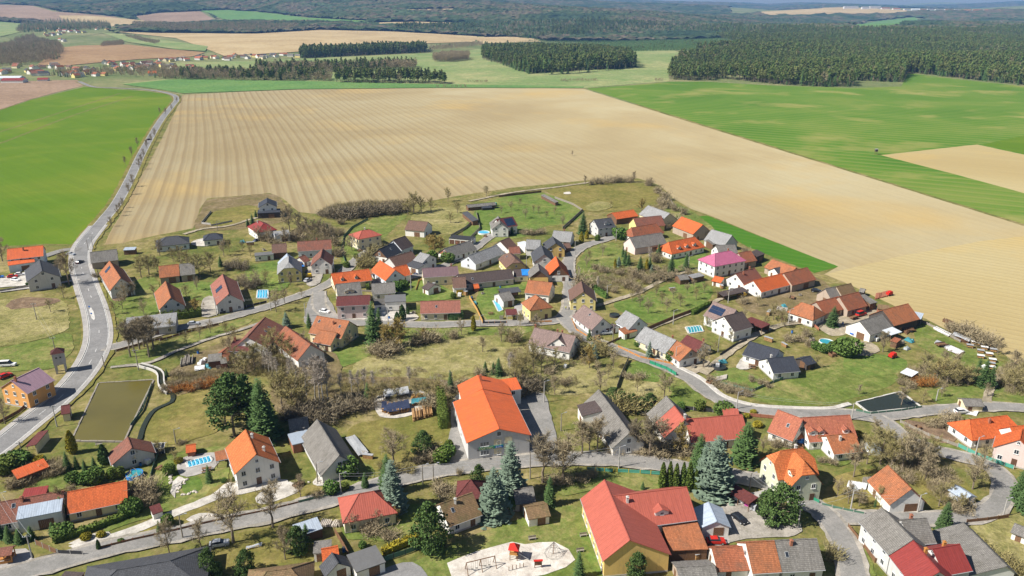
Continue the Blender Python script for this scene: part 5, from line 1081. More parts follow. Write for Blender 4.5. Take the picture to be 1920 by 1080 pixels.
def pine_proto(seed, Hh=14.0, Rr=3.4, clear=0.38, clumps=34, mat='needles_pine', per=46):
    r = random.Random(seed); tr = MB(); cr = MB(); lean = Vector((r.uniform(-1, 1) * 0.5, r.uniform(-1, 1) * 0.5, 0))
    a = Vector((0, 0, -0.3))
    for i in range(5):
        b_ = lean * ((i + 1) / 5) + Vector((r.uniform(-0.12, 0.12), r.uniform(-0.12, 0.12), Hh * 0.9 * (i + 1) / 5)); tr.tube(a, b_, Hh * 0.017 * (1 - i * 0.17), Hh * 0.017 * (1 - (i + 1) * 0.17), 6, False); a = b_
    for k in range(clumps):
        t = clear + (1 - clear) * r.random() ** 0.9; z = Hh * t; az = r.uniform(0, 6.28)
        prof = math.sin(min(1.0, (t - clear) / (1 - clear) * 0.85 + 0.22) * math.pi) ** 0.7
        rr = Rr * prof * math.sqrt(r.uniform(0.05, 1)); c = lean * t + Vector((math.cos(az) * rr, math.sin(az) * rr, z))
        tr.tube(lean * t + Vector((0, 0, z - rr * 0.25)), c, 0.06, 0.03, 3, False); cs = Rr * r.uniform(0.24, 0.40)
        for j in range(per): v = rvec(r); leaf(cr, c + Vector((v.x * cs, v.y * cs, v.z * cs * 0.45)) * r.uniform(0.5, 1.0), Rr * 0.095, r)
    return tr.data('trunk', MATS['bark']), cr.data('crown', MATS[mat]), Hh
def bush_proto(seed, mat, Rr=1.5, Hh=2.6, n=900, size=0.30):
    r = random.Random(seed); tr = MB(); cr = MB(); tr.tube((0, 0, -0.1), (0, 0, Hh * 0.6), 0.12, 0.05, 5, False)
    lob = [(rvec(r), r.uniform(0.75, 1.12)) for _ in range(9)]
    for k in range(n):
        v = rvec(r); s = 1.0 + 0.22 * sum(max(0, v.dot(l)) ** 6 * (w - 0.9) * 4 for l, w in lob); f = r.uniform(0.72, 1.0) * s
        leaf(cr, Vector((v.x * Rr * f, v.y * Rr * f, Hh * 0.5 + v.z * Hh * 0.5 * f)), size, r, v * 0.4)
    k = len(cr.v); cr.tube((0, 0, 0.05), (0, 0, Hh * 0.5), Rr * 0.55, Rr * 0.72, 8, False); cr.tube((0, 0, Hh * 0.5), (0, 0, Hh * 0.86), Rr * 0.72, Rr * 0.25, 8, True)
    return tr.data('stem', MATS['bark']), cr.data('crown', MATS[mat]), Hh
def column_proto(seed, mat, Hh=6.0, Rr=0.75, n=900, taper=0.75):
    r = random.Random(seed); tr = MB(); cr = MB(); tr.tube((0, 0, -0.1), (0, 0, Hh * 0.3), 0.1, 0.08, 5, False)
    for k in range(n):
        t = r.random() ** 0.9; az = r.uniform(0, 6.28); rad = Rr * min(1.0, (0.55 + t * 2.2)) * (1 - t ** 2.2) ** taper * r.uniform(0.82, 1.12)
        leaf(cr, Vector((math.cos(az) * rad, math.sin(az) * rad, Hh * t + 0.1)), 0.34, r, Vector((math.cos(az) * 0.3, math.sin(az) * 0.3, 1.0)))
    cr.tube((0, 0, 0.02), (0, 0, Hh * 0.55), Rr * 0.6, Rr * 0.7, 8, False); cr.tube((0, 0, Hh * 0.55), (0, 0, Hh * 0.97), Rr * 0.7, 0.05, 8, False)
    return tr.data('stem', MATS['bark']), cr.data('crown', MATS[mat]), Hh
PR = {
 'b': [bare_proto(1), bare_proto(2, limbs=13, spread=0.40), bare_proto(3, spread=0.33, clear=0.3)],
 'l': [bare_proto(4, 14, 0.30, 13, clear=0.38, tw='twig_dark'), bare_proto(5, 14, 0.33, 14, clear=0.34, tw='twig_brown')],
 'o': [bare_proto(6, 5, 0.52, 9, 'twig_brown', clear=0.3, nt_=11, wid=0.042), bare_proto(7, 5, 0.55, 10, 'twig_olive', clear=0.25, nt_=11, wid=0.042)],
 'v': [bare_proto(8, 9, 0.40, 12, 'twig_olive', nt_=13, wid=0.036), bare_proto(9, 8, 0.42, 11, 'twig_olive', nt_=13, wid=0.036)],
 'w': [bare_proto(10, 8, 0.46, 13, 'twig_gold', clear=0.12, nt_=18, wid=0.06)],
 'i': [bare_proto(11, 14, 0.17, 14, 'twig_pale', 'bark_pale', clear=0.4, nt_=4), bare_proto(12, 14, 0.15, 13, 'twig_pale', 'bark_pale', clear=0.35, nt_=4)],
 'h': [shrub_proto(20), shrub_proto(21, 'twig_brown', 2.6, 1.9)], 'k': [shrub_proto(22, 'twig_dark', 2.8, 1.9)],
 'e': [shrub_proto(23, 'twig_olive', 3.0, 1.8)], 'q': [shrub_proto(24, 'twig_rust', 2.4, 1.5)], 'y': [shrub_proto(25, 'twig_gold', 2.6, 1.7)],
 's': [conifer_proto(30, 'needles_green'), conifer_proto(31, 'needles_green', 12, 2.3)], 'u': [conifer_proto(32, 'needles_blue', 12, 3.0, 30, 1.1), conifer_proto(33, 'needles_blue', 12, 2.8, 32, 1.1)],
 'p': [pine_proto(40, 14, 3.8, 0.30, 54, per=85), pine_proto(41, 14, 3.6, 0.22, 58, per=85)], 'P': [pine_proto(42, 6, 2.8, 0.02, 56, per=80)],
 'r': [bush_proto(50, 'bush_green'), bush_proto(51, 'thuja_green', 1.4, 3.0)], 'a': [bush_proto(52, 'thuja_gold', 1.3, 1.8)],
 't': [column_proto(60, 'thuja_green')], 'd': [column_proto(61, 'needles_green', 5, 1.1)], 'g': [column_proto(62, 'thuja_gold', 6, 1.1, 1100)],
}
KIND = {'b': ('bare_tree', 'bare brown deciduous tree', 'tree'), 'l': ('lime_tree', 'tall bare dark-crowned tree', 'tree'), 'o': ('fruit_tree', 'small bare fruit tree', 'tree'),
 'v': ('bare_tree', 'olive tinged bare tree', 'tree'), 'w': ('willow_tree', 'golden twigged willow', 'tree'), 'i': ('birch_tree', 'slim white-stemmed birch', 'tree'), 'h': ('shrub', 'leafless brown shrub', 'shrub'),
 'k': ('shrub', 'dark leafless shrub', 'shrub'), 'e': ('shrub', 'olive leafless shrub', 'shrub'), 'q': ('shrub', 'rust orange shrub', 'shrub'), 'y': ('shrub', 'golden yellow shrub', 'shrub'),
 's': ('spruce_tree', 'dark green spruce', 'tree'), 'u': ('blue_spruce_tree', 'blue-green spruce', 'tree'), 'p': ('pine_tree', 'dark green pine', 'tree'), 'P': ('dwarf_pine', 'spreading green dwarf pine', 'tree'),
 'r': ('evergreen_bush', 'rounded green evergreen bush', 'bush'), 'a': ('golden_bush', 'low golden evergreen bush', 'bush'), 't': ('thuja_tree', 'narrow green thuja', 'tree'), 'd': ('yew_tree', 'dark columnar yew', 'tree'), 'g': ('golden_thuja', 'golden yellow cone-shaped thuja', 'tree')}
rt = random.Random(77)
def tree(k, x, yb, yt, wf=1.0, base=None):
    """a tree of kind k whose foot is at pixel (x, yb) and whose top reaches pixel row yt"""
    p = G(x, yb); lo, hi = 0.3, 40.0
    for _ in range(24):
        m_ = (lo + hi) / 2
        if PXY(p.x, p.y, m_)[1] > yt: lo = m_
        else: hi = m_
    hgt = lo; tr, cr, h0 = rt.choice(PR[k]); nm, words, cat = KIND[k]; s = hgt / h0
    root = empty(nm, (p.x, p.y, 0), rt.uniform(0, 6.28))
    sc = (s * wf * rt.uniform(0.92, 1.08), s * wf * rt.uniform(0.92, 1.08), s)
    place('trunk' if tr.name.startswith('trunk') else 'stem', tr, root, scale=sc); place('crown', cr, root, scale=sc)
    root["category"] = cat; TO_LABEL.append((root, base or words, p.x, p.y, hgt)); return root
def trees(k, *items, wf=1.0):
    for it in items: tree(k, *it[:3], it[3] if len(it) > 3 else wf)
# ---- near, left
trees('g', (137, 848, 808), (810 - 16, 1, 1) if False else (138, 846, 812)) if False else trees('g', (137, 850, 808))
trees('d', (197, 870, 834), (186, 1031, 1012, 0.8))
trees('r', (318, 890, 870), (250, 963, 935), (212, 898, 878), (226, 895, 876), (138, 905, 885), (180, 905, 880), (160, 905, 886, 1.2), (315, 985, 965), (120, 1005, 985, 1.4), (228, 1018, 1010), (40, 862, 846, 1.6), (30, 875, 850, 1.8), (12, 885, 855, 1.5))
trees('s', (128, 882, 845), (145, 880, 852), (160, 884, 860), (178, 880, 855), (393, 905, 870), (300, 1000, 975), (118, 968, 930, 1.3), (60, 1012, 985, 1.5), (38, 1018, 990, 1.5), (18, 1015, 985, 1.4), (0, 1008, 975, 1.4), (100, 1002, 978, 1.5), (88, 874, 852))
trees('h', (62, 885, 868, 1.5), (80, 885, 862, 1.4), (95, 890, 868, 1.3), (108, 890, 872, 1.2), (40, 905, 885, 1.5), (22, 915, 895, 1.4), (140, 925, 905, 1.0), (258, 930, 895, 1.4), (275, 930, 895, 1.3), (268, 945, 915, 1.2), (285, 945, 925, 1.2), (100, 960, 935, 1.5), (80, 968, 942, 1.5), (60, 970, 945, 1.3))
trees('v', (118, 958, 912, 1.1), (258, 872, 838, 0.9))
trees('a', (336, 868, 858), (162, 1012, 1000), (190, 1007, 997), (75, 870, 855))
trees('r', (420, 905, 897, 1.0), (440, 902, 894), (465, 912, 905), (480, 908, 900), (500, 902, 894))
trees('k', (240, 850, 835, 1.1), (340, 832, 823, 1.5))
trees('b', (318, 1040, 975, 0.9), (378, 1035, 972, 0.9), (438, 1018, 912, 1.15), (512, 990, 900, 1.1), (564, 934, 890, 1.2), (738, 870, 806, 1.35), (535, 1050, 985, 0.8), (10, 795, 742, 0.8))
trees('u', (737, 958, 858, 1.2), (926, 968, 872, 1.3), (957, 932, 822, 1.25))
trees('s', (728, 925, 848, 1.2), (685, 915, 885, 1.3), (1030, 948, 890, 1.1))
trees('P', (808, 1030, 940, 0.75), (896, 908, 872, 0.8), (1190, 1085, 1035, 0.7), (560, 1035, 985, 0.8), (460, 1075, 1030, 0.75), (395, 1085, 1030, 0.7), (795, 850, 806, 0.9))
trees('s', (1085, 1085, 1030, 1.0), (575, 1015, 980, 1.2))
trees('w', (740, 978, 952, 1.2))
trees('r', (650, 890, 858, 1.1), (622, 925, 905, 1.2), (645, 920, 905, 1.2), (840, 855, 835, 1.3), (828, 866, 842, 1.4), (842, 842, 825, 1.0), (680, 1028, 1016, 1.0), (955, 955, 935, 1.2))
trees('h', (815, 858, 830, 1.6), (835, 930, 905, 1.6), (850, 925, 908, 1.4), (825, 918, 898, 1.3), (700, 1000, 975, 1.4), (730, 1008, 985, 1.5), (680, 995, 980, 1.2), (1040, 905, 880, 1.6), (1065, 905, 885, 1.6), (1090, 900, 882, 1.5), (1110, 895, 878, 1.4), (600, 930, 912, 1.3), (860, 890, 876, 1.0), (805, 865, 845, 1.4), (785, 868, 850, 1.4))
trees('e', (850, 945, 925, 1.0), (720, 880, 858, 1.2), (745, 885, 862, 1.3), (770, 885, 865, 1.3))
trees('l', (1018, 905, 815, 1.35), (1056, 908, 818, 1.35), (1091, 852, 785, 1.2), (1218, 856, 778, 1.5), (1120, 850, 780, 1.1), (1190, 850, 785, 1.1))
trees('h', (1235, 850, 825, 1.8), (1255, 850, 825, 1.7), (1200, 852, 832, 1.6), (1270, 852, 830, 1.6), (1288, 848, 822, 1.5), (1165, 848, 828, 1.5), (1145, 846, 825, 1.4))
trees('w', (1275, 850, 796, 0.75))
trees('t', (1241, 918, 868), (1254, 917, 866), (1266, 919, 870), (1279, 918, 868), (1291, 921, 868), (1303, 922, 880), (1312, 925, 900), wf=0.9)
trees('u', (1338, 924, 812, 1.4), (1318, 915, 828, 1.0))
trees('s', (1308, 902, 810, 1.2), (1395, 866, 788, 1.7), (1205, 918, 903, 1.4))
trees('P', (1458, 975, 905, 0.9), (1478, 925, 908, 0.8), (1440, 960, 920, 0.8))
# ---- right
trees('r', (1467, 818, 786, 1.15), (1568, 815, 800, 1.5), (1358, 778, 755, 1.3), (1312, 768, 750, 1.2), (1275, 770, 755, 1.0))
trees('a', (1400, 783, 775), (1420, 800, 790, 1.2), (1412, 776, 768), (1609, 818, 808))
trees('b', (1640, 820, 785, 1.3), (1700, 872, 800, 1.2), (1690, 885, 815, 1.1), (1720, 880, 815, 1.1), (1823, 917, 858, 1.25), (1600, 895, 825, 0.9), (1735, 900, 845, 1.2), (1590, 945, 905, 1.1), (1610, 950, 918, 1.2), (1840, 880, 832, 0.9))
trees('v', (1650, 870, 800, 1.25), (1670, 880, 815, 1.1), (1745, 870, 818, 1.1), (1625, 870, 818, 1.1), (1760, 950, 905, 1.0), (1800, 960, 925, 1.0), (1780, 930, 900, 1.1))
trees('h', (1745, 895, 870, 1.4), (1765, 925, 900, 1.5), (1785, 955, 930, 1.4), (1810, 960, 938, 1.4), (1700, 900, 880, 1.4), (1670, 895, 872, 1.4), (1780, 800, 778, 1.6), (1800, 795, 772, 1.5), (1760, 798, 780, 1.5), (1745, 800, 782, 1.3), (1870, 850, 830, 1.4), (1560, 870, 855, 1.2), (1540, 868, 855, 1.1), (1470, 835, 815, 1.4), (1455, 838, 820, 1.3))
trees('s', (1768, 995, 940, 1.35), (1912, 940, 870, 1.3), (1640, 952, 930, 0.6), (1925, 960, 880, 1.2))
trees('e', (1560, 1045, 1012, 1.1), (1840, 1035, 1010, 1.6), (1850, 1050, 1025, 1.3), (1880, 1060, 1030, 1.4), (1900, 1075, 1045, 1.4))
# ---- centre belt of birches, alders and scrub
trees('i', (592, 750, 665), (600, 752, 660), (606, 755, 662), (615, 750, 668), (575, 742, 670), (545, 720, 665), (556, 728, 668), (660, 735, 690), (672, 738, 688), (684, 730, 685), (700, 735, 690), (768, 725, 682), (846, 725, 690), (955, 700, 660), (960, 705, 655), (505, 700, 650), (512, 705, 655), (498, 698, 655), (520, 708, 665), (640, 742, 695))
trees('v', (530, 770, 690, 1.1), (550, 775, 700, 1.1), (570, 770, 705, 1.0), (440, 690, 650, 1.2), (460, 700, 655, 1.2), (478, 692, 640, 1.1), (510, 660, 615, 1.3), (530, 668, 625, 1.2), (545, 680, 640, 1.2), (500, 678, 635, 1.2), (980, 720, 660, 1.0), (965, 730, 670, 1.0), (1000, 700, 650, 1.0), (800, 750, 715, 1.2), (820, 752, 710, 1.2), (780, 748, 715, 1.1), (720, 752, 715, 1.1), (745, 750, 715, 1.1), (700, 757, 722, 1.1))
trees('k', (600, 790, 755, 1.4), (620, 785, 755, 1.5), (640, 775, 745, 1.6), (580, 775, 740, 1.5), (560, 785, 752, 1.4), (660, 765, 735, 1.5), (690, 765, 740, 1.4), (540, 785, 755, 1.3), (985, 735, 700, 1.4), (1000, 728, 698, 1.4), (970, 740, 708, 1.4))
trees('h', (800, 765, 740, 1.3), (830, 765, 735, 1.4), (855, 735, 712, 1.3), (870, 725, 705, 1.2), (900, 705, 685, 1.2), (930, 700, 678, 1.2), (720, 665, 635, 1.6), (705, 662, 640, 1.5), (735, 660, 635, 1.5), (800, 640, 612, 1.4), (780, 645, 620, 1.4), (820, 640, 620, 1.3), (850, 635, 615, 1.2), (960, 640, 610, 1.2), (1085, 640, 622, 1.2), (1030, 700, 680, 1.3), (1060, 720, 700, 1.3))
trees('o', (1000, 690, 640, 1.0), (1015, 695, 650, 1.0), (1040, 690, 655, 1.0), (1080, 728, 705, 1.0), (1120, 700, 678, 1.1), (1140, 710, 685, 1.2), (1150, 690, 660, 1.2), (975, 610, 585, 1.0), (960, 650, 622, 1.0), (865, 628, 600, 1.1), (1245, 745, 700, 1.1), (1255, 735, 705, 1.1), (1105, 690, 665, 1.0))
trees('s', (700, 640, 562, 1.1), (712, 630, 575, 1.0), (537, 612, 582, 1.1), (580, 614, 585, 1.1), (845, 735, 692, 0.9), (910, 698, 676, 1.2), (925, 702, 678, 1.2), (935, 705, 668, 1.2), (690, 750, 715, 1.2), (1560, 612, 572, 1.6), (1105, 640, 615, 1.3))
trees('u', (1115, 672, 645, 1.2), (538, 615, 584, 1.2), (1217, 672, 638, 1.0), (1110, 665, 640, 1.2))
trees('w', (745, 652, 600, 1.15), (725, 650, 610, 1.0), (368, 585, 560, 1.25), (795, 640, 615, 0.8), (1105, 690, 648, 0.8))
trees('g', (888, 620, 592, 0.8))
trees('e', (1120, 655, 630, 1.5), (1090, 665, 640, 1.4), (1135, 665, 640, 1.3))
trees('p', (440, 818, 702, 1.25), (465, 803, 704, 1.1), (424, 803, 712, 1.1))
trees('s', (496, 824, 704, 1.35), (480, 808, 720, 1.1), (510, 805, 745, 1.0))
trees('l', (245, 670, 600, 1.2), (252, 662, 600, 1.2), (270, 650, 592, 1.2), (280, 670, 590, 1.2), (288, 655, 588, 1.2), (262, 655, 598, 1.1))
trees('q', (330, 735, 718, 1.2), (355, 732, 712, 1.3), (385, 726, 706, 1.3), (400, 722, 704, 1.3), (420, 715, 700, 1.2), (1725, 722, 702, 1.2), (1740, 722, 702, 1.3), (1765, 695, 680, 1.2))
trees('h', (310, 735, 718, 1.3), (340, 725, 708, 1.2), (370, 728, 712, 1.2), (435, 712, 698, 1.2), (330, 705, 690, 1.3))
trees('s', (313, 706, 690, 1.3))
# ---- left
trees('b', (130, 535, 468, 1.0), (5, 490, 445, 1.2), (235, 565, 530, 1.2), (250, 555, 528, 1.2), (115, 520, 480, 0.8))
trees('v', (280, 515, 478, 1.4), (265, 520, 480, 1.2), (295, 510, 480, 1.2), (355, 515, 470, 1.2), (375, 520, 475, 1.2), (340, 500, 462, 1.2), (395, 510, 470, 1.1), (325, 490, 465, 1.2))
trees('k', (440, 500, 482, 1.5), (455, 505, 485, 1.5), (430, 505, 488, 1.4), (450, 535, 515, 1.4), (470, 540, 520, 1.3), (180, 520, 508, 1.2), (485, 535, 518, 1.2))
trees('s', (414, 500, 478, 1.3), (474, 425, 400, 1.3), (465, 425, 408, 1.3), (614, 435, 415, 1.1), (480, 408, 392, 1.2))
trees('b', (543, 432, 385, 1.0), (588, 440, 410, 1.2), (565, 445, 415, 1.2), (600, 438, 410, 1.2), (575, 435, 405, 1.1))
trees('h', (555, 450, 430, 1.5), (545, 445, 425, 1.4), (620, 445, 425, 1.4), (640, 440, 425, 1.2), (640, 420, 405, 1.1), (630, 460, 440, 1.2), (510, 455, 440, 1.3), (495, 452, 435, 1.3), (520, 460, 445, 1.2), (635, 480, 460, 1.2))
trees('o', (485, 452, 425, 1.2), (505, 455, 428, 1.2), (590, 455, 430, 1.1), (518, 585, 545, 1.1), (534, 570, 540, 1.0), (566, 558, 540, 1.0), (480, 540, 510, 1.1), (460, 545, 515, 1.1), (500, 535, 508, 1.1), (375, 635, 610, 1.0), (425, 630, 605, 1.0), (440, 640, 612, 1.0), (290, 560, 535, 1.1), (270, 590, 565, 1.1), (420, 655, 635, 1.0), (1195, 735, 705, 0.9))
trees('e', (700, 480, 452, 1.4), (690, 490, 462, 1.4), (710, 455, 440, 1.2), (680, 500, 475, 1.3), (695, 500, 478, 1.2))
# ---- hedge bank along the ploughed field
trees('k', (610, 405, 388, 1.6), (622, 408, 385, 1.6), (636, 408, 384, 1.6), (650, 408, 382, 1.7), (664, 406, 380, 1.7), (678, 405, 382, 1.6), (692, 404, 380, 1.7), (706, 402, 378, 1.7), (720, 401, 378, 1.7), (734, 400, 378, 1.6), (748, 398, 376, 1.5))
trees('v', (776, 400, 360, 1.3), (790, 398, 368, 1.2), (765, 402, 372, 1.2), (840, 378, 352, 0.9), (808, 395, 370, 1.1), (912, 368, 348, 1.0), (858, 400, 378, 1.2), (845, 418, 398, 1.2))
trees('w', (815, 475, 440, 1.2), (826, 470, 445, 1.1), (805, 465, 440, 1.1))
trees('b', (1097, 348, 328, 0.9), (1188, 342, 320, 1.0), (1073, 292, 282, 1.0), (1220, 350, 332, 1.0))
trees('h', (1125, 345, 328, 1.3), (1145, 343, 325, 1.4), (1160, 342, 328, 1.3), (1178, 342, 326, 1.2), (1110, 346, 334, 1.2), (1215, 348, 332, 1.2), (1235, 362, 345, 1.3), (1245, 375, 355, 1.3), (1250, 390, 368, 1.3), (1240, 385, 368, 1.2), (1265, 395, 378, 1.2), (1280, 402, 385, 1.2), (1230, 400, 378, 1.2))
trees('w', (1203, 395, 372, 1.0))
trees('o', (958, 395, 378, 1.1), (985, 410, 392, 1.2), (1000, 400, 385, 1.0), (1025, 410, 395, 1.0), (1055, 425, 405, 0.9), (1130, 480, 458, 1.0), (1105, 490, 470, 1.0), (1145, 390, 376, 1.0))
trees('s', (1093, 438, 395, 1.25), (960, 440, 422, 1.4), (1172, 495, 465, 1.1), (1178, 498, 472, 1.1), (1200, 508, 478, 1.2), (1218, 505, 480, 1.2), (1258, 512, 475, 1.2), (1286, 505, 472, 1.1), (1168, 482, 458, 0.9), (1235, 480, 455, 1.3))
trees('u', (1222, 512, 495, 1.4), (1245, 475, 462, 1.2), (1160, 500, 480, 1.2))
trees('g', (1090, 455, 435, 1.3), (1100, 448, 432, 1.3), (1153, 505, 485, 0.8), (1212, 508, 485, 0.8), (770, 1, 1) if False else (1000, 493, 478, 1.5))
trees('h', (1090, 540, 505, 1.2), (1080, 555, 530, 1.3), (1115, 505, 492, 1.5), (1130, 510, 495, 1.5), (1160, 515, 500, 1.3), (1195, 520, 500, 1.3), (1240, 525, 500, 1.4), (1265, 520, 505, 1.3), (1290, 515, 500, 1.2), (1215, 530, 512, 1.4), (1180, 540, 520, 1.4), (1195, 548, 530, 1.4), (1230, 490, 470, 1.3), (1130, 545, 530, 1.2), (1150, 548, 535, 1.2), (1315, 445, 425, 1.3), (1325, 440, 424, 1.2), (1395, 475, 460, 1.2), (1000, 440, 425, 1.4), (1015, 438, 425, 1.4), (985, 440, 425, 1.3), (1120, 425, 412, 1.1), (1265, 425, 400, 1.4), (1255, 415, 398, 1.3))
trees('i', (1120, 545, 515, 1.0), (1217, 495, 460, 1.0), (1085, 525, 495, 0.9))
trees('o', (1185, 565, 545, 1.2), (1200, 575, 552, 1.2), (1215, 588, 562, 1.2), (1240, 570, 548, 1.2), (1250, 585, 560, 1.2), (1262, 560, 540, 1.2), (1275, 575, 552, 1.2), (1288, 550, 532, 1.2), (1305, 562, 540, 1.2), (1230, 555, 535, 1.2), (1320, 550, 530, 1.2), (1300, 540, 525, 1.2), (1325, 615, 595, 1.0), (1345, 560, 545, 1.1))
trees('r', (840, 492, 475, 1.3), (746, 545, 528, 1.0), (758, 540, 525, 1.0), (810, 490, 470, 1.2), (668, 485, 475, 1.0), (650, 502, 490, 1.2), (690, 535, 522, 1.3), (1165, 448, 428, 1.3), (1120, 452, 440, 1.0), (1195, 650, 640, 1.2), (1260, 678, 658, 1.0), (850, 560, 548, 1.0))
trees('d', (755, 600, 572, 1.0), (745, 605, 585, 1.2), (860, 1, 1) if False else (765, 590, 575, 1.0))
# ---- right edge gardens
trees('b', (1318, 690, 645, 1.2), (1870, 665, 630, 1.0), (1655, 660, 620, 1.0), (1790, 700, 660, 1.2), (1770, 690, 655, 1.1), (1765, 745, 720, 1.0), (1610, 740, 720, 1.0))
trees('v', (1735, 700, 660, 1.3), (1755, 715, 670, 1.3), (1775, 720, 675, 1.4), (1795, 722, 680, 1.3), (1815, 722, 685, 1.3), (1900, 735, 690, 1.4), (1915, 725, 680, 1.4), (1935, 735, 690, 1.4), (1890, 725, 695, 1.2), (1450, 600, 570, 1.3), (1465, 605, 578, 1.2), (1480, 598, 575, 1.2), (1470, 615, 590, 1.1), (1435, 615, 590, 1.1))
trees('r', (1585, 665, 635, 1.4), (1572, 662, 640, 1.1), (1545, 660, 645, 1.4), (1530, 655, 642, 1.2), (1560, 655, 640, 1.0))
trees('s', (1842, 725, 670, 1.3), (1855, 728, 685, 1.3), (1830, 715, 668, 1.0))
trees('h', (1800, 625, 600, 1.6), (1815, 632, 605, 1.6), (1830, 640, 612, 1.6), (1845, 650, 620, 1.5), (1785, 618, 600, 1.4), (1500, 640, 625, 1.3), (1520, 650, 632, 1.3), (1480, 640, 622, 1.3), (1510, 630, 612, 1.2), (1690, 720, 705, 1.3), (1710, 728, 712, 1.3), (1330, 715, 700, 1.4), (1345, 725, 710, 1.4), (1365, 735, 718, 1.4), (1385, 740, 725, 1.4), (1400, 742, 728, 1.3), (1185, 710, 695, 1.8), (1200, 708, 695, 1.6), (1425, 720, 708, 1.3), (1440, 725, 712, 1.3), (1410, 715, 702, 1.2), (1395, 570, 555, 1.2), (1360, 560, 545, 1.3))
trees('e', (1160, 770, 735, 1.3), (1175, 768, 728, 1.4), (1190, 768, 730, 1.4), (1205, 766, 735, 1.4), (1220, 768, 735, 1.4))
trees('P', (1150, 755, 728, 1.2), (1185, 770, 740, 1.1), (1215, 770, 738, 1.1), (1165, 765, 735, 1.1), (1200, 772, 745, 1.0))
trees('o', (455, 472, 452), (470, 480, 460), (430, 472, 450), (545, 535, 512), (655, 650, 628), (1100, 502, 482), (1230, 548, 528), (735, 470, 452), (850, 540, 522), (870, 545, 528), (905, 525, 510), (1010, 400, 386), (1040, 402, 388), (940, 400, 386), (975, 385, 372), (230, 580, 552), (215, 590, 565), (350, 560, 535), (370, 545, 522), (320, 625, 600), (395, 625, 602), (350, 645, 622), (330, 870, 845), (300, 855, 828), (660, 1000, 968), (710, 990, 960), (1430, 850, 822), (1485, 822, 800), (1530, 840, 815), (1570, 930, 900), (1650, 945, 915), (1440, 690, 672), (1530, 690, 668), (1340, 660, 640), (1370, 640, 620), (1395, 600, 580), (1500, 590, 568), (1850, 745, 722), (1730, 755, 732), (1420, 575, 555), (120, 560, 535), (95, 585, 562), wf=1.1)
trees('b', (560, 430, 398), (610, 445, 415), (535, 455, 425), (660, 470, 440), (300, 480, 448), (420, 480, 448), (1005, 625, 590), (940, 640, 605), (1075, 660, 622), (1125, 735, 695), (1040, 740, 702), (905, 660, 630), (1690, 760, 722), (1900, 700, 655), (572, 664, 622), (432, 662, 628), (1240, 830, 785), (1105, 845, 790), wf=1.2)
# ---- avenue along the main road out of the village
for (x, y, h) in [(222, 405, 22), (208, 425, 20), (231, 390, 20), (242, 365, 22), (250, 350, 24), (262, 318, 22), (235, 310, 18), (247, 292, 18), (258, 275, 18), (270, 296, 18), (276, 280, 20), (291, 258, 18), (300, 214, 13), (311, 215, 13), (322, 208, 13), (332, 192, 11), (338, 188, 10), (284, 268, 18), (266, 308, 20), (226, 398, 20)]:
    tree('b', x, y, y - h, 0.8, 'roadside tree without leaves')
# ---- hedges: one clipped or shaggy row each
def hedge(px, h, w, mat, label, shag=0.3):
    pts = line(px, 0.8); mb = MB(); r = random.Random(len(label)); c = sum(pts, Vector((0, 0))) / len(pts)
    A = offset_line(pts, w / 2 * 0.8); B = offset_line(pts, -w / 2 * 0.8); hc = h * 0.82
    for q in (0, -1): mb.face([(A[q].x, A[q].y, 0), (B[q].x, B[q].y, 0), (B[q].x, B[q].y, hc), (A[q].x, A[q].y, hc)])
    for q in (0, -1):
        for k in range(90): p = A[q].lerp(B[q], r.random()); leaf(mb, Vector((p.x + r.uniform(-.2, .2), p.y + r.uniform(-.2, .2), r.uniform(0, h))), 0.36, r, Vector((0, 0, 0.8)))
    for i in range(len(pts) - 1):
        for Q in (A, B): mb.face([(Q[i].x, Q[i].y, 0), (Q[i + 1].x, Q[i + 1].y, 0), (Q[i + 1].x, Q[i + 1].y, hc), (Q[i].x, Q[i].y, hc)])
        mb.face([(A[i].x, A[i].y, hc), (A[i + 1].x, A[i + 1].y, hc), (B[i + 1].x, B[i + 1].y, hc), (B[i].x, B[i].y, hc)])
        top = h * (1 + 0.10 * math.sin(i * 2.1) * shag * 3)
        for k in range(int(46 * max(1, h / 2))):
            s = r.choice((-1, 1)); t = r.random(); p = pts[i].lerp(pts[i + 1], r.random()); o = A[i] - pts[i]
            if r.random() < 0.62: q = p + o * (s * r.uniform(0.95, 1.15 + shag * 0.4)); z = r.uniform(0.05, top)
            else: q = p + o * r.uniform(-1, 1); z = top * r.uniform(0.88, 1.0 + shag * 0.12)
            leaf(mb, Vector((q.x, q.y, z)), 0.36, r, Vector((0, 0, 0.8)))
    mb.xform(Matrix.Translation((-c.x, -c.y, 0))); o = mb.build('hedge', MATS[mat], None, (c.x, c.y, 0)); tag(o, label, 'hedge', 'clipped and shaggy garden hedges')
hedge([(102, 1018), (140, 1005), (185, 990), (225, 975), (246, 965)], 1.7, 1.6, 'thuja_green', 'low green hedge between orange roofed house and garden drive')
hedge([(719, 1040), (745, 1028), (775, 1016), (785, 1008)], 1.8, 1.6, 'thuja_gold', 'yellowish clipped hedge beside the flat roofed pale garage')
hedge([(826, 755), (829, 780), (832, 805)], 5.0, 2.6, 'thuja_green', 'tall shaggy thuja hedge left of the pub hall', 0.8)
hedge([(305, 600), (340, 598), (378, 592)], 3.2, 1.6, 'thuja_green', 'tall clipped thuja hedge behind the wide flat roofed house', 0.6)
hedge([(833, 598), (850, 599), (868, 598)], 3.0, 1.8, 'needles_green', 'dark hedge in front of the dusty red roof')
hedge([(1115, 545), (1128, 555), (1138, 560)], 2.6, 1.6, 'bush_green', 'fresh green hedge right of the yellow brown-gabled house')
hedge([(1298, 590), (1318, 578), (1330, 573)], 1.8, 1.4, 'thuja_green', 'short hedge beside the solar panelled white house')
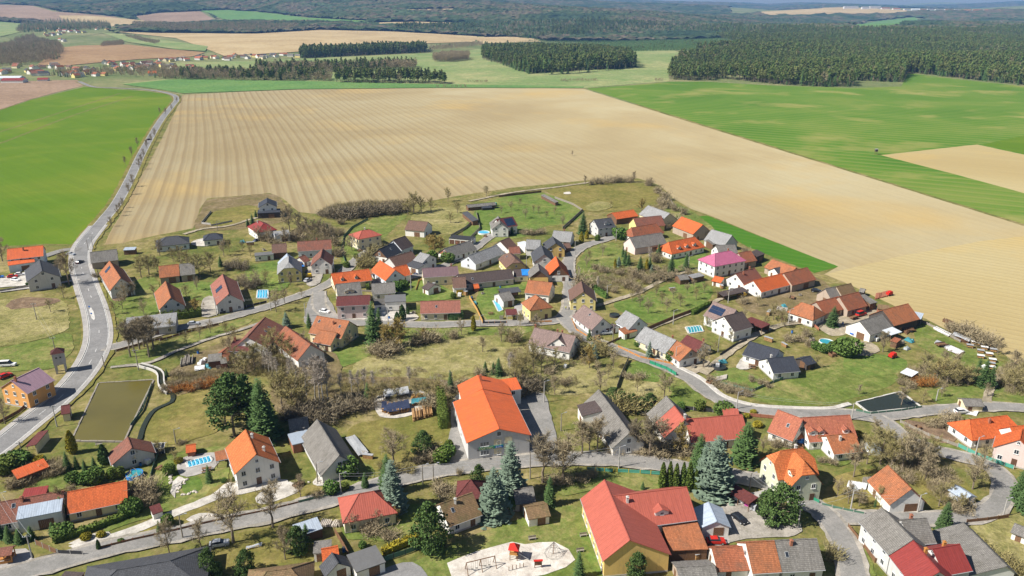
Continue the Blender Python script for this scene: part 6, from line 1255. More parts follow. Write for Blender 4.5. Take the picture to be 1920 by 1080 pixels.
hedge([(680, 520), (688, 530), (690, 545)], 2.2, 1.5, 'thuja_green', 'hedge at the end of the long vivid orange roof')
hedge([(50, 538), (68, 536), (86, 534)], 1.8, 1.2, 'needles_green', 'row of dark conifers clipped in front of the grey rendered house', 0.9)
# ================================================================ WOODS (nobody could count them)
def inside(P, poly):
    x, y = P[:, 0], P[:, 1]; c = np.zeros(len(P), bool); n = len(poly); j = n - 1
    for i in range(n):
        xi, yi = poly[i]; xj, yj = poly[j]
        with np.errstate(divide='ignore', invalid='ignore'):
            c ^= ((yi > y) != (yj > y)) & (x < (xj - xi) * (y - yi) / (yj - yi) + xi)
        j = i
    return c
leaf_mat('woods_green', (0.085, 0.155, 0.045), (0.065, 0.115, 0.04), 0.85, 0.8); leaf_mat('woods_pine', (0.115, 0.175, 0.045), (0.16, 0.165, 0.06), 0.85, 0.9)
def simple_tree(seed, kind):
    """whole tree in one mesh for the woods"""
    r = random.Random(seed); mb = MB()
    if kind == 'pine':
        mb.tube((0, 0, 0), (0, 0, 13), 0.24, 0.12, 4, False, mi=1)
        for k in range(20):
            t = r.uniform(0.42, 1.0); az = r.uniform(0, 6.28); rr = 3.0 * math.sin(min(1, (t - 0.42) / 0.58 * 0.8 + 0.25) * math.pi) * math.sqrt(r.random()); c = Vector((math.cos(az) * rr, math.sin(az) * rr, 18 * t))
            for j in range(9): v = rvec(r); leaf(mb, c + Vector((v.x, v.y, v.z * 0.7)) * 1.0, 1.5, r)
    elif kind == 'spruce':
        mb.tube((0, 0, 0), (0, 0, 6), 0.24, 0.2, 4, False, mi=1)
        for k in range(13):
            t = 0.08 + 0.9 * k / 13; rad = 2.7 * (1 - t) ** 0.8 + 0.15
            for j in range(7):
                az = 6.283 * (j + r.random() * 0.6) / 7; d = Vector((math.cos(az), math.sin(az), 0)); s = Vector((-d.y, d.x, 0)); z = 18 * t; l = rad * r.uniform(0.8, 1.2); n = len(mb.v)
                mb.v += [(0, 0, z + 0.5), tuple(d * l * 0.6 + s * l * 0.42 + Vector((0, 0, z - l * 0.2))), tuple(d * l + Vector((0, 0, z - l * 0.42))), tuple(d * l * 0.6 - s * l * 0.42 + Vector((0, 0, z - l * 0.2)))]; mb.f.append((n, n + 1, n + 2, n + 3))
    else:
        mb.tube((0, 0, 0), (0, 0, 9), 0.22, 0.08, 4, False, mi=1)
        for k in range(170):
            v = rvec(r); p = Vector((v.x * 2.6, v.y * 2.6, 9.5 + v.z * 5.2)) * 1.0; twig(mb, p, (Vector((v.x, v.y, 0.8)) + rvec(r) * 0.5).normalized(), 2.0, 0.16, r)
    me = mb.data('woodland_tree', [MATS[{'pine': 'woods_pine', 'spruce': 'woods_green', 'bare': 'twig_brown'}[kind]], MATS['bark']])
    return bpy.data.objects.new('woodland_tree', me)
WT = {'pine': [simple_tree(1, 'pine'), simple_tree(2, 'pine')], 'spruce': [simple_tree(3, 'spruce')], 'bare': [simple_tree(4, 'bare')]}
def scrub(seed, mat, n=190):
    r = random.Random(seed); mb = MB()
    for k in range(n):
        v = rvec(r); p = Vector((v.x * 1.3, v.y * 1.3, abs(v.z) * 1.5 * r.random() + 0.1)); twig(mb, p, (Vector((v.x * 0.6, v.y * 0.6, 0.9)) + rvec(r) * 0.5).normalized(), r.uniform(0.6, 1.5), 0.030, r)
    return bpy.data.objects.new('scrub_plant', mb.data('scrub_plant', MATS[mat]))
WT['scrub'] = [scrub(1, 'twig_brown'), scrub(2, 'twig_olive'), scrub(3, 'twig_brown')]; WT['pale'] = [scrub(4, 'twig_pale', 110), scrub(5, 'twig_gold', 60)]
def wood(name, label, poly, spacing, mix, hscale=1.0, seed=1, off=0.0, world=None):
    """scatter: points with size and turn, each standing for one tree of the wood"""
    wp = world if world is not None else np.array([(p.x, p.y) for p in (GT(*q) for q in poly)])
    rs = np.random.RandomState(seed); lo, hi = wp.min(0), wp.max(0)
    gx, gy = np.meshgrid(np.arange(lo[0], hi[0], spacing), np.arange(lo[1], hi[1], spacing)); P = np.stack([gx.ravel(), gy.ravel()], 1); P = P + rs.uniform(-0.48, 0.48, P.shape) * spacing
    P = P[inside(P, wp)]
    u = P[:, 0] / P[:, 1]; P = P[(np.abs(u) < 0.86)]
    big = len(P) > 2500
    if big:         # stands of different age, small clearings, ragged margins
        gap = np.sin(P[:, 0] / 71.0 + 1.7 * np.sin(P[:, 1] / 97.0) + seed) * np.sin(P[:, 1] / 83.0 - 1.3 * np.sin(P[:, 0] / 119.0))
        P = P[(gap < 0.93) & (rs.uniform(0, 1, len(P)) > 0.06)]
    n = len(P)
    if n == 0: return None
    clump = np.sin(P[:, 0] / 37.0 + 2 * np.sin(P[:, 1] / 61.0)) * np.sin(P[:, 1] / 43.0 + seed) * 0.5 + 0.5
    z = T(P[:, 0], P[:, 1]) - 0.3 + off
    me = bpy.data.meshes.new(name); me.vertices.add(n); me.vertices.foreach_set('co', np.stack([P[:, 0], P[:, 1], z], 1).ravel())
    sc = hscale * rs.uniform(0.6, 1.28, n) * (0.9 + 0.15 * clump)
    if big: sc = sc * (0.92 + 0.26 * np.sin(P[:, 0] / 131.0 + 2.1 * np.sin(P[:, 1] / 173.0) + seed) * np.sin(P[:, 1] / 151.0 + 0.4))
    if big: clump = np.clip(0.42 + 0.55 * np.sin(P[:, 0] / 103.0 + 2.3 * np.sin(P[:, 1] / 67.0 + seed)) * np.sin(P[:, 1] / 121.0 + np.sin(P[:, 0] / 57.0)) + rs.uniform(-0.15, 0.15, n), 0, 1)
    kinds = list(mix.keys()); pr = np.array([mix[k] for k in kinds]); 
    cum = np.cumsum(pr / pr.sum()); v = np.clip(rs.uniform(0, 1, n) * 0.55 + 0.45 * clump, 0, 0.9999); pick = np.searchsorted(cum, v)
    protos = []; ids = np.zeros(n, int)
    base = 0
    for ki, k in enumerate(kinds):
        m_ = pick == ki; ids[m_] = base + rs.randint(0, len(WT[k]), m_.sum()); protos += WT[k]; base += len(WT[k])
    a = me.attributes.new('size', 'FLOAT', 'POINT'); a.data.foreach_set('value', sc)
    a = me.attributes.new('turn', 'FLOAT', 'POINT'); a.data.foreach_set('value', rs.uniform(0, 6.28, n))
    a = me.attributes.new('sort', 'INT', 'POINT'); a.data.foreach_set('value', ids.astype(np.int32))
    me.update()
    ng = bpy.data.node_groups.new(name + '_trees', 'GeometryNodeTree')
    ng.interface.new_socket('Geometry', in_out='INPUT', socket_type='NodeSocketGeometry'); ng.interface.new_socket('Geometry', in_out='OUTPUT', socket_type='NodeSocketGeometry')
    N = ng.nodes; Lk = ng.links; gi = N.new('NodeGroupInput'); go = N.new('NodeGroupOutput'); jn = N.new('GeometryNodeJoinGeometry')
    def attr(nm, ty):
        q = N.new('GeometryNodeInputNamedAttribute'); q.data_type = ty; q.inputs['Name'].default_value = nm; return q.outputs['Attribute']
    cx = N.new('ShaderNodeCombineXYZ'); Lk.new(attr('turn', 'FLOAT'), cx.inputs[2])
    for i, pr_ in enumerate(protos):
        ip = N.new('GeometryNodeInstanceOnPoints'); oi = N.new('GeometryNodeObjectInfo'); oi.inputs['Object'].default_value = pr_
        cmp_ = N.new('FunctionNodeCompare'); cmp_.data_type = 'INT'; cmp_.operation = 'EQUAL'
        ia = [s for s in cmp_.inputs if s.type == 'INT']; Lk.new(attr('sort', 'INT'), ia[0]); ia[1].default_value = i
        Lk.new(gi.outputs[0], ip.inputs['Points']); Lk.new(cmp_.outputs[0], ip.inputs['Selection']); Lk.new(oi.outputs['Geometry'], ip.inputs['Instance'])
        Lk.new(cx.outputs[0], ip.inputs['Rotation']); Lk.new(attr('size', 'FLOAT'), ip.inputs['Scale']); Lk.new(ip.outputs[0], jn.inputs[0])
    Lk.new(jn.outputs[0], go.inputs[0])
    o = place(name, me); md = o.modifiers.new('trees', 'NODES'); md.node_group = ng
    tag(o, label, 'forest', None, 'stuff'); return n
CNT = []
CNT.append(wood('forest', 'compact pine wood in the middle distance', [(905, 112), (955, 128), (1000, 142), (1070, 139), (1130, 133), (1192, 127), (1185, 108), (1150, 99), (1050, 94), (905, 97)], 6.5, {'pine': 5, 'spruce': 3, 'bare': 0.8}, 1.2, 3))
CNT.append(wood('forest', 'broad pine forest behind the right wheat field', [(1252, 150), (1320, 152), (1350, 148), (1440, 158), (1530, 163), (1598, 163), (1604, 152), (1690, 155), (1702, 136), (1800, 148), (1920, 161), (2060, 172), (2060, 100), (1920, 92), (1700, 88), (1440, 88), (1300, 104), (1258, 125)], 7.0, {'pine': 6, 'spruce': 2, 'bare': 1.5}, 1.25, 4))
CNT.append(wood('forest', 'deep part of the right forest', [(1300, 104), (1440, 88), (1700, 88), (1920, 92), (2060, 100), (2060, 62), (1900, 58), (1690, 60), (1600, 62), (1560, 62), (1440, 62), (1340, 70), (1400, 85)], 9.0, {'pine': 6, 'spruce': 2, 'bare': 1.6}, 1.25, 5))
CNT.append(wood('plantation', 'low young plantation between the woods', [(925, 84), (1000, 90), (1160, 97), (1330, 95), (1440, 88), (1360, 66), (1250, 63), (1130, 68), (1000, 76)], 7.0, {'spruce': 5, 'pine': 1}, 0.5, 6))
CNT.append(wood('tree_row', 'row of tall pines along the beige field', [(563, 110), (680, 104), (800, 98), (800, 92), (680, 96), (563, 103)], 7.0, {'pine': 6, 'spruce': 2, 'bare': 1}, 1.3, 7))
CNT.append(wood('tree_belt', 'mixed belt of trees across the pale meadow', [(340, 150), (450, 152), (620, 153), (622, 148), (500, 143), (345, 140)], 6.5, {'bare': 5, 'pine': 3, 'spruce': 1}, 0.95, 8))
CNT.append(wood('tree_belt', 'bare and pine belt behind the mixed belt', [(480, 138), (600, 136), (680, 134), (780, 130), (780, 124), (680, 127), (480, 131)], 6.5, {'pine': 4, 'bare': 5}, 1.0, 9))
CNT.append(wood('tree_belt', 'clump of round pines at the top of the ploughed field', [(628, 156), (700, 157), (760, 157), (838, 159), (838, 154), (720, 151), (632, 150)], 7.0, {'pine': 7, 'bare': 2}, 1.05, 10))
CNT.append(wood('grove', 'bare purple-brown grove on the pale meadow', [(812, 116), (845, 117), (880, 113), (878, 108), (845, 108), (815, 111)], 6.0, {'bare': 8}, 1.05, 11))
CNT.append(wood('tree_belt', 'wooded strip at the right end of the beige field', [(805, 95), (850, 92), (905, 86), (905, 80), (850, 84), (805, 90)], 9.0, {'bare': 5, 'pine': 1}, 0.6, 12))
CNT.append(wood('forest', 'dark woods behind the beige field', [(740, 58), (880, 66), (1000, 74), (1130, 67), (1250, 62), (1340, 64), (1440, 62), (1560, 60), (1560, 52), (1300, 47), (960, 47), (760, 50)], 11.0, {'pine': 4, 'spruce': 3, 'bare': 3}, 1.3, 13))
CNT.append(wood('tree_belt', 'leafless trees round the far settlement', [(0, 125), (60, 122), (110, 112), (120, 100), (110, 85), (60, 70), (30, 78), (0, 92), (-40, 100), (-40, 125)], 10.0, {'bare': 8, 'spruce': 2}, 1.0, 14))
CNT.append(wood('tree_belt', 'trees among the houses of the far left village', [(30, 62), (90, 60), (210, 55), (200, 44), (120, 40), (40, 45)], 15.0, {'bare': 4, 'spruce': 5}, 1.2, 15))
CNT.append(wood('tree_belt', 'bare trees along the valley below the beige field', [(250, 55), (330, 62), (480, 62), (560, 56), (560, 50), (430, 48), (330, 50), (250, 48)], 12.0, {'bare': 6, 'spruce': 3}, 1.2, 16))
CNT.append(wood('bushes', 'dark bushes on the green hillside', [(230, 66), (260, 70), (300, 80), (290, 84), (250, 74)], 8.0, {'bare': 8}, 0.6, 17))
CNT.append(wood('bushes', 'dark bushes on the brow above the rust brown field', [(190, 88), (235, 84), (230, 80), (195, 82)], 7.0, {'bare': 8}, 0.6, 18))
CNT.append(wood('tree_belt', 'bare trees and gardens between the houses of the nearer settlement', [(100, 138), (200, 135), (330, 128), (330, 150), (300, 148), (200, 143), (100, 147)], 13.0, {'bare': 6, 'spruce': 2}, 0.8, 19))
CNT.append(wood('tree_belt', 'bare belt before the pale meadow right of the settlement', [(300, 150), (380, 150), (382, 144), (330, 138), (300, 144)], 8.0, {'bare': 8, 'spruce': 1}, 0.9, 20))
for i, (x, y, w) in enumerate([(895, 155, 22), (845, 164, 30), (1060, 153, 10), (1095, 152, 26), (1235, 152, 8)]):
    CNT.append(wood('bushes', 'low scrub patch on the meadow, %s from the left' % ['second', 'leftmost', 'third', 'fourth', 'fifth'][i], [(x - w, y + 0.8), (x + w, y + 0.8), (x + w, y - 0.8), (x - w, y - 0.8)], 4.5, {'bare': 8}, 0.3, 30 + i))
for i, (l, po, sp, mx_, hs) in enumerate([
 ('tangled scrub under the white birches', [(505, 690), (560, 668), (600, 690), (650, 705), (650, 770), (600, 800), (545, 795), (520, 760), (500, 720)], 2.8, {'scrub': 5, 'pale': 1}, 0.85),
 ('leafless thicket along the back of the log piles', [(640, 705), (720, 700), (800, 700), (860, 705), (868, 735), (800, 752), (700, 762), (640, 775)], 2.8, {'scrub': 5, 'pale': 3}, 0.85),
 ('scrub between the junk garden and the birches', [(425, 668), (480, 640), (520, 640), (530, 690), (500, 712), (440, 712)], 2.3, {'scrub': 6}, 1.1),
 ('thicket behind the pub hall', [(945, 665), (985, 650), (1010, 670), (1010, 710), (990, 735), (965, 735)], 2.8, {'scrub': 6, 'pale': 1}, 1.0),
 ('hedge bank of brown scrub at the ploughed field', [(600, 408), (625, 390), (680, 384), (750, 380), (770, 392), (740, 402), (660, 408)], 1.9, {'scrub': 6}, 1.4),
 ('brown scrub along the lower brook wall', [(305, 735), (330, 712), (400, 700), (440, 700), (430, 714), (360, 730), (320, 745)], 1.6, {'scrub': 6}, 0.8),
 ('straw coloured tall grass on the wild slope', [(700, 655), (800, 640), (930, 630), (985, 650), (985, 690), (880, 695), (760, 705), (690, 695)], 2.6, {'pale': 6}, 0.4),
 ('straw coloured tall grass right of the pub hall', [(1005, 690), (1080, 682), (1160, 692), (1165, 720), (1100, 738), (1015, 732)], 2.6, {'pale': 6}, 0.35),
 ('garden scrub beside the white centre house', [(985, 640), (1040, 655), (1110, 660), (1130, 690), (1060, 690), (990, 680)], 3.0, {'scrub': 6}, 0.9),
 ('bank of scrub above the street bend', [(1330, 710), (1350, 716), (1405, 735), (1420, 745), (1390, 745), (1345, 725)], 1.6, {'scrub': 6}, 0.8),
 ('wild garden scrub behind the patchy barn', [(1650, 870), (1700, 830), (1760, 860), (1800, 920), (1760, 940), (1715, 905), (1680, 880)], 2.6, {'scrub': 6}, 1.1),
 ('brown scrub below the long grey barn', [(1140, 840), (1200, 835), (1290, 840), (1300, 855), (1220, 858), (1140, 852)], 1.5, {'scrub': 6}, 1.2),
 ('scrub patch in the right meadow', [(1690, 705), (1740, 690), (1810, 700), (1830, 720), (1760, 730), (1700, 725)], 2.0, {'scrub': 6}, 1.2),
 ('field corner scrub at the right edge', [(1870, 715), (1900, 690), (1960, 690), (1960, 740), (1890, 740)], 2.2, {'scrub': 6}, 1.4),
 ('scrub between the upper gardens', [(545, 450), (560, 425), (620, 425), (640, 440), (620, 455), (570, 458)], 2.2, {'scrub': 6}, 1.1),
 ('orchard bank scrub above the lane', [(1085, 540), (1130, 500), (1200, 505), (1290, 500), (1280, 515), (1210, 535), (1140, 552)], 2.6, {'scrub': 6}, 1.0),
 ('brambles under the left bottom bushes', [(50, 890), (110, 875), (130, 890), (90, 905), (40, 915)], 1.4, {'scrub': 6}, 1.0)]):
    CNT.append(wood('thicket', l, po, sp, mx_, hs, 60 + i))
# far wooded hills: canopy of crowns as one bumpy skin
leaf_mat('canopy_far', (0.050, 0.075, 0.032), (0.05, 0.07, 0.03))
m, t, b = nt('far_canopy'); p = wpos(t); n1 = noise(t, p, 0.0022, 6, 0.7, 0.8); n2 = noise(t, p, 0.05, 3, 0.7)
c = ramp(t, n1, [(0.34, (0.030, 0.055, 0.026)), (0.48, (0.06, 0.085, 0.035)), (0.55, (0.135, 0.105, 0.07)), (0.60, (0.06, 0.09, 0.04)), (0.70, (0.09, 0.125, 0.055))])
c = mixc(t, 0.7, c, ramp(t, n2, [(0.3, (0.3,) * 3), (0.7, (0.68,) * 3)]), 'OVERLAY'); t.links.new(c, b.inputs['Base Color']); b.inputs['Roughness'].default_value = 0.95; b.inputs['Specular IOR Level'].default_value = 0.05; MATS['far_canopy'] = m
def canopy(name, label, x0, x1, y0, y1, step, amp, base, seed):
    gx = np.arange(x0, x1, step); gy = np.arange(y0, y1, step); X, Y = np.meshgrid(gx, gy); rs = np.random.RandomState(seed)
    X = X + rs.uniform(-0.35, 0.35, X.shape) * step; Y = Y + rs.uniform(-0.35, 0.35, Y.shape) * step
    Z = T(X, Y) + base + amp * rs.uniform(-1, 1, X.shape); k = np.arange(X.size).reshape(X.shape)
    P = np.stack([X.ravel(), Y.ravel()], 1); ok = (np.abs(P[:, 0] / P[:, 1]) < 0.80)
    for f in FARP: ok &= ~inside(P, f)
    ok &= ~((P[:, 0] / P[:, 1] > 0.27) & (P[:, 1] > 6500) & (P[:, 1] < 9800))
    ok = ok.reshape(X.shape); F = np.stack([k[:-1, :-1], k[:-1, 1:], k[1:, 1:], k[1:, :-1]], -1)
    sel = ok[:-1, :-1] & ok[:-1, 1:] & ok[1:, 1:] & ok[1:, :-1]; F = F[sel]
    used = np.unique(F); remap = -np.ones(X.size, int); remap[used] = np.arange(len(used))
    V = np.stack([X.ravel(), Y.ravel(), Z.ravel()], 1)[used]
    me = bpy.data.meshes.new(name); me.from_pydata(V.tolist(), [], remap[F].tolist()); me.materials.append(MATS['far_canopy'])
    tag(place(name, me), label, 'forest', None, 'stuff')
canopy('far_forest', 'endless blue-green forest on the hills behind', -4200, 4200, 3150, 5600, 17, 6.0, 10, 1)
canopy('far_forest', 'highest forest ridges along the skyline', -9500, 9500, 5500, 15500, 48, 9.0, 10, 2)
# ================================================================ FAR HOUSES
rf = random.Random(5)
FW = ['W', 'W', 'W', 'C', 'S', 'Y']; FR = ['OO', 'OO', 'OW', 'BW', 'RT', 'GS', 'GS', 'DG', 'BR']
def far_house(x, y, L, W, hh, rm, wm, desc, group, ang=None):
    p = GT(x, y); a = rf.uniform(0, 3.14) if ang is None else ang; root = empty('house', (p.x, p.y, p.z - 0.5), a)
    eh = hh * 0.6; wb = MB(); rb = MB(); l, w = L / 2, W / 2
    wb.face([(-l, -w, 0), (l, -w, 0), (l, -w, eh), (-l, -w, eh)]); wb.face([(l, w, 0), (-l, w, 0), (-l, w, eh), (l, w, eh)])
    for s in (-1, 1): wb.face([(s * l, -w, 0), (s * l, w, 0), (s * l, w, eh), (s * l, 0, hh - 0.2), (s * l, -w, eh)][::s])
    for s in (-1, 1): roof_slab(rb, -l - 0.3, l + 0.3, 0, hh, s * (w + 0.4), hh - (hh - eh) / w * (w + 0.4))
    wb.build('wall', WL[wm], root); rb.build('roof', RF[rm], root)
    root["category"] = 'house'; root["group"] = group; FAR.append((root, x, desc, rm, wm)); return root
FAR = []
CN = {'OO': 'orange', 'OW': 'rust', 'BW': 'reddish', 'RT': 'red', 'GS': 'grey', 'DG': 'dark', 'BR': 'brown', 'OB': 'bright orange', 'CR': 'crimson', 'BL': 'pale blue', 'WH': 'white', 'GL': 'light grey'}
WN = {'W': 'white', 'C': 'cream', 'S': 'grey', 'Y': 'yellow', 'B': 'bluish'}
for (x, y) in [(62, 52), (75, 50), (82, 55), (96, 54), (105, 52), (112, 60), (122, 59), (132, 61), (144, 61), (85, 66), (100, 65), (112, 66), (56, 80), (120, 78), (186, 53), (192, 52), (250, 53), (24, 42), (30, 86), (84, 83)]:
    far_house(x, y, rf.uniform(12, 18), rf.uniform(9, 12), rf.uniform(8, 10), rf.choice(FR), rf.choice(FW[:4]), 'in the far left hillside village', 'houses of the far hillside village')
for (x, y) in [(5, 138), (14, 136), (30, 128), (52, 136), (60, 139), (82, 142), (105, 126), (112, 130), (125, 143), (137, 141), (150, 144), (160, 140), (180, 143), (196, 120), (205, 121), (214, 128), (220, 133), (235, 124), (248, 122), (252, 131), (262, 131), (275, 127), (285, 121), (288, 126), (296, 124), (312, 115), (315, 129), (318, 114), (340, 113), (365, 131), (372, 112), (385, 111), (405, 110), (420, 111), (432, 110), (455, 108), (470, 107), (486, 108), (495, 107), (512, 105), (530, 104), (545, 106), (176, 134), (145, 132), (70, 130)]:
    far_house(x, y, rf.uniform(11, 17), rf.uniform(8, 11), rf.uniform(7.5, 9.5), rf.choice(FR), rf.choice(FW), 'in the nearer settlement', 'houses of the settlement along the main road')
for o_, x_, d_, *_ in list(FAR) * 2:
    g = o_["group"]; px_, py_ = PXY(*o_.location); far_house(x_ + rf.uniform(-16, 16), py_ + rf.uniform(-4, 3.5), rf.uniform(10, 16), rf.uniform(8, 11), rf.uniform(7, 9.5), rf.choice(FR), rf.choice(FW), d_, g)
far_house(28, 155, 34, 18, 8, 'CR', 'W', 'in the nearer settlement', 'houses of the settlement along the main road', 0.1)
far_house(8, 150, 60, 22, 7, 'WH', 'B', 'in the nearer settlement', 'houses of the settlement along the main road', 0.1)
far_house(82, 152, 16, 10, 6, 'CR', 'W', 'in the nearer settlement', 'houses of the settlement along the main road', 0.2)
far_house(287, 142, 14, 10, 9, 'OB', 'W', 'in the nearer settlement', 'houses of the settlement along the main road', 0.3)
far_house(356, 46, 120, 30, 9, 'WH', 'W', 'in the valley', 'halls in the far valley', 0.05)
far_house(690, 57, 60, 24, 9, 'DG', 'B', 'in the valley', 'halls in the far valley', 0.05); far_house(597, 51, 30, 14, 10, 'RT', 'W', 'in the valley', 'halls in the far valley', 0.1)
far_house(450, 57, 20, 12, 9, 'GS', 'W', 'in the valley', 'halls in the far valley'); far_house(470, 60, 18, 11, 8, 'OO', 'W', 'in the valley', 'halls in the far valley'); far_house(1868, 46, 60, 26, 14, 'GL', 'C', 'in the right forest clearing', 'halls in the far valley', 0.1)
for (x, y, L) in [(1595, 17, 120), (1622, 18, 60), (1640, 17, 90), (1660, 18, 70), (1680, 19, 60), (1700, 20, 50), (1716, 20, 70), (1730, 21, 50), (1745, 20, 60), (1760, 21, 60), (1778, 21, 60), (1795, 21, 50), (1812, 22, 60), (1830, 22, 60), (1850, 22, 50), (1868, 22, 60)]:
    far_house(x, y, L, 30, 16 if x > 1650 else 24, rf.choice(['OO', 'BW', 'GS', 'WH']) if x > 1650 else 'GL', 'S', 'in the town on the skyline', 'buildings of the far town', 0.0)

def label_far():
    d = {}
    for o, x, desc, rm, wm in FAR: d.setdefault((desc, rm, wm), []).append((x, o))
    ORD = ['first', 'second', 'third', 'fourth', 'fifth', 'sixth', 'seventh', 'eighth', 'ninth', 'tenth', 'eleventh', 'twelfth']
    for (desc, rm, wm), L in d.items():
        L.sort(key=lambda q: q[0])
        for i, (x, o) in enumerate(L):
            w = '%s walled building with %s roof' % (WN[wm], CN[rm])
            o["label"] = (w + ' ' + desc) if len(L) == 1 else ('%s-from-left %s %s' % (ORD[min(i, 11)], w, desc))
label_far()
# transformer tower by the main road
p = G(116, 697); root = empty('transformer_tower', (p.x, p.y, 0), R(28)); mb = MB()
for sx in (-1, 1):
    for sy in (-1, 1): q = MB(); q.box(sx * 1.35 - 0.28, sy * 1.2 - 0.28, 0, sx * 1.35 + 0.28, sy * 1.2 + 0.28, 3.2); q.build('leg', WL['G'], root)
mb.box(-1.75, -1.6, 3.2, 1.75, 1.6, 7.4); mb.build('wall', WL['G'], root)
q = MB(); a_ = [(-2.1, -1.95, 7.4), (2.1, -1.95, 7.4), (2.1, 1.95, 7.4), (-2.1, 1.95, 7.4)]
for i in range(4): q.face([a_[i], a_[(i + 1) % 4], (0, 0, 9.0)])
q.face(a_[::-1]); q.build('roof', RF['MR'], root)
for dx in (-0.6, 0.6): q = MB(); q.box(dx - 0.25, -1.66, 5.6, dx + 0.25, -1.605, 6.1); q.build('hatch', MATS['dark_metal'], root)
tag(root, 'grey transformer tower on stilts beside the main road', 'tower'); LANDMARKS.append((p.x, p.y, 'grey transformer tower on stilts'))
# ================================================================ HALL FRONT: sign, bricked-up windows, lamp
root, res = HOUSES['HALL']; roof, M, a = res[0]
Lh = (G(936, 804, 9.0) - G(905, 730, 9.0)).length / 2 - 0.3
Mf = M @ Matrix.Translation((Lh + 0.012, 0, 0)) @ Matrix.Rotation(R(90), 4, 'Z')     # x across the gable, -y outwards
angf = a + R(90)
for x, z in ((-4.0, 1.3), (-4.0, 4.0)):
    for d_ in (-0.8, 0.0, 0.8): put_window(root, Mf @ Vector((x + d_, 0, z)), angf, 0.78, 1.4, 'w')
for x, z in ((-0.4, 1.2), (-0.4, 3.8), (2.6, 1.2), (2.6, 4.2)):
    mb = MB(); mb.box(-1.05, -0.03, 0, 1.05, 0.02, 1.9); mb.build('blind_window', WL['C'], root, Mf @ Vector((x, 0, z)), angf)
sg = MB(); sg.box(-3.4, -0.16, 0, 3.4, -0.06, 0.85); sgo = sg.build('sign_board', MATS['paint_green'], root, Mf @ Vector((-2.2, 0, 3.0)), angf)
s2 = MB(); s2.box(1.1, -0.18, 0.06, 3.3, -0.161, 0.79); s2.build('sign_panel', MATS['paint_blue'], sgo)
def text(body, size, mat, parent, loc, name='lettering'):
    cu = bpy.data.curves.new(name, 'FONT'); cu.body = body; cu.size = size; cu.extrude = 0.01; cu.align_x = 'LEFT'
    o = bpy.data.objects.new(name, cu); COL.objects.link(o); dg = bpy.context.evaluated_depsgraph_get(); me = bpy.data.meshes.new_from_object(o.evaluated_get(dg)); bpy.data.objects.remove(o)
    me.materials.clear(); me.materials.append(MATS[mat]); t = bpy.data.objects.new(name, me); COL.objects.link(t); t.parent = parent; t.location = loc; t.rotation_euler = (R(90), 0, 0); return t
plain('sign_cream', (0.78, 0.72, 0.45), 0.6)
text('HOSTINEC', 0.78, 'sign_cream', sgo, (-3.25, -0.175, 0.14)); text('Braník', 0.62, 'paint_white', sgo, (1.25, -0.195, 0.20))
mb = MB(); mb.tube((-6.0, -0.02, 3.6), (-6.0, -1.0, 3.9), 0.04, 0.04, 5); mb.box(-6.2, -1.5, 3.82, -5.8, -0.9, 4.0); mb.xform(Mf).build('wall_lamp', MATS['dark_metal'], root)
# blue tarpaulin on the small roof
r_, res_ = HOUSES['G16b']; roof, M, a = res_[0]; mb = MB()
for i in range(6):
    for j in range(4):
        def tp(u, v): x = 0.2 + u * 5.2; y = -0.3 - v * 3.6; return (x, y, 4.8 - (4.8 - 2.9) * abs(y) / 4.0 + 0.14 + 0.08 * math.sin(u * 9 + v * 7))
        mb.face([tp(i / 6, j / 4), tp((i + 1) / 6, j / 4), tp((i + 1) / 6, (j + 1) / 4), tp(i / 6, (j + 1) / 4)][::-1])
o = mb.xform(mx(0, r_.location.x, r_.location.y) @ M).build('tarpaulin', MATS['tarp_blue']); tag(o, 'bright blue tarpaulin spread on the small white house roof', 'tarpaulin')
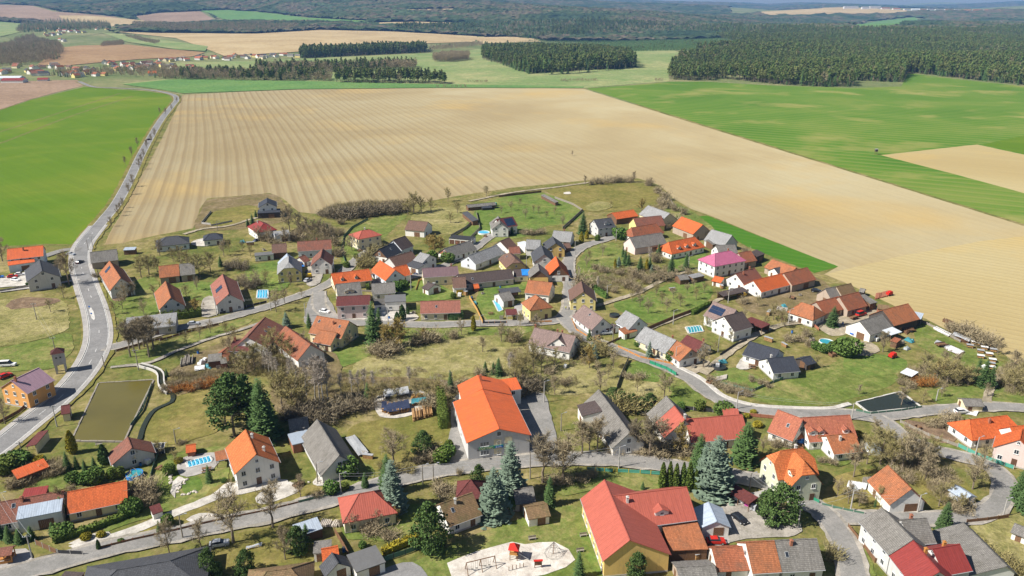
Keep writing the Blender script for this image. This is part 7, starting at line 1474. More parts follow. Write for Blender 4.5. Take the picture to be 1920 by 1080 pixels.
# ================================================================ CARS
def car(x, y, ang, col, label, van=False):
    p = G(x, y); root = empty('parked_car', (p.x, p.y, 0.2), R(ang)); h = 1.45 if not van else 2.0; L = 4.3 if not van else 5.0
    prof = [(-L / 2, 0.35), (-L / 2, 0.85), (-L / 2 + 0.25, 0.98), (-0.95, 1.02), (0.0, 1.04), (1.0, 1.0), (L / 2 - 0.15, 0.82), (L / 2, 0.6), (L / 2, 0.32)]
    b_ = MB(); w = 0.88; n = len(prof)
    for s in (-1, 1): b_.face([(x_, s * (w - (0.06 if z_ > 0.9 else 0)), z_) for x_, z_ in prof][::-s])
    for i in range(n):
        j = (i + 1) % n; (x0, z0), (x1, z1) = prof[i], prof[j]; w0 = w - (0.06 if z0 > 0.9 else 0); w1 = w - (0.06 if z1 > 0.9 else 0)
        b_.face([(x0, -w0, z0), (x0, w0, z0), (x1, w1, z1), (x1, -w1, z1)])
    b_.build('body', MATS[col], root)
    t0, t1 = (-1.75, 1.0) if not van else (-2.35, 1.2); c = MB(); g = MB()
    A = [(t0, -0.80, 1.0), (t1, -0.80, 1.0), (t1, 0.80, 1.0), (t0, 0.80, 1.0)]; r0, r1 = (t0 + 0.45 if not van else t0 + 0.1), t1 - 0.75; B = [(r0, -0.64, h), (r1, -0.64, h), (r1, 0.64, h), (r0, 0.64, h)]
    for i in range(4): j = (i + 1) % 4; g.face([A[i], A[j], B[j], B[i]])
    g.build('glass', MATS['window_glass'], root); c.box(r0 - 0.04, -0.66, h, r1 + 0.04, 0.66, h + 0.05); c.build('car_roof', MATS[col], root)
    for sx in (-1.32, 1.34):
        for s in (-1, 1): wb = MB(); wb.tube((sx, s * 0.72, 0.32), (sx, s * 0.90, 0.32), 0.32, 0.32, 12); wb.tube((sx, s * 0.901, 0.32), (sx, s * 0.915, 0.32), 0.19, 0.19, 10, mi=1); wb.build('wheel', [MATS['rubber'], MATS['paint_silver']], root)
    for s in (-1, 1):
        q = MB(); q.box(L / 2 - 0.04, s * 0.62 - 0.16, 0.58, L / 2 + 0.02, s * 0.62 + 0.16, 0.72); q.build('headlight', MATS['paint_white'], root)
        q = MB(); q.box(-L / 2 - 0.02, s * 0.68 - 0.12, 0.62, -L / 2 + 0.03, s * 0.68 + 0.12, 0.84); q.build('tail_light', MATS['paint_red'], root)
    tag(root, label, 'car', 'cars parked about the village'); return root
car(1386, 977, -62, 'paint_black', 'black car parked on the gravel yard'); car(1342, 1019, 0, 'paint_red', 'red car half hidden behind the orange lean-to roof')
car(133, 479, -12, 'paint_silver', 'silver car at the junction beside the main road bend'); car(150, 494, 80, 'paint_black', 'dark car driving on the main road bend')
car(24, 521, 25, 'paint_red', 'red car on the car park beside the grey rendered house'); car(38, 517, 22, 'paint_white', 'white car right of the red car on the car park'); car(30, 527, -18, 'paint_white', 'white car in front of the red car on the car park'); car(-2, 522, 20, 'paint_blue', 'blue car at the left edge of the car park')
car(363, 610, 15, 'paint_silver', 'silver car parked on the street before the tall clipped hedge'); car(1137, 627, 10, 'paint_silver', 'grey car in the yard of the brown roofed cottage'); car(609, 587, -20, 'paint_white', 'white car beside the cream house with the front wing')
car(280, 263, 60, 'paint_black', 'dark car on the main road between the fields'); car(10, 708, 65, 'paint_red', 'red car behind the orange plastered house', False)
car(16, 687, 8, 'paint_white', 'white van on the meadow behind the orange plastered house', True); car(577, 528, 70, 'paint_silver', 'silver car in front of the yellow mansard house'); car(566, 500, -65, 'paint_blue', 'blue van in the courtyard beside the mansard house', True)
car(1604, 648 - 20, 20, 'paint_blue', 'dark blue covered car beside the farm spruce'); car(1614, 592, 30, 'paint_red', 'red tractor parked in the farmyard', True); car(1801, 775, 10, 'paint_white', 'white car beside the pond road behind the vivid orange roof')
car(1530, 548, -20, 'paint_black', 'black car in the farmyard grass behind the white farmhouse'); car(412, 1022 + 2, 15, 'paint_silver', 'silver car wrapped in foil beside the lower street')
# ================================================================ POLES, LAMPS, WIRES
def pole(x, yb, yt, label, kind='concrete', arm=True, az=0.0):
    p = G(x, yb); lo, hi = 2.0, 16.0
    for _ in range(20):
        m_ = (lo + hi) / 2
        if PXY(p.x, p.y, m_)[1] > yt: lo = m_
        else: hi = m_
    h = lo; root = empty('utility_pole', (p.x, p.y, 0), az); q = MB(); q.tube((0, 0, -0.2), (0, 0, h), 0.19, 0.11, 8); q.build('pole', MATS['concrete' if kind == 'concrete' else 'wood_grey'], root)
    if arm:
        q = MB(); q.box(-0.9, -0.06, h - 0.55, 0.9, 0.06, h - 0.43); q.build('crossarm', MATS['zinc'], root)
        for dx in (-0.8, -0.3, 0.3, 0.8): q = MB(); q.tube((dx, 0, h - 0.43), (dx, 0, h - 0.2), 0.05, 0.07, 6); q.build('insulator', MATS['paint_white'], root)
    else:
        q = MB(); q.tube((0, 0, h - 0.1), (1.3, 0, h + 0.15), 0.05, 0.04, 5); q.box(1.1, -0.13, h + 0.08, 1.7, 0.13, h + 0.2); q.build('lamp_head', MATS['zinc'], root)
    root["category"] = 'pole'; root["group"] = 'poles along the streets'
    TO_LABEL.append((root, label, p.x, p.y, h)); return Vector((p.x, p.y, h - 0.3))
def cable(a, b_, off, sag=0.9):
    mb = MB(); n = 10; d = (b_ - a); s = Vector((-d.y, d.x, 0)).normalized() * off; c = (a + b_) / 2
    pts = [a + d * (i / n) + s - Vector((0, 0, sag * 4 * (i / n) * (1 - i / n))) - Vector((c.x, c.y, 0)) for i in range(n + 1)]
    for i in range(n): mb.tube(pts[i], pts[i + 1], 0.022, 0.022, 3, False)
    o = mb.build('power_cable', MATS['zinc'], None, (c.x, c.y, 0)); o["category"] = 'cable'; o["group"] = 'cables between the poles'; TO_LABEL.append((o, 'thin overhead power cable', c.x, c.y, off))
W_ = {}
for k, x, yb, yt, l, kd, arm in [('a', 61, 1048, 1003, 'stout concrete power pole', 'concrete', True), ('b', 343, 1010, 966, 'weathered wooden pole', 'wood', False), ('c', 10, 975, 925, 'leaning wooden pole', 'wood', False), ('d', 40, 846, 828, 'wooden pole with crossarm', 'wood', True), ('e', 107, 800, 760, 'concrete pole', 'concrete', True), ('f', 640, 926, 888, 'concrete pole', 'concrete', False), ('g', 596, 905, 868, 'wooden pole', 'wood', False), ('h', 813, 902, 870, 'slim pole', 'wood', False), ('i', 793, 908, 872, 'slim pole', 'wood', False), ('j', 994, 898, 846, 'wooden pole', 'wood', False), ('k', 1160, 878, 838, 'concrete pole', 'concrete', False), ('l', 1405, 920, 888, 'thin lamp pole', 'wood', False), ('m', 1496, 990, 943, 'stout concrete power pole', 'concrete', True), ('n', 1594, 960, 920, 'lamp pole', 'concrete', False), ('o', 1720, 962, 928, 'concrete pole', 'concrete', False), ('p', 1880, 970, 936, 'concrete pole', 'concrete', False), ('q', 1828, 856, 820, 'concrete pole', 'concrete', False), ('r', 1596, 788, 756, 'concrete power pole', 'concrete', False), ('s', 1381, 768, 735, 'concrete pole', 'concrete', False), ('t', 1266, 685, 650, 'lamp pole', 'concrete', False), ('u', 1346, 660, 630, 'concrete pole', 'concrete', False), ('v', 1478, 608, 580, 'concrete pole', 'concrete', False), ('w', 1262, 608, 582, 'concrete pole', 'concrete', False), ('x', 1138, 560, 535, 'concrete pole', 'concrete', False), ('y', 1020, 755, 715, 'concrete pole', 'concrete', False), ('z', 1149, 640, 608, 'wooden pole', 'wood', False), ('A', 69, 600, 568, 'wooden power pole', 'wood', True), ('B', 104, 660, 632, 'wooden power pole', 'wood', True), ('C', 260, 694, 655, 'rusty power pole', 'wood', True), ('D', 196, 690, 665, 'lamp pole', 'wood', False), ('E', 175, 468, 443, 'lamp pole', 'concrete', False), ('F', 166, 470, 450, 'wooden pole', 'wood', False), ('G', 407, 592, 558, 'concrete pole', 'concrete', False), ('H', 573, 595, 568, 'concrete pole', 'concrete', False), ('I', 508, 582, 556, 'concrete pole', 'concrete', False), ('J', 771, 545, 505, 'concrete pole', 'concrete', False), ('K', 728, 606, 580, 'concrete pole', 'concrete', False), ('L', 900, 612, 592, 'concrete pole', 'concrete', False), ('M', 987, 500, 480, 'concrete pole', 'concrete', False), ('N', 1078, 478, 452, 'concrete pole', 'concrete', False), ('O', 1155, 452, 430, 'concrete pole', 'concrete', False), ('P', 1291, 500, 480, 'concrete pole', 'concrete', False), ('Q', 1365, 568, 545, 'concrete pole', 'concrete', False), ('R', 1755, 752, 730, 'leaning pole', 'concrete', False), ('S', 885, 470, 448, 'concrete pole', 'concrete', False), ('T', 627, 510, 486, 'concrete pole', 'concrete', False), ('U', 408, 432, 415, 'wooden pole', 'wood', False), ('V', 1052, 808, 775, 'wooden pole', 'wood', False), ('X', 330, 832, 805, 'slim garden mast', 'wood', False)]:
    W_[k] = pole(x, yb, yt, l, kd, arm, 0.3)
for q0, q1 in (('c', 'a'), ('f', 'i'), ('i', 'k'), ('m', 'n'), ('n', 'o'), ('s', 'r'), ('A', 'B'), ('l', 'm'), ('E', 'F'), ('G', 'I')):
    for off in (-0.6, 0.6): cable(W_[q0], W_[q1], off)
# ================================================================ FENCES
def fence(px, h, mat, label, post='concrete', bay=2.6, gap=0.06, base=0.0):
    pts = [G(*p) for p in px]; c = sum(pts, Vector()) / len(pts); root = empty('fence', (c.x, c.y, 0))
    key = ('fp', round(h, 2), post)
    if key not in SHARE: q = MB(); q.box(-0.07, -0.07, 0, 0.07, 0.07, h + 0.12); SHARE[key] = q.data('post', MATS[post])
    for i in range(len(pts) - 1):
        a_, b_ = pts[i], pts[i + 1]; d = b_ - a_; L = d.length; n = max(1, int(round(L / bay))); ang = math.atan2(d.y, d.x)
        for k in range(n + (1 if i == len(pts) - 2 else 0)): place('post', SHARE[key], root, a_ + d * (k / n) - Vector((c.x, c.y, 0)), ang)
        bl = round(L / n, 1); kb = ('fb', bl, round(h, 2), mat)
        if kb not in SHARE:
            q = MB(); q.box(0.08, -0.02, gap + 0.05, bl - 0.08, 0.02, h); q.box(0.08, -0.05, h * 0.75, bl - 0.08, -0.021, h * 0.75 + 0.08); q.box(0.08, -0.05, h * 0.2, bl - 0.08, -0.021, h * 0.2 + 0.08); SHARE[kb] = q.data('panel', MATS[mat])
        for k in range(n): place('panel', SHARE[kb], root, a_ + d * (k / n) - Vector((c.x, c.y, 0)), ang)
    root["category"] = 'fence'; root["group"] = 'garden fences'; TO_LABEL.append((root, label, c.x, c.y, h)); return root
plain('mesh_green', (0.10, 0.20, 0.14), 0.6); plain('fence_teal', (0.10, 0.36, 0.28), 0.6)
for px, h, mt, l, po in [
 ([(870, 984), (905, 972), (940, 965), (985, 955)], 1.5, 'wood_grey', 'pale board fence', 'concrete'), ([(840, 1000), (870, 984)], 1.5, 'paint_white', 'white board fence', 'concrete'), ([(1157, 886), (1200, 888), (1240, 891)], 1.1, 'fence_teal', 'turquoise rail fence', 'paint_yellow'), ([(1100, 882), (1150, 886)], 1.1, 'fence_teal', 'turquoise rail fence', 'paint_yellow'),
 ([(68, 1022), (108, 1040)], 1.5, 'wood_brown', 'brown board fence', 'concrete'), ([(110, 1040), (156, 1042)], 1.3, 'dark_metal', 'black sliding gate', 'concrete'), ([(190, 1030), (250, 1015), (310, 1002), (380, 985), (440, 972)], 0.9, 'wood_brown', 'low brown fence', 'brick'), ([(440, 972), (500, 960), (560, 945)], 0.8, 'wood_brown', 'low brown fence', 'brick'),
 ([(628, 1000), (646, 1030), (662, 1062)], 1.7, 'wood_brown', 'brown plank fence', 'wood_brown'), ([(716, 1055), (760, 1040), (800, 1025)], 1.4, 'mesh_green', 'green wire fence', 'dark_metal'), ([(640, 925), (600, 935), (560, 945)], 1.0, 'mesh_green', 'green wire fence', 'dark_metal'),
 ([(1590, 990), (1610, 1015), (1640, 1055)], 1.2, 'wood_brown', 'brown picket fence', 'wood_brown'), ([(1640, 1055), (1672, 1055)], 1.2, 'wood_brown', 'brown picket fence', 'wood_brown'), ([(1812, 982), (1850, 978), (1890, 972)], 1.2, 'wood_brown', 'brown picket fence', 'wood_brown'), ([(1540, 948), (1580, 958), (1620, 966)], 0.9, 'mesh_green', 'green panel fence', 'concrete'), ([(1505, 930), (1535, 945)], 1.2, 'paint_green', 'bright green panel fence', 'paint_green'),
 ([(1796, 838), (1830, 855), (1865, 868), (1900, 880)], 1.2, 'fence_teal', 'pale turquoise fence', 'concrete'), ([(1688, 793), (1740, 818), (1795, 838)], 1.0, 'wood_grey', 'pale post fence', 'concrete'), ([(1604, 772), (1632, 778), (1690, 772), (1728, 766)], 1.0, 'mesh_green', 'blue-green railing', 'concrete'), ([(1482, 950), (1500, 990)], 1.2, 'mesh_green', 'wire fence', 'concrete'),
 ([(1158, 652), (1200, 672), (1258, 684)], 1.0, 'wood_orange', 'orange-brown picket fence', 'concrete'), ([(1258, 684), (1262, 687)], 1.0, 'wood_orange', 'orange picket gate', 'concrete'), ([(1218, 683), (1250, 695), (1268, 706)], 1.5, 'paint_green', 'dark green screen fence', 'dark_metal'), ([(1178, 676), (1165, 705), (1157, 728)], 1.5, 'wood_grey', 'dark plank fence', 'dark_metal'),
 ([(1072, 600), (1080, 620), (1100, 632), (1128, 646)], 1.0, 'wood_orange', 'orange-brown picket fence', 'concrete'), ([(1132, 650), (1165, 635), (1192, 627)], 1.0, 'wood_brown', 'brown picket fence', 'concrete'), ([(1214, 620), (1260, 600), (1300, 585), (1335, 570)], 1.6, 'wood_brown', 'long dark plank fence', 'wood_brown'), ([(1350, 668), (1380, 648), (1400, 640)], 1.2, 'dark_metal', 'dark hedge-like fence', 'dark_metal'),
 ([(1350, 720), (1410, 735), (1440, 722), (1500, 700)], 1.0, 'mesh_green', 'wire fence', 'concrete'), ([(1355, 775), (1300, 770), (1285, 768)], 1.3, 'dark_metal', 'dark street fence', 'concrete'), ([(1395, 780), (1455, 786)], 1.2, 'brick', 'low brick wall fence', 'brick'), ([(875, 455), (900, 430), (893, 400)], 1.5, 'wood_grey', 'grey plank fence', 'wood_grey'), ([(845, 445), (872, 430), (892, 412)], 1.5, 'wood_grey', 'weathered plank fence', 'wood_grey'),
 ([(935, 370), (970, 366), (1015, 361)], 1.4, 'wood_brown', 'brown plank fence', 'wood_brown'), ([(1055, 430), (1075, 412), (1092, 396)], 1.6, 'wood_grey', 'grey plank fence', 'wood_grey'), ([(1040, 372), (1075, 385), (1092, 396)], 1.4, 'wood_grey', 'grey field fence', 'wood_grey'), ([(650, 500), (640, 470), (645, 445), (660, 428), (690, 412)], 1.2, 'mesh_green', 'wire fence', 'dark_metal'),
 ([(905, 608), (950, 607)], 1.1, 'dark_metal', 'dark metal sliding fence', 'wood_orange'), ([(992, 606), (1035, 605)], 1.0, 'wood_orange', 'orange picket fence', 'concrete'), ([(880, 560), (895, 585), (905, 607)], 1.5, 'wood_yellow', 'honey coloured board fence', 'wood_yellow'), ([(395, 422), (378, 420), (396, 398)], 1.2, 'concrete', 'grey block wall under construction', 'concrete'), ([(396, 424), (435, 416)], 1.0, 'concrete', 'grey block wall beside the track', 'concrete'),
 ([(0, 548), (50, 540), (92, 534)], 1.2, 'wood_grey', 'grey board fence', 'concrete'), ([(385, 688), (420, 682), (425, 680)], 1.3, 'paint_white', 'white corrugated fence', 'wood_grey'), ([(300, 640), (360, 622), (410, 610)], 0.9, 'wood_brown', 'low wall-like fence', 'concrete'), ([(218, 660), (262, 648), (305, 636)], 1.0, 'wood_brown', 'brown board fence', 'concrete'), ([(412, 590), (450, 580), (500, 568)], 1.1, 'dark_metal', 'dark street fence', 'concrete'),
 ([(0, 795), (36, 775), (62, 752)], 1.2, 'wood_brown', 'brown street fence', 'brick'), ([(655, 545), (760, 552)], 0.9, 'wood_grey', 'grey yard fence', 'concrete'), ([(780, 545), (785, 528), (800, 522)], 0.9, 'wood_yellow', 'honey coloured yard fence', 'wood_yellow'), ([(245, 800), (268, 770), (285, 722)], 0.9, 'mesh_green', 'wire fence', 'concrete'), ([(280, 905), (290, 870), (300, 845)], 1.0, 'mesh_green', 'wire fence', 'concrete'),
 ([(1716, 598), (1760, 620), (1800, 642)], 1.0, 'wood_grey', 'grey rail fence', 'concrete'), ([(1510, 600), (1535, 620)], 1.2, 'brick', 'low brick wall', 'brick'), ([(1245, 362), (1258, 378), (1268, 395)], 1.2, 'wood_grey', 'pale paddock fence', 'wood_grey'), ([(945, 800), (985, 800)], 0.2, 'concrete', 'low kerb rail', 'concrete')]:
    fence(px, h, mt, l, po)
# ================================================================ POOLS, SHELTERS, STORES
def round_pool(x, y, rad, h, water, label, rim='paint_white'):
    p = G(x, y); root = empty('garden_pool', (p.x, p.y, 0)); q = MB(); n = 24
    for i in range(n):
        a0, a1 = 6.2832 * i / n, 6.2832 * (i + 1) / n
        for r_, fl in ((rad, 1), (rad - 0.18, -1)): q.face([(r_ * math.cos(a0), r_ * math.sin(a0), 0), (r_ * math.cos(a1), r_ * math.sin(a1), 0), (r_ * math.cos(a1), r_ * math.sin(a1), h), (r_ * math.cos(a0), r_ * math.sin(a0), h)][::fl])
        q.face([(rad * math.cos(a0), rad * math.sin(a0), h), (rad * math.cos(a1), rad * math.sin(a1), h), ((rad - 0.18) * math.cos(a1), (rad - 0.18) * math.sin(a1), h), ((rad - 0.18) * math.cos(a0), (rad - 0.18) * math.sin(a0), h)])
    q.build('rim', MATS[rim], root); q = MB(); q.face([((rad - 0.17) * math.cos(6.2832 * i / n), (rad - 0.17) * math.sin(6.2832 * i / n), h * 0.8) for i in range(n)]); q.build('water', MATS[water], root)
    tag(root, label, 'pool', 'garden pools')
round_pool(253, 893, 2.1, 1.0, 'pool_teal', 'round garden pool with blue rim beside the bright orange roof', 'tarp_blue'); round_pool(907, 438, 3.2, 0.9, 'pool_water', 'round white pool on the lawn of the solar house'); round_pool(1549, 645, 2.6, 1.1, 'pool_teal', 'round teal pool beside the farm garden bush')
round_pool(1349, 691, 2.2, 0.9, 'pond_dark', 'black trampoline beside the new bungalow', 'dark_metal'); round_pool(1152, 593, 2.0, 0.9, 'pond_dark', 'black trampoline behind the brown roofed cottage', 'dark_metal')
def rect_pool(px, water, label, cover=0):
    pts = [G(*p) for p in px]; c = sum(pts, Vector()) / 4; root = empty('garden_pool', (c.x, c.y, 0.25)); loc = [p - Vector((c.x, c.y, 0)) for p in pts]
    q = MB(); q.face([(p.x, p.y, 0.06) for p in loc]); q.build('water', MATS[water], root)
    for i in range(4):
        a_, b_ = loc[i], loc[(i + 1) % 4]; s = MB(); d = (b_ - a_).normalized(); nn = Vector((d.y, -d.x, 0)) * 0.45
        if nn.dot(a_ + b_) < 0: nn = -nn
        s.prism([(a_.x, a_.y), (b_.x, b_.y), ((b_ + nn).x, (b_ + nn).y), ((a_ + nn).x, (a_ + nn).y)], -0.2, 0.14); s.build('coping', MATS['pale_concrete'], root)
    if cover:
        for k in range(cover + 1):
            t_ = k / cover; a_ = loc[0].lerp(loc[1], t_); b_ = loc[3].lerp(loc[2], t_); s = MB(); prev = None
            for j in range(9):
                f = j / 8; q_ = a_.lerp(b_, f) + Vector((0, 0, 0.15 + 0.75 * math.sin(math.pi * f)))
                if prev is not None: s.tube(prev, q_, 0.07, 0.07, 4, False)
                prev = q_
            s.build('cover_rib', MATS['paint_white'], root)
    tag(root, label, 'pool', 'garden pools')
rect_pool([(350, 868), (392, 857), (397, 867), (354, 878)], 'pool_water', 'rectangular pool under a ribbed cover beside the two storey white house', 6)
rect_pool([(1286, 615), (1312, 612), (1318, 622), (1292, 626)], 'pool_teal', 'rectangular pool with pale cover before the solar panelled white house', 5)
rect_pool([(484, 545), (502, 545), (502, 560), (482, 560)], 'pool_water', 'covered pool inside a pale deck by the street', 4)
rect_pool([(925, 565), (932, 563), (942, 582), (935, 585)], 'pool_water', 'long narrow blue pool between the garden plots')
# greenhouse
p = G(295, 846); root = empty('greenhouse', (p.x, p.y, 0), R(8)); fr = MB(); gl = MB()
for k in range(6):
    x = -2.4 + 0.96 * k; pts = [(x, -1.5, 0), (x, -1.5, 1.7), (x, 0, 2.5), (x, 1.5, 1.7), (x, 1.5, 0)]
    for i in range(4): fr.tube(pts[i], pts[i + 1], 0.05, 0.05, 4, False)
for y_, z_ in ((-1.5, 1.7), (0, 2.5), (1.5, 1.7)): fr.tube((-2.4, y_, z_), (2.4, y_, z_), 0.05, 0.05, 4, False)
fr.build('frame', MATS['paint_white'], root)
for k in range(5):
    x0 = -2.36 + 0.96 * k
    for (ya, za, yb_, zb_) in ((-1.5, 1.72, 0, 2.52), (0, 2.52, 1.5, 1.72), (-1.52, 0.1, -1.52, 1.7)): q = MB(); q.face([(x0, ya, za), (x0 + 0.88, ya, za), (x0 + 0.88, yb_, zb_), (x0, yb_, zb_)]); q.build('pane', MATS['window_glass'], root)
tag(root, 'glass greenhouse behind the brown tiled cottage', 'greenhouse')
# recycling containers under their shelter
for i, (x, y, m_, l) in enumerate([(1381, 938, 'paint_white', 'white recycling container under the maroon shelter'), (1391, 943, 'paint_white', 'second white recycling container under the maroon shelter'), (1401, 949, 'paint_magenta', 'magenta textile container under the maroon shelter'), (1371, 931, 'paint_red', 'red waste bin under the maroon shelter'), (1352, 929, 'paint_yellow', 'yellow grit bin on the verge beside the shelter'), (1412, 957, 'paint_silver', 'silver heap of bags beside the shelter'), (1459, 976, 'paint_white', 'white waste container under the spreading green pine'), (1345, 993, 'paint_blue', 'blue barrel before the blue-grey garage'), (1349, 993, 'paint_yellow', 'yellow bin right of the blue barrel')]):
    p = G(x, y); root = empty('waste_container', (p.x, p.y, 0.2), R(-35)); q = MB(); s = 0.75 if i not in (7, 8) else 0.42
    q.box(-s * 0.75, -s * 0.7, 0.1, s * 0.75, s * 0.7, 1.25 * (s / 0.75)); q.build('body', MATS[m_], root); q = MB(); q.box(-s * 0.8, -s * 0.75, 1.252 * (s / 0.75), s * 0.8, s * 0.75, 1.4 * (s / 0.75)); q.build('lid', MATS[m_], root)
    for sx in (-1, 1): q = MB(); q.box(sx * s * 0.6 - 0.06, -s * 0.6, 0, sx * s * 0.6 + 0.06, s * 0.6, 0.098); q.build('foot', MATS['rubber'], root)
    tag(root, l, 'container', 'waste containers')
BEES = []
# bee houses in rows on the right meadow
for i, (x, y) in enumerate([(1818, 652), (1834, 648), (1845, 656), (1838, 662), (1852, 650), (1854, 668), (1862, 660), (1838, 672), (1860, 679), (1858, 686), (1858, 693), (1826, 646)]):
    p = G(x, y); root = empty('bee_house', (p.x, p.y, 0), R(-22)); q = MB(); q.box(-1.0, -0.55, 0.35, 1.0, 0.55, 1.25); q.build('box', MATS['wood_brown'], root)
    for sx in (-1, 1): q = MB(); q.box(sx * 0.8 - 0.08, -0.5, 0, sx * 0.8 + 0.08, 0.5, 0.348); q.build('leg', MATS['wood_grey'], root)
    q = MB(); q.box(-1.15, -0.75, 1.252, 1.15, 0.7, 1.33); q.build('roof', MATS['paint_white' if i % 3 else 'zinc'], root); q = MB(); q.box(-0.85, -0.58, 0.5, 0.85, -0.552, 0.72); q.build('entrance_board', MATS['wood_yellow'], root)
    root["category"] = 'bee house'; root["group"] = 'bee houses in rows on the right meadow'; BEES.append((x, root))
for i, (x, o) in enumerate(sorted(BEES, key=lambda q: q[0])): o["label"] = '%s brown bee house from the left in the rows on the right meadow' % ['first', 'second', 'third', 'fourth', 'fifth', 'sixth', 'seventh', 'eighth', 'ninth', 'tenth', 'eleventh', 'rightmost'][i]
def heap(name, cat, px, h, mat, label, cover=None, logs=True, seed=1):
    """stack of logs, boards or junk, with an optional cover"""
    pts = [G(*p) for p in px]; c = sum(pts, Vector()) / 4; root = empty(name, (c.x, c.y, 0)); l = [p - Vector((c.x, c.y, 0)) for p in pts]; r = random.Random(seed); q = MB()
    ex = l[1] - l[0]; ey = l[3] - l[0]; nx_ = max(2, int(ex.length / 0.42)); nz = max(1, int(h / 0.32))
    for i in range(nx_):
        for k in range(nz):
            if r.random() < 0.12 * k: continue
            a_ = l[0] + ex * ((i + 0.5) / nx_) + Vector((0, 0, 0.16 + k * 0.31)); jj = r.uniform(-0.15, 0.15)
            q.tube(a_ + ey * (0.02 + jj * 0.2), a_ + ey * (0.98 + jj * 0.2), 0.16, 0.15, 6)
    q.build('logs' if logs else 'boards', MATS[mat], root)
    if cover:
        s = MB(); n = 5
        def tp(u, v): pnt = l[0] + ex * (u * 1.06 - 0.03) + ey * (v * 1.06 - 0.03); return (pnt.x, pnt.y, nz * 0.31 + 0.08 + 0.12 * math.sin(u * 7 + seed) * math.cos(v * 5) - (0.25 if v in (0, 1) else 0))
        for i in range(n):
            for j in range(n): s.face([tp(i / n, j / n), tp((i + 1) / n, j / n), tp((i + 1) / n, (j + 1) / n), tp(i / n, (j + 1) / n)])
        s.build('cover_sheet', MATS[cover], root)
    tag(root, label, cat); LANDMARKS.append((c.x, c.y, label.split(' beside')[0]))
heap('wood_pile', 'wood pile', [(720, 738), (764, 732), (766, 746), (722, 751)], 1.6, 'wood_grey', 'long wood pile under a grey sheet roof left of the hall', 'zinc', True, 1)
heap('wood_pile', 'wood pile', [(728, 782), (768, 774), (762, 760), (726, 766)], 2.0, 'log_wood', 'log pile under a big dark tarpaulin on the dry lawn', 'tarp_dark', True, 2); heap('wood_pile', 'wood pile', [(716, 775), (729, 779), (727, 762), (717, 758)], 1.8, 'log_wood', 'small log pile under a patched dark tarpaulin', 'tarp_dark', True, 3)
heap('wood_pile', 'wood pile', [(774, 792), (812, 782), (804, 766), (772, 774)], 1.7, 'log_wood', 'split log pile spilling over beside the thuja hedge', None, True, 4); heap('wood_pile', 'wood pile', [(772, 764), (800, 760), (800, 752), (773, 755)], 1.8, 'log_wood', 'log pile under a teal tarpaulin', 'tarp_teal', True, 5); heap('wood_pile', 'wood pile', [(770, 752), (793, 747), (792, 741), (772, 745)], 1.3, 'wood_yellow', 'uncovered yellow log pile', None, True, 6)
heap('wood_pile', 'wood pile', [(672, 858), (690, 852), (662, 822), (648, 826)], 1.2, 'wood_grey', 'stack of grey timber beside the slate barn', 'zinc', True, 7); heap('timber_stack', 'timber stack', [(1750, 618), (1778, 632), (1782, 628), (1756, 614)], 0.8, 'stone_pale', 'long white plank stack on the right meadow', 'tarp_white', False, 8); heap('timber_stack', 'timber stack', [(1772, 656), (1796, 667), (1806, 662), (1784, 650)], 0.9, 'wood_brown', 'timber stack on a trailer in the right meadow', 'tarp_white', False, 9)
heap('timber_stack', 'timber stack', [(1752, 645), (1775, 655), (1780, 650), (1758, 640)], 0.7, 'wood_grey', 'grey board stack beside the trailer', 'zinc', False, 10); heap('timber_stack', 'timber stack', [(1785, 634), (1815, 646), (1820, 641), (1790, 629)], 1.6, 'wood_brown', 'long open timber store on the right meadow', 'zinc', False, 11); heap('scrap_heap', 'scrap heap', [(1588, 915), (1622, 920), (1622, 906), (1592, 904)], 0.8, 'tarp_white', 'scrap heap under white sheets beside the patchy barn', 'tarp_white', False, 12)
heap('scrap_heap', 'scrap heap', [(1615, 908), (1640, 905), (1636, 893), (1618, 896)], 0.6, 'wood_grey', 'loose timber and junk behind the white sheets', None, False, 13); heap('scrap_heap', 'scrap heap', [(598, 978 + 10), (632, 990), (636, 978), (604, 976)], 0.9, 'stone_pale', 'rubble heap beside the board shed', None, False, 14); heap('scrap_heap', 'scrap heap', [(338, 690), (362, 684), (358, 668), (340, 676)], 1.3, 'wood_grey', 'mossy junk stack in the junk garden', None, False, 15)
heap('scrap_heap', 'scrap heap', [(366, 698), (384, 696), (384, 688), (366, 690)], 1.2, 'wood_grey', 'white sheeted stack in the junk garden', 'tarp_white', False, 16); heap('scrap_heap', 'scrap heap', [(1160, 774), (1185, 776), (1188, 768), (1165, 766)], 0.6, 'tarp_white', 'blue and white bags by the conifer thicket', None, False, 17); heap('boat', 'boat', [(462, 1033), (490, 1026), (492, 1022), (464, 1028)], 0.7, 'paint_yellow', 'yellow covered boat on the lower lawn', 'paint_silver', False, 18)
heap('wood_pile', 'wood pile', [(1455, 588 - 6), (1475, 586), (1478, 578), (1458, 574)], 0.5, 'stone_pale', 'building material beside the carport', None, False, 19); heap('scrap_heap', 'scrap heap', [(1640, 562), (1665, 556), (1660, 548), (1642, 552)], 0.8, 'brick', 'old machinery and rusty junk at the sandy field edge', None, False, 20); heap('timber_stack', 'timber stack', [(1676, 612), (1700, 628), (1706, 622), (1684, 606)], 1.0, 'wood_brown', 'farm trailer beside the big orange barn', None, False, 21); heap('timber_stack', 'timber stack', [(1766, 603), (1784, 611), (1788, 607), (1770, 599)], 1.0, 'wood_brown', 'brown trailer at the edge of the sandy field', None, False, 22); heap('scrap_heap', 'scrap heap', [(1806, 776), (1830, 780), (1835, 770), (1812, 766)], 0.6, 'tarp_white', 'white building junk behind the vivid orange roof', 'tarp_white', False, 23)
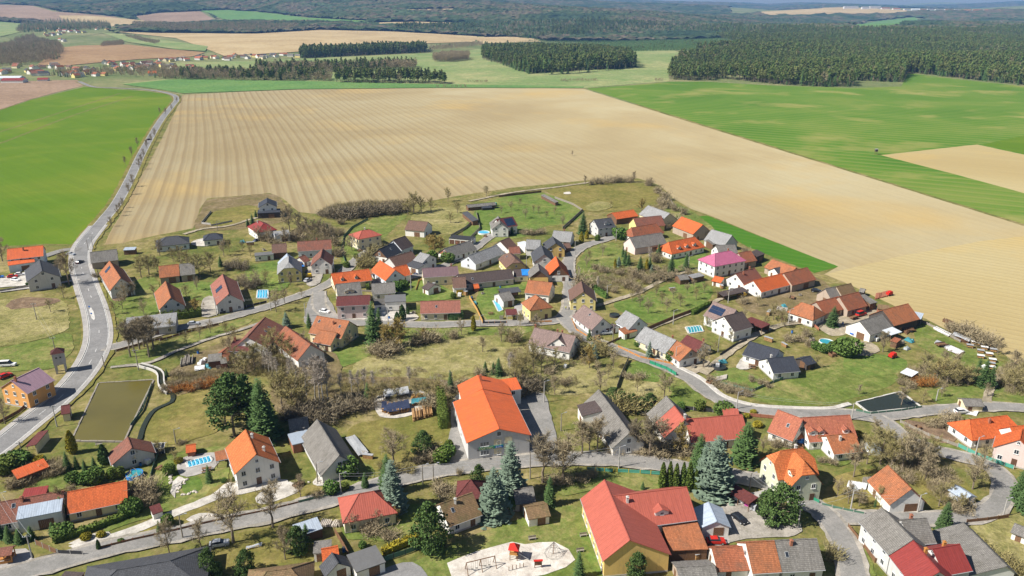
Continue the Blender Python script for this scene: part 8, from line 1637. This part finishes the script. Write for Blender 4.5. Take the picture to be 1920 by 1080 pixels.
heap('timber_stack', 'timber stack', [(1336, 718), (1362, 708 + 4), (1360, 706), (1338, 710)], 0.8, 'stone_pale', 'concrete block stack beside the bungalow lawn', None, False, 24); heap('wood_pile', 'wood pile', [(640, 590), (660, 584), (658, 576), (640, 580)], 0.8, 'wood_yellow', 'yellow firewood heap beside the pale pink house', None, True, 25); heap('scrap_heap', 'scrap heap', [(1378, 552), (1398, 556), (1402, 548), (1384, 544)], 0.6, 'paint_yellow', 'yellow sand heap in the farmyard', None, False, 26)
# tarp dome and small colour accents
p = G(1635, 845); root = empty('dome_tent', (p.x, p.y, 0)); q = MB(); n = 14
for i in range(n):
    for j in range(5):
        def sp(i, j): a_ = 6.2832 * i / n; e = R(90) * j / 5; return (3.4 * math.cos(e) * math.cos(a_), 2.8 * math.cos(e) * math.sin(a_), 2.2 * math.sin(e))
        q.face([sp(i, j), sp(i + 1, j), sp(i + 1, j + 1), sp(i, j + 1)])
plain('foil', (0.30, 0.33, 0.33), 0.35, 0.4, 2.0, spec=0.5); q.build('skin', MATS['foil'], root); tag(root, 'grey translucent dome tent behind the low patchy orange house', 'tent')
for x, y, m_, l in [(1673, 671, 'paint_red', 'red and yellow garden trampoline on the green meadow'), (1667, 554, 'paint_red', 'red farm implement at the sandy field edge'), (580, 521, 'paint_yellow', 'yellow loader in the mansard house courtyard'), (928, 386, 'fence_teal', 'teal box trailer on the meadow'), (1500, 832, 'paint_blue', 'blue tarpaulin ball behind the spruce')]:
    p = G(x, y); root = empty('garden_equipment' if 'loader' not in l else 'loader', (p.x, p.y, 0), 0.4); q = MB(); q.box(-1.2, -0.8, 0.5, 1.2, 0.8, 1.5); q.box(-0.5, -0.7, 1.502, 1.0, 0.7, 2.0); q.build('body', MATS[m_], root)
    for sx in (-0.8, 0.8):
        for sy in (-0.9, 0.9): w = MB(); w.tube((sx, sy - 0.1, 0.42), (sx, sy + 0.1, 0.42), 0.42, 0.42, 10); w.build('wheel', MATS['rubber'], root)
    tag(root, l, 'equipment')
# ================================================================ PLAYGROUND
def bar(mb, a_, b_, r_=0.09): mb.tube(a_, b_, r_, r_, 6)
p = G(964, 1048); root = empty('climbing_tower', (p.x, p.y, 0.2), R(-10))
for sx in (-0.8, 0.8):
    for sy in (-0.8, 0.8): q = MB(); bar(q, (sx, sy, 0), (sx, sy, 3.0)); q.build('post', MATS['wood_brown'], root)
q = MB(); q.box(-0.95, -0.95, 1.5, 0.95, 0.95, 1.62); q.build('platform', MATS['wood_yellow'], root)
q = MB(); b4 = [(-1.2, -1.2, 2.9), (1.2, -1.2, 2.9), (1.2, 1.2, 2.9), (-1.2, 1.2, 2.9)]
for i in range(4): q.face([b4[i], b4[(i + 1) % 4], (0, 0, 4.2)])
q.face(b4[::-1]); q.build('roof', MATS['paint_red'], root)
for sy in (-0.85, 0.85): q = MB(); q.box(-0.75, sy - 0.04, 1.7, 0.75, sy + 0.04, 2.3); q.build('railing', MATS['wood_orange'], root)
q = MB(); q.face([(0.9, -0.3, 1.6), (3.3, -0.3, 0.3), (3.3, 0.3, 0.3), (0.9, 0.3, 1.6)]); q.face([(0.9, -0.3, 1.62), (0.9, -0.34, 1.9), (3.3, -0.34, 0.55), (3.3, -0.3, 0.3)]); q.face([(0.9, 0.3, 1.62), (3.3, 0.3, 0.3), (3.3, 0.34, 0.55), (0.9, 0.34, 1.9)]); q.build('slide', MATS['zinc'], root)
q = MB()
for k in range(5): bar(q, (-0.9, -0.3, 0.3 + 0.3 * k), (-0.9, 0.3, 0.3 + 0.3 * k), 0.04)
q.build('ladder', MATS['wood_brown'], root); tag(root, 'wooden climbing tower with red roof and slide on the playground', 'play tower')
a_, b_ = G(875, 1075), G(928, 1062); c = (a_ + b_) / 2; root = empty('swing_set', (c.x, c.y, 0.2)); d = (b_ - a_); e = Vector((-d.y, d.x, 0)).normalized()
q = MB(); u0, u1 = a_ - c, b_ - c; bar(q, u0 + Vector((0, 0, 2.6)), u1 + Vector((0, 0, 2.6)), 0.1); q.build('beam', MATS['wood_brown'], root)
for u in (u0, u0.lerp(u1, 0.5), u1):
    for s in (-1, 1): q = MB(); bar(q, u + Vector((0, 0, 2.6)), u + e * (s * 1.2), 0.08); q.build('leg', MATS['wood_brown'], root)
for t_ in (0.2, 0.35, 0.65, 0.8):
    u = u0.lerp(u1, t_); q = MB(); bar(q, u + d.normalized() * -0.22 + Vector((0, 0, 2.6)), u + d.normalized() * -0.22 + Vector((0, 0, 0.6)), 0.02); bar(q, u + d.normalized() * 0.22 + Vector((0, 0, 2.6)), u + d.normalized() * 0.22 + Vector((0, 0, 0.6)), 0.02); q.box(u.x - 0.25, u.y - 0.12, 0.55, u.x + 0.25, u.y + 0.12, 0.6); q.build('swing_seat', MATS['rubber'], root)
tag(root, 'long brown swing set on the playground sand', 'swing set')
p = G(1009, 1066); root = empty('notice_board', (p.x, p.y, 0.2), R(5))
for sx in (-0.75, 0.75): q = MB(); q.box(sx - 0.07, -0.07, 0, sx + 0.07, 0.07, 1.9); q.build('post', MATS['wood_brown'], root)
q = MB(); q.box(-0.68, -0.05, 0.7, 0.68, 0.05, 1.7); q.build('board', MATS['wood_brown'], root); q = MB(); q.box(-1.0, -0.3, 1.9, 1.0, 0.3, 2.0); q.build('roof', MATS['paint_red'], root); tag(root, 'small roofed board on the right of the playground', 'board')
p = G(1038, 1040); root = empty('rope_cone', (p.x, p.y, 0.2)); q = MB(); bar(q, (0, 0, 0), (0, 0, 3.4), 0.08); q.build('mast', MATS['wood_brown'], root); q = MB()
for i in range(10):
    a0 = 0.628 * i; bar(q, (0, 0, 3.3), (2.2 * math.cos(a0), 2.2 * math.sin(a0), 0.1), 0.02)
    for k in (0.35, 0.65, 0.95): bar(q, (2.2 * k * math.cos(a0), 2.2 * k * math.sin(a0), 3.3 - 3.2 * k), (2.2 * k * math.cos(a0 + 0.628), 2.2 * k * math.sin(a0 + 0.628), 3.3 - 3.2 * k), 0.02)
q.build('net', MATS['dark_metal'], root); tag(root, 'rope net cone round a mast on the playground', 'climbing net')
p = G(968, 1072); root = empty('balance_posts', (p.x, p.y, 0.2))
for i in range(5): q = MB(); bar(q, (-1.6 + 0.8 * i, 0.3 * i, 0), (-1.6 + 0.8 * i, 0.3 * i, 1.1 + 0.2 * (i % 2)), 0.08); q.build('post', MATS['wood_brown'], root)
tag(root, 'row of wooden balance posts before the climbing tower', 'play posts')
for x, y, l in [(998, 1013, 'wooden bench on the lawn above the playground sand'), (1094, 1007, 'wooden bench beside the long red roofed house'), (1088, 1036, 'wooden bench at the lower lawn of the red roofed house'), (186, 836, 'bench at the pond end')]:
    p = G(x, y); root = empty('park_bench', (p.x, p.y, 0.2), R(12)); q = MB(); q.box(-0.9, -0.22, 0.42, 0.9, 0.22, 0.48); q.build('seat', MATS['wood_grey'], root); q = MB(); q.box(-0.9, 0.2, 0.55, 0.9, 0.26, 0.95); q.build('backrest', MATS['wood_grey'], root)
    for sx in (-0.7, 0.7): q = MB(); q.box(sx - 0.08, -0.2, 0, sx + 0.08, 0.24, 0.418); q.build('leg', MATS['concrete'], root)
    tag(root, l, 'bench', 'benches')
# wooden play gym at the bottom left
p = G(14, 1052); root = empty('play_gym', (p.x, p.y, 0.2), R(15)); q = MB()
for sx in (-1.4, 0, 1.4):
    for sy in (-1.1, 1.1): q2 = MB(); q2.box(sx - 0.09, sy - 0.09, 0, sx + 0.09, sy + 0.09, 2.4); q2.build('post', MATS['wood_orange'], root)
q.box(-1.5, -1.2, 1.0, 1.5, 1.2, 1.12); q.build('platform', MATS['wood_orange'], root); q = MB(); q.box(-1.45, -1.2, 0.1, 1.45, -1.12, 0.7); q.build('railing', MATS['wood_orange'], root)
q = MB(); roof_slab(q, -1.8, 1.8, 0, 3.3, 1.7, 2.4); roof_slab(q, -1.8, 1.8, 0, 3.3, -1.7, 2.4); q.build('roof', RF['BW'], root); tag(root, 'wooden play gym with tan roof in the bottom left corner', 'play gym')
# traffic signs on the island
for x, y, l in [(169, 583, 'far blue keep-right bollard on the traffic island'), (173, 596, 'near blue keep-right bollard on the traffic island')]:
    p = G(x, y); root = empty('traffic_bollard', (p.x, p.y, 0.4)); q = MB(); q.tube((0, 0, 0), (0, 0, 1.7), 0.05, 0.05, 6); q.build('post', MATS['zinc'], root); q = MB(); q.tube((0, -0.07, 1.55), (0, -0.1, 1.55), 0.36, 0.36, 14); q.build('sign_plate', MATS['paint_blue'], root); tag(root, l, 'sign')
# raised hunting hide in the wheat
p = G(1642, 290); root = empty('hunting_hide', (p.x, p.y, 0)); q = MB()
for sx in (-0.7, 0.7):
    for sy in (-0.7, 0.7): q2 = MB(); q2.tube((sx * 1.4, sy * 1.4, 0), (sx, sy, 2.6), 0.09, 0.08, 5); q2.build('leg', MATS['wood_brown'], root)
q.box(-0.95, -0.95, 2.6, 0.95, 0.95, 4.6); q.build('cabin', WL['A'], root); q = MB(); q.box(-1.2, -1.2, 4.602, 1.2, 1.2, 4.75); q.build('roof', MATS['zinc'], root); q = MB(); q.box(-0.5, -0.97, 3.6, 0.5, -0.951, 4.2); q.build('opening', MATS['paint_black'], root); tag(root, 'raised hunting hide between the wheat and the beige wedge', 'hunting hide')
# ================================================================ PEOPLE at the junction
def person(x, y, ang, shirt, trousers, label, sc=1.0):
    p = G(x, y); root = empty('person', (p.x, p.y, 0.2), R(ang)); me = bpy.data.meshes.new('body')
    V = [(0, 0, .95), (0, 0, 1.15), (0, 0, 1.40), (0, 0, 1.50), (0, .01, 1.60), (0, .01, 1.70), (.10, 0, .90), (.11, .05, .50), (.12, -.02, .07), (.12, .14, .03), (-.10, 0, .90), (-.11, -.05, .50), (-.12, -.08, .07), (-.12, .08, .03), (.19, 0, 1.40), (.25, .02, 1.14), (.24, .14, .92), (.24, .18, .84), (-.19, 0, 1.40), (-.25, -.02, 1.14), (-.24, .08, .90), (-.24, .12, .82)]
    E = [(0, 1), (1, 2), (2, 3), (3, 4), (4, 5), (0, 6), (6, 7), (7, 8), (8, 9), (0, 10), (10, 11), (11, 12), (12, 13), (2, 14), (14, 15), (15, 16), (16, 17), (2, 18), (18, 19), (19, 20), (20, 21)]
    rad = [.14, .15, .15, .06, .085, .09, .10, .07, .05, .04, .10, .07, .05, .04, .075, .055, .045, .04, .075, .055, .045, .04]
    me.from_pydata(V, E, []); o = place('body', me, root, scale=sc); md = o.modifiers.new('skin', 'SKIN'); sk = me.skin_vertices[0].data
    for i, r_ in enumerate(rad): sk[i].radius = (r_, r_)
    sk[0].use_root = True; o.modifiers.new('sub', 'SUBSURF').levels = 1; o.modifiers['sub'].render_levels = 1
    m_, t, b = nt('outfit_' + shirt + trousers); z = nd(t, 'ShaderNodeSeparateXYZ'); t.links.new(opos(t), z.inputs[0])
    cols = {'hivis': (0.62, 0.68, 0.04), 'dark': (0.03, 0.035, 0.06), 'blue': (0.05, 0.08, 0.2)}
    t.links.new(ramp(t, mth(t, 'DIVIDE', z.outputs[2], 1.9), [(0.0, cols[trousers]), (0.485, cols[trousers]), (0.49, cols[shirt]), (0.785, cols[shirt]), (0.79, (0.55, 0.34, 0.25)), (0.93, (0.55, 0.34, 0.25)), (0.94, (0.06, 0.04, 0.03))]), b.inputs['Base Color']); b.inputs['Roughness'].default_value = 0.8
    me.materials.append(m_); tag(root, label, 'person')
person(1061, 582, 20, 'hivis', 'dark', 'person in yellow hi-vis top standing at the lane junction'); person(1067, 583, -160, 'dark', 'blue', 'person in dark clothes standing right of the hi-vis person')
# rocks of the garden
rr_ = random.Random(9)
rock = []
for s in range(3):
    bm = bmesh.new(); bmesh.ops.create_icosphere(bm, subdivisions=1, radius=0.5)
    for v in bm.verts: v.co *= rr_.uniform(0.7, 1.15); v.co.z *= 0.7
    me = bpy.data.meshes.new('garden_rock'); bm.to_mesh(me); bm.free(); me.materials.append(MATS['stone_pale']); rock.append(me)
for (x0, y0, x1, y1, n, bed) in [(330, 925, 352, 898, 14, 'curved rockery left of the round lawn'), (340, 930, 370, 922, 10, 'lower edge of the round lawn'), (372, 970, 415, 968, 12, 'white island bed beside the drive'), (318, 910, 322, 892, 8, 'stone steps above the round lawn'), (160, 1015, 200, 1003, 12, 'gravel bed at the drive entrance'), (560, 905, 600, 905, 6, 'path before the slate barn'), (590, 908, 650, 890, 16, 'pale yard of the slate barn')]:
    for i in range(n):
        t_ = (i + rr_.random()) / n; p = G(x0 + (x1 - x0) * t_ + rr_.uniform(-2, 2), y0 + (y1 - y0) * t_ + rr_.uniform(-2, 2)); o = place('garden_rock', rr_.choice(rock), None, (p.x, p.y, 0.2), rr_.uniform(0, 6), rr_.uniform(0.5, 1.3))
        o["category"] = 'rock'; o["group"] = 'rocks of the garden beds'; o["label"] = 'pale rock in the ' + bed

# ================================================================ CLUTTER of the yards
def clut(kind, x, y, ang=0.0, s=1.0):
    p = G(x, y); nm, words, cat = {'c': ('crate', 'wooden crate', 'crate'), 'b': ('barrel', 'blue barrel', 'barrel'), 't': ('water_tank', 'white caged water tank', 'tank'), 'g': ('garden_table', 'garden table with two benches', 'table'), 'x': ('covered_pile', 'pile under a pale sheet', 'pile'), 'r': ('trailer', 'small flat trailer', 'trailer'), 'w': ('firewood_stack', 'firewood stack', 'wood pile'), 'k': ('compost_box', 'brown compost box', 'box')}[kind]
    root = empty(nm, (p.x, p.y, 0.15), ang); root.scale = (s,) * 3
    def bx_(n, m_, *q):
        mb = MB()
        for v in q: mb.box(*v)
        mb.build(n, MATS[m_], root)
    if kind == 'c':
        bx_('base', 'wood_grey', (-0.6, -0.5, 0, 0.6, 0.5, 0.12))
        for i in range(4): bx_('slat', 'wood_grey', (-0.6, -0.5, 0.16 + 0.2 * i, 0.6, -0.46, 0.3 + 0.2 * i), (-0.6, 0.46, 0.16 + 0.2 * i, 0.6, 0.5, 0.3 + 0.2 * i), (-0.6, -0.455, 0.16 + 0.2 * i, -0.56, 0.455, 0.3 + 0.2 * i), (0.56, -0.455, 0.16 + 0.2 * i, 0.6, 0.455, 0.3 + 0.2 * i))
    elif kind == 'b':
        mb = MB(); mb.tube((0, 0, 0), (0, 0, 0.9), 0.32, 0.32, 12); mb.build('drum', MATS['paint_blue'], root); mb = MB(); mb.tube((0, 0, 0.9), (0, 0, 0.95), 0.34, 0.34, 12); mb.build('rim', MATS['dark_metal'], root)
    elif kind == 't':
        bx_('tank', 'paint_white', (-0.55, -0.45, 0.15, 0.55, 0.45, 1.1)); bx_('pallet', 'wood_grey', (-0.6, -0.5, 0, 0.6, 0.5, 0.148)); mb = MB()
        for sx in (-0.58, 0, 0.58): mb.tube((sx, -0.49, 0.15), (sx, -0.49, 1.15), 0.02, 0.02, 4); mb.tube((sx, 0.49, 0.15), (sx, 0.49, 1.15), 0.02, 0.02, 4)
        mb.build('cage', MATS['zinc'], root)
    elif kind == 'g':
        bx_('table_top', 'wood_brown', (-0.9, -0.4, 0.7, 0.9, 0.4, 0.76))
        for sy in (-0.75, 0.75): bx_('bench', 'wood_brown', (-0.9, sy - 0.15, 0.4, 0.9, sy + 0.15, 0.45), (-0.75, sy - 0.1, 0, -0.65, sy + 0.1, 0.398), (0.65, sy - 0.1, 0, 0.75, sy + 0.1, 0.398))
        for sx in (-0.7, 0.7): bx_('leg', 'wood_brown', (sx - 0.05, -0.3, 0, sx + 0.05, 0.3, 0.698))
    elif kind == 'x':
        mb = MB(); r = random.Random(int(x * y)); n = 6; hh = [[(0.25 if 0 in (i, j) or n in (i, j) else 0.7 + r.uniform(-0.25, 0.3)) for j in range(n + 1)] for i in range(n + 1)]
        q = lambda i, j: (-1.3 + 2.6 * i / n + 0.1 * math.sin(j), -0.9 + 1.8 * j / n, 0.03 if (i in (0, n) or j in (0, n)) else hh[i][j])
        for i in range(n):
            for j in range(n): mb.face([q(i, j), q(i + 1, j), q(i + 1, j + 1), q(i, j + 1)])
        mb.build('sheet', MATS[r.choice(['tarp_white', 'foil', 'tarp_dark', 'tarp_teal'])], root)
    elif kind == 'r':
        bx_('bed', 'wood_brown', (-1.6, -0.8, 0.55, 1.6, 0.8, 0.65)); bx_('side_board', 'wood_brown', (-1.6, -0.84, 0.66, 1.6, -0.8, 1.0), (-1.6, 0.8, 0.66, 1.6, 0.84, 1.0)); bx_('drawbar', 'dark_metal', (1.6, -0.05, 0.5, 2.7, 0.05, 0.58))
        for sy in (-0.95, 0.95): mb = MB(); mb.tube((0, sy - 0.08, 0.35), (0, sy + 0.08, 0.35), 0.35, 0.35, 10); mb.build('wheel', MATS['rubber'], root)
    elif kind == 'w':
        mb = MB(); r = random.Random(int(x + y))
        for i in range(9):
            for k in range(4): mb.tube((-1.4 + 0.33 * i + r.uniform(-.05, .05), -0.4, 0.15 + 0.28 * k), (-1.4 + 0.33 * i + r.uniform(-.05, .05), 0.4, 0.15 + 0.28 * k), 0.15, 0.15, 6)
        mb.build('logs', MATS['log_wood'], root); bx_('cover', 'zinc', (-1.6, -0.5, 1.3, 1.5, 0.5, 1.36))
    else:
        for i in range(3): bx_('board', 'wood_brown', (-0.7, -0.7, 0.05 + 0.28 * i, 0.7, -0.64, 0.27 + 0.28 * i), (-0.7, 0.64, 0.05 + 0.28 * i, 0.7, 0.7, 0.27 + 0.28 * i), (-0.7, -0.635, 0.05 + 0.28 * i, -0.64, 0.635, 0.27 + 0.28 * i), (0.64, -0.635, 0.05 + 0.28 * i, 0.7, 0.635, 0.27 + 0.28 * i))
    root["category"] = cat; TO_LABEL.append((root, words, p.x, p.y, s))
rc = random.Random(21)
for kind, pts in {
 'c': [(270, 858), (283, 862), (640, 985), (1318, 1030), (1325, 1040), (1376, 1066), (708, 592), (776, 588), (905, 552), (940, 598), (1395, 545), (1425, 560), (1500, 555), (1625, 605), (1690, 645), (1522, 640), (1430, 655), (1300, 690), (1540, 660), (568, 485), (495, 470), (600, 500), (352, 672), (398, 672), (410, 692)],
 'b': [(264, 874), (597, 992), (1350, 1036), (730, 598), (885, 560), (1580, 608), (1392, 552), (1410, 1060), (372, 664), (1485, 625), (645, 1035), (938, 540)],
 't': [(250, 866), (278, 870), (720, 590), (1370, 545), (1512, 610), (1642, 640), (862, 556), (1345, 690), (1660, 630), (385, 678), (1060, 690), (745, 540)],
 'g': [(388, 884), (425, 862), (1528, 820), (1545, 822), (300, 880), (920, 590), (1410, 690), (600, 500), (1120, 635), (675, 472), (1240, 668), (1380, 600)],
 'x': [(392, 690), (378, 682), (1352, 1058), (1470, 575), (1440, 545), (1380, 545), (1620, 615), (1705, 640), (890, 570), (700, 590), (780, 515), (1050, 470), (1355, 680), (1170, 770), (1800, 772), (1600, 918), (1845, 690), (1700, 655), (480, 452), (575, 510), (455, 455)],
 'r': [(1690, 618), (1706, 622), (1765, 650), (1600, 598), (1416, 548), (560, 912), (1485, 560), (1340, 530)],
 'w': [(1352, 540), (690, 860), (1300, 1042), (870, 552), (1442, 590), (640, 575), (560, 800), (1385, 530), (810, 540), (1260, 545), (470, 460), (1440, 640), (1470, 650)],
 'k': [(1720, 805), (1500, 840), (345, 680), (730, 555), (1330, 720), (1270, 660), (600, 470), (910, 445), (1560, 668), (820, 550), (1470, 600), (250, 600)]}.items():
    for (x, y) in pts: clut(kind, x, y, rc.uniform(0, 3.1), rc.uniform(0.9, 1.35))
# ================================================================ labels that single things out
from collections import defaultdict
def finish_labels():
    LM = [(x, y, s) for x, y, s in LANDMARKS]
    buckets = defaultdict(list)
    for o, base, X, Y, hgt in TO_LABEL:
        best = min(LM, key=lambda q: (q[0] - X) ** 2 + (q[1] - Y) ** 2)
        dx, dy = X - best[0], Y - best[1]
        if abs(dx) > abs(dy): rel = 'right of' if dx > 0 else 'left of'
        else: rel = 'behind' if dy > 0 else 'in front of'
        buckets[(base, rel, best[2])].append((o, X, Y, hgt))
    ORD = ['first', 'second', 'third', 'fourth', 'fifth', 'sixth', 'seventh', 'eighth', 'ninth', 'tenth', 'eleventh', 'twelfth']
    for (base, rel, lm), L in buckets.items():
        L.sort(key=lambda q: q[1] / max(q[2], 1))
        words = lm.split()[:9]
        while words and words[-1] in ('and', 'with', 'in', 'of', 'the', 'a', 'by', 'its', 'on', 'to', 'half'): words.pop()
        lm = ' '.join(words)
        for i, (o, X, Y, h) in enumerate(L):
            if len(L) == 1: pre = base
            elif len(L) == 2: pre = ('left' if i == 0 else 'right') + ' ' + base
            else: pre = (ORD[i] if i < 12 else 'further') + '-from-left ' + base
            o["label"] = ' '.join((pre + ' ' + rel + ' ' + lm).split()[:16])
            if 'group' not in o: o["group"] = 'trees and shrubs of the village' if o["category"] in ('tree', 'shrub', 'bush') else o["category"] + 's in the village'
    seen = {}
    for o, *_ in TO_LABEL:
        l = o["label"]
        if l in seen:
            w = l.split(); seen[l] += 1
            n = seen[l]; sfx = ['another', 'third', 'fourth', 'fifth', 'sixth', 'seventh'][min(n - 2, 5)]
            o["label"] = ' '.join(([sfx] + w)[:16])
        else: seen[l] = 1
finish_labels()
# ================================================================ the air between here and the hills
mb = MB(); mb.box(-15800, -1500, -2, 15800, 17500, 420)
hm = bpy.data.materials.new('haze_air'); hm.use_nodes = True; ht = hm.node_tree; ht.nodes.clear()
ho = ht.nodes.new('ShaderNodeOutputMaterial'); hv = ht.nodes.new('ShaderNodeVolumePrincipled')
hv.inputs['Color'].default_value = (0.26, 0.52, 1.0, 1); hv.inputs['Density'].default_value = 0.000055; hv.inputs['Anisotropy'].default_value = 0.0
ht.links.new(hv.outputs[0], ho.inputs['Volume'])
tag(mb.build('haze', hm), 'thin blue haze over the far country', None, None, 'stuff')
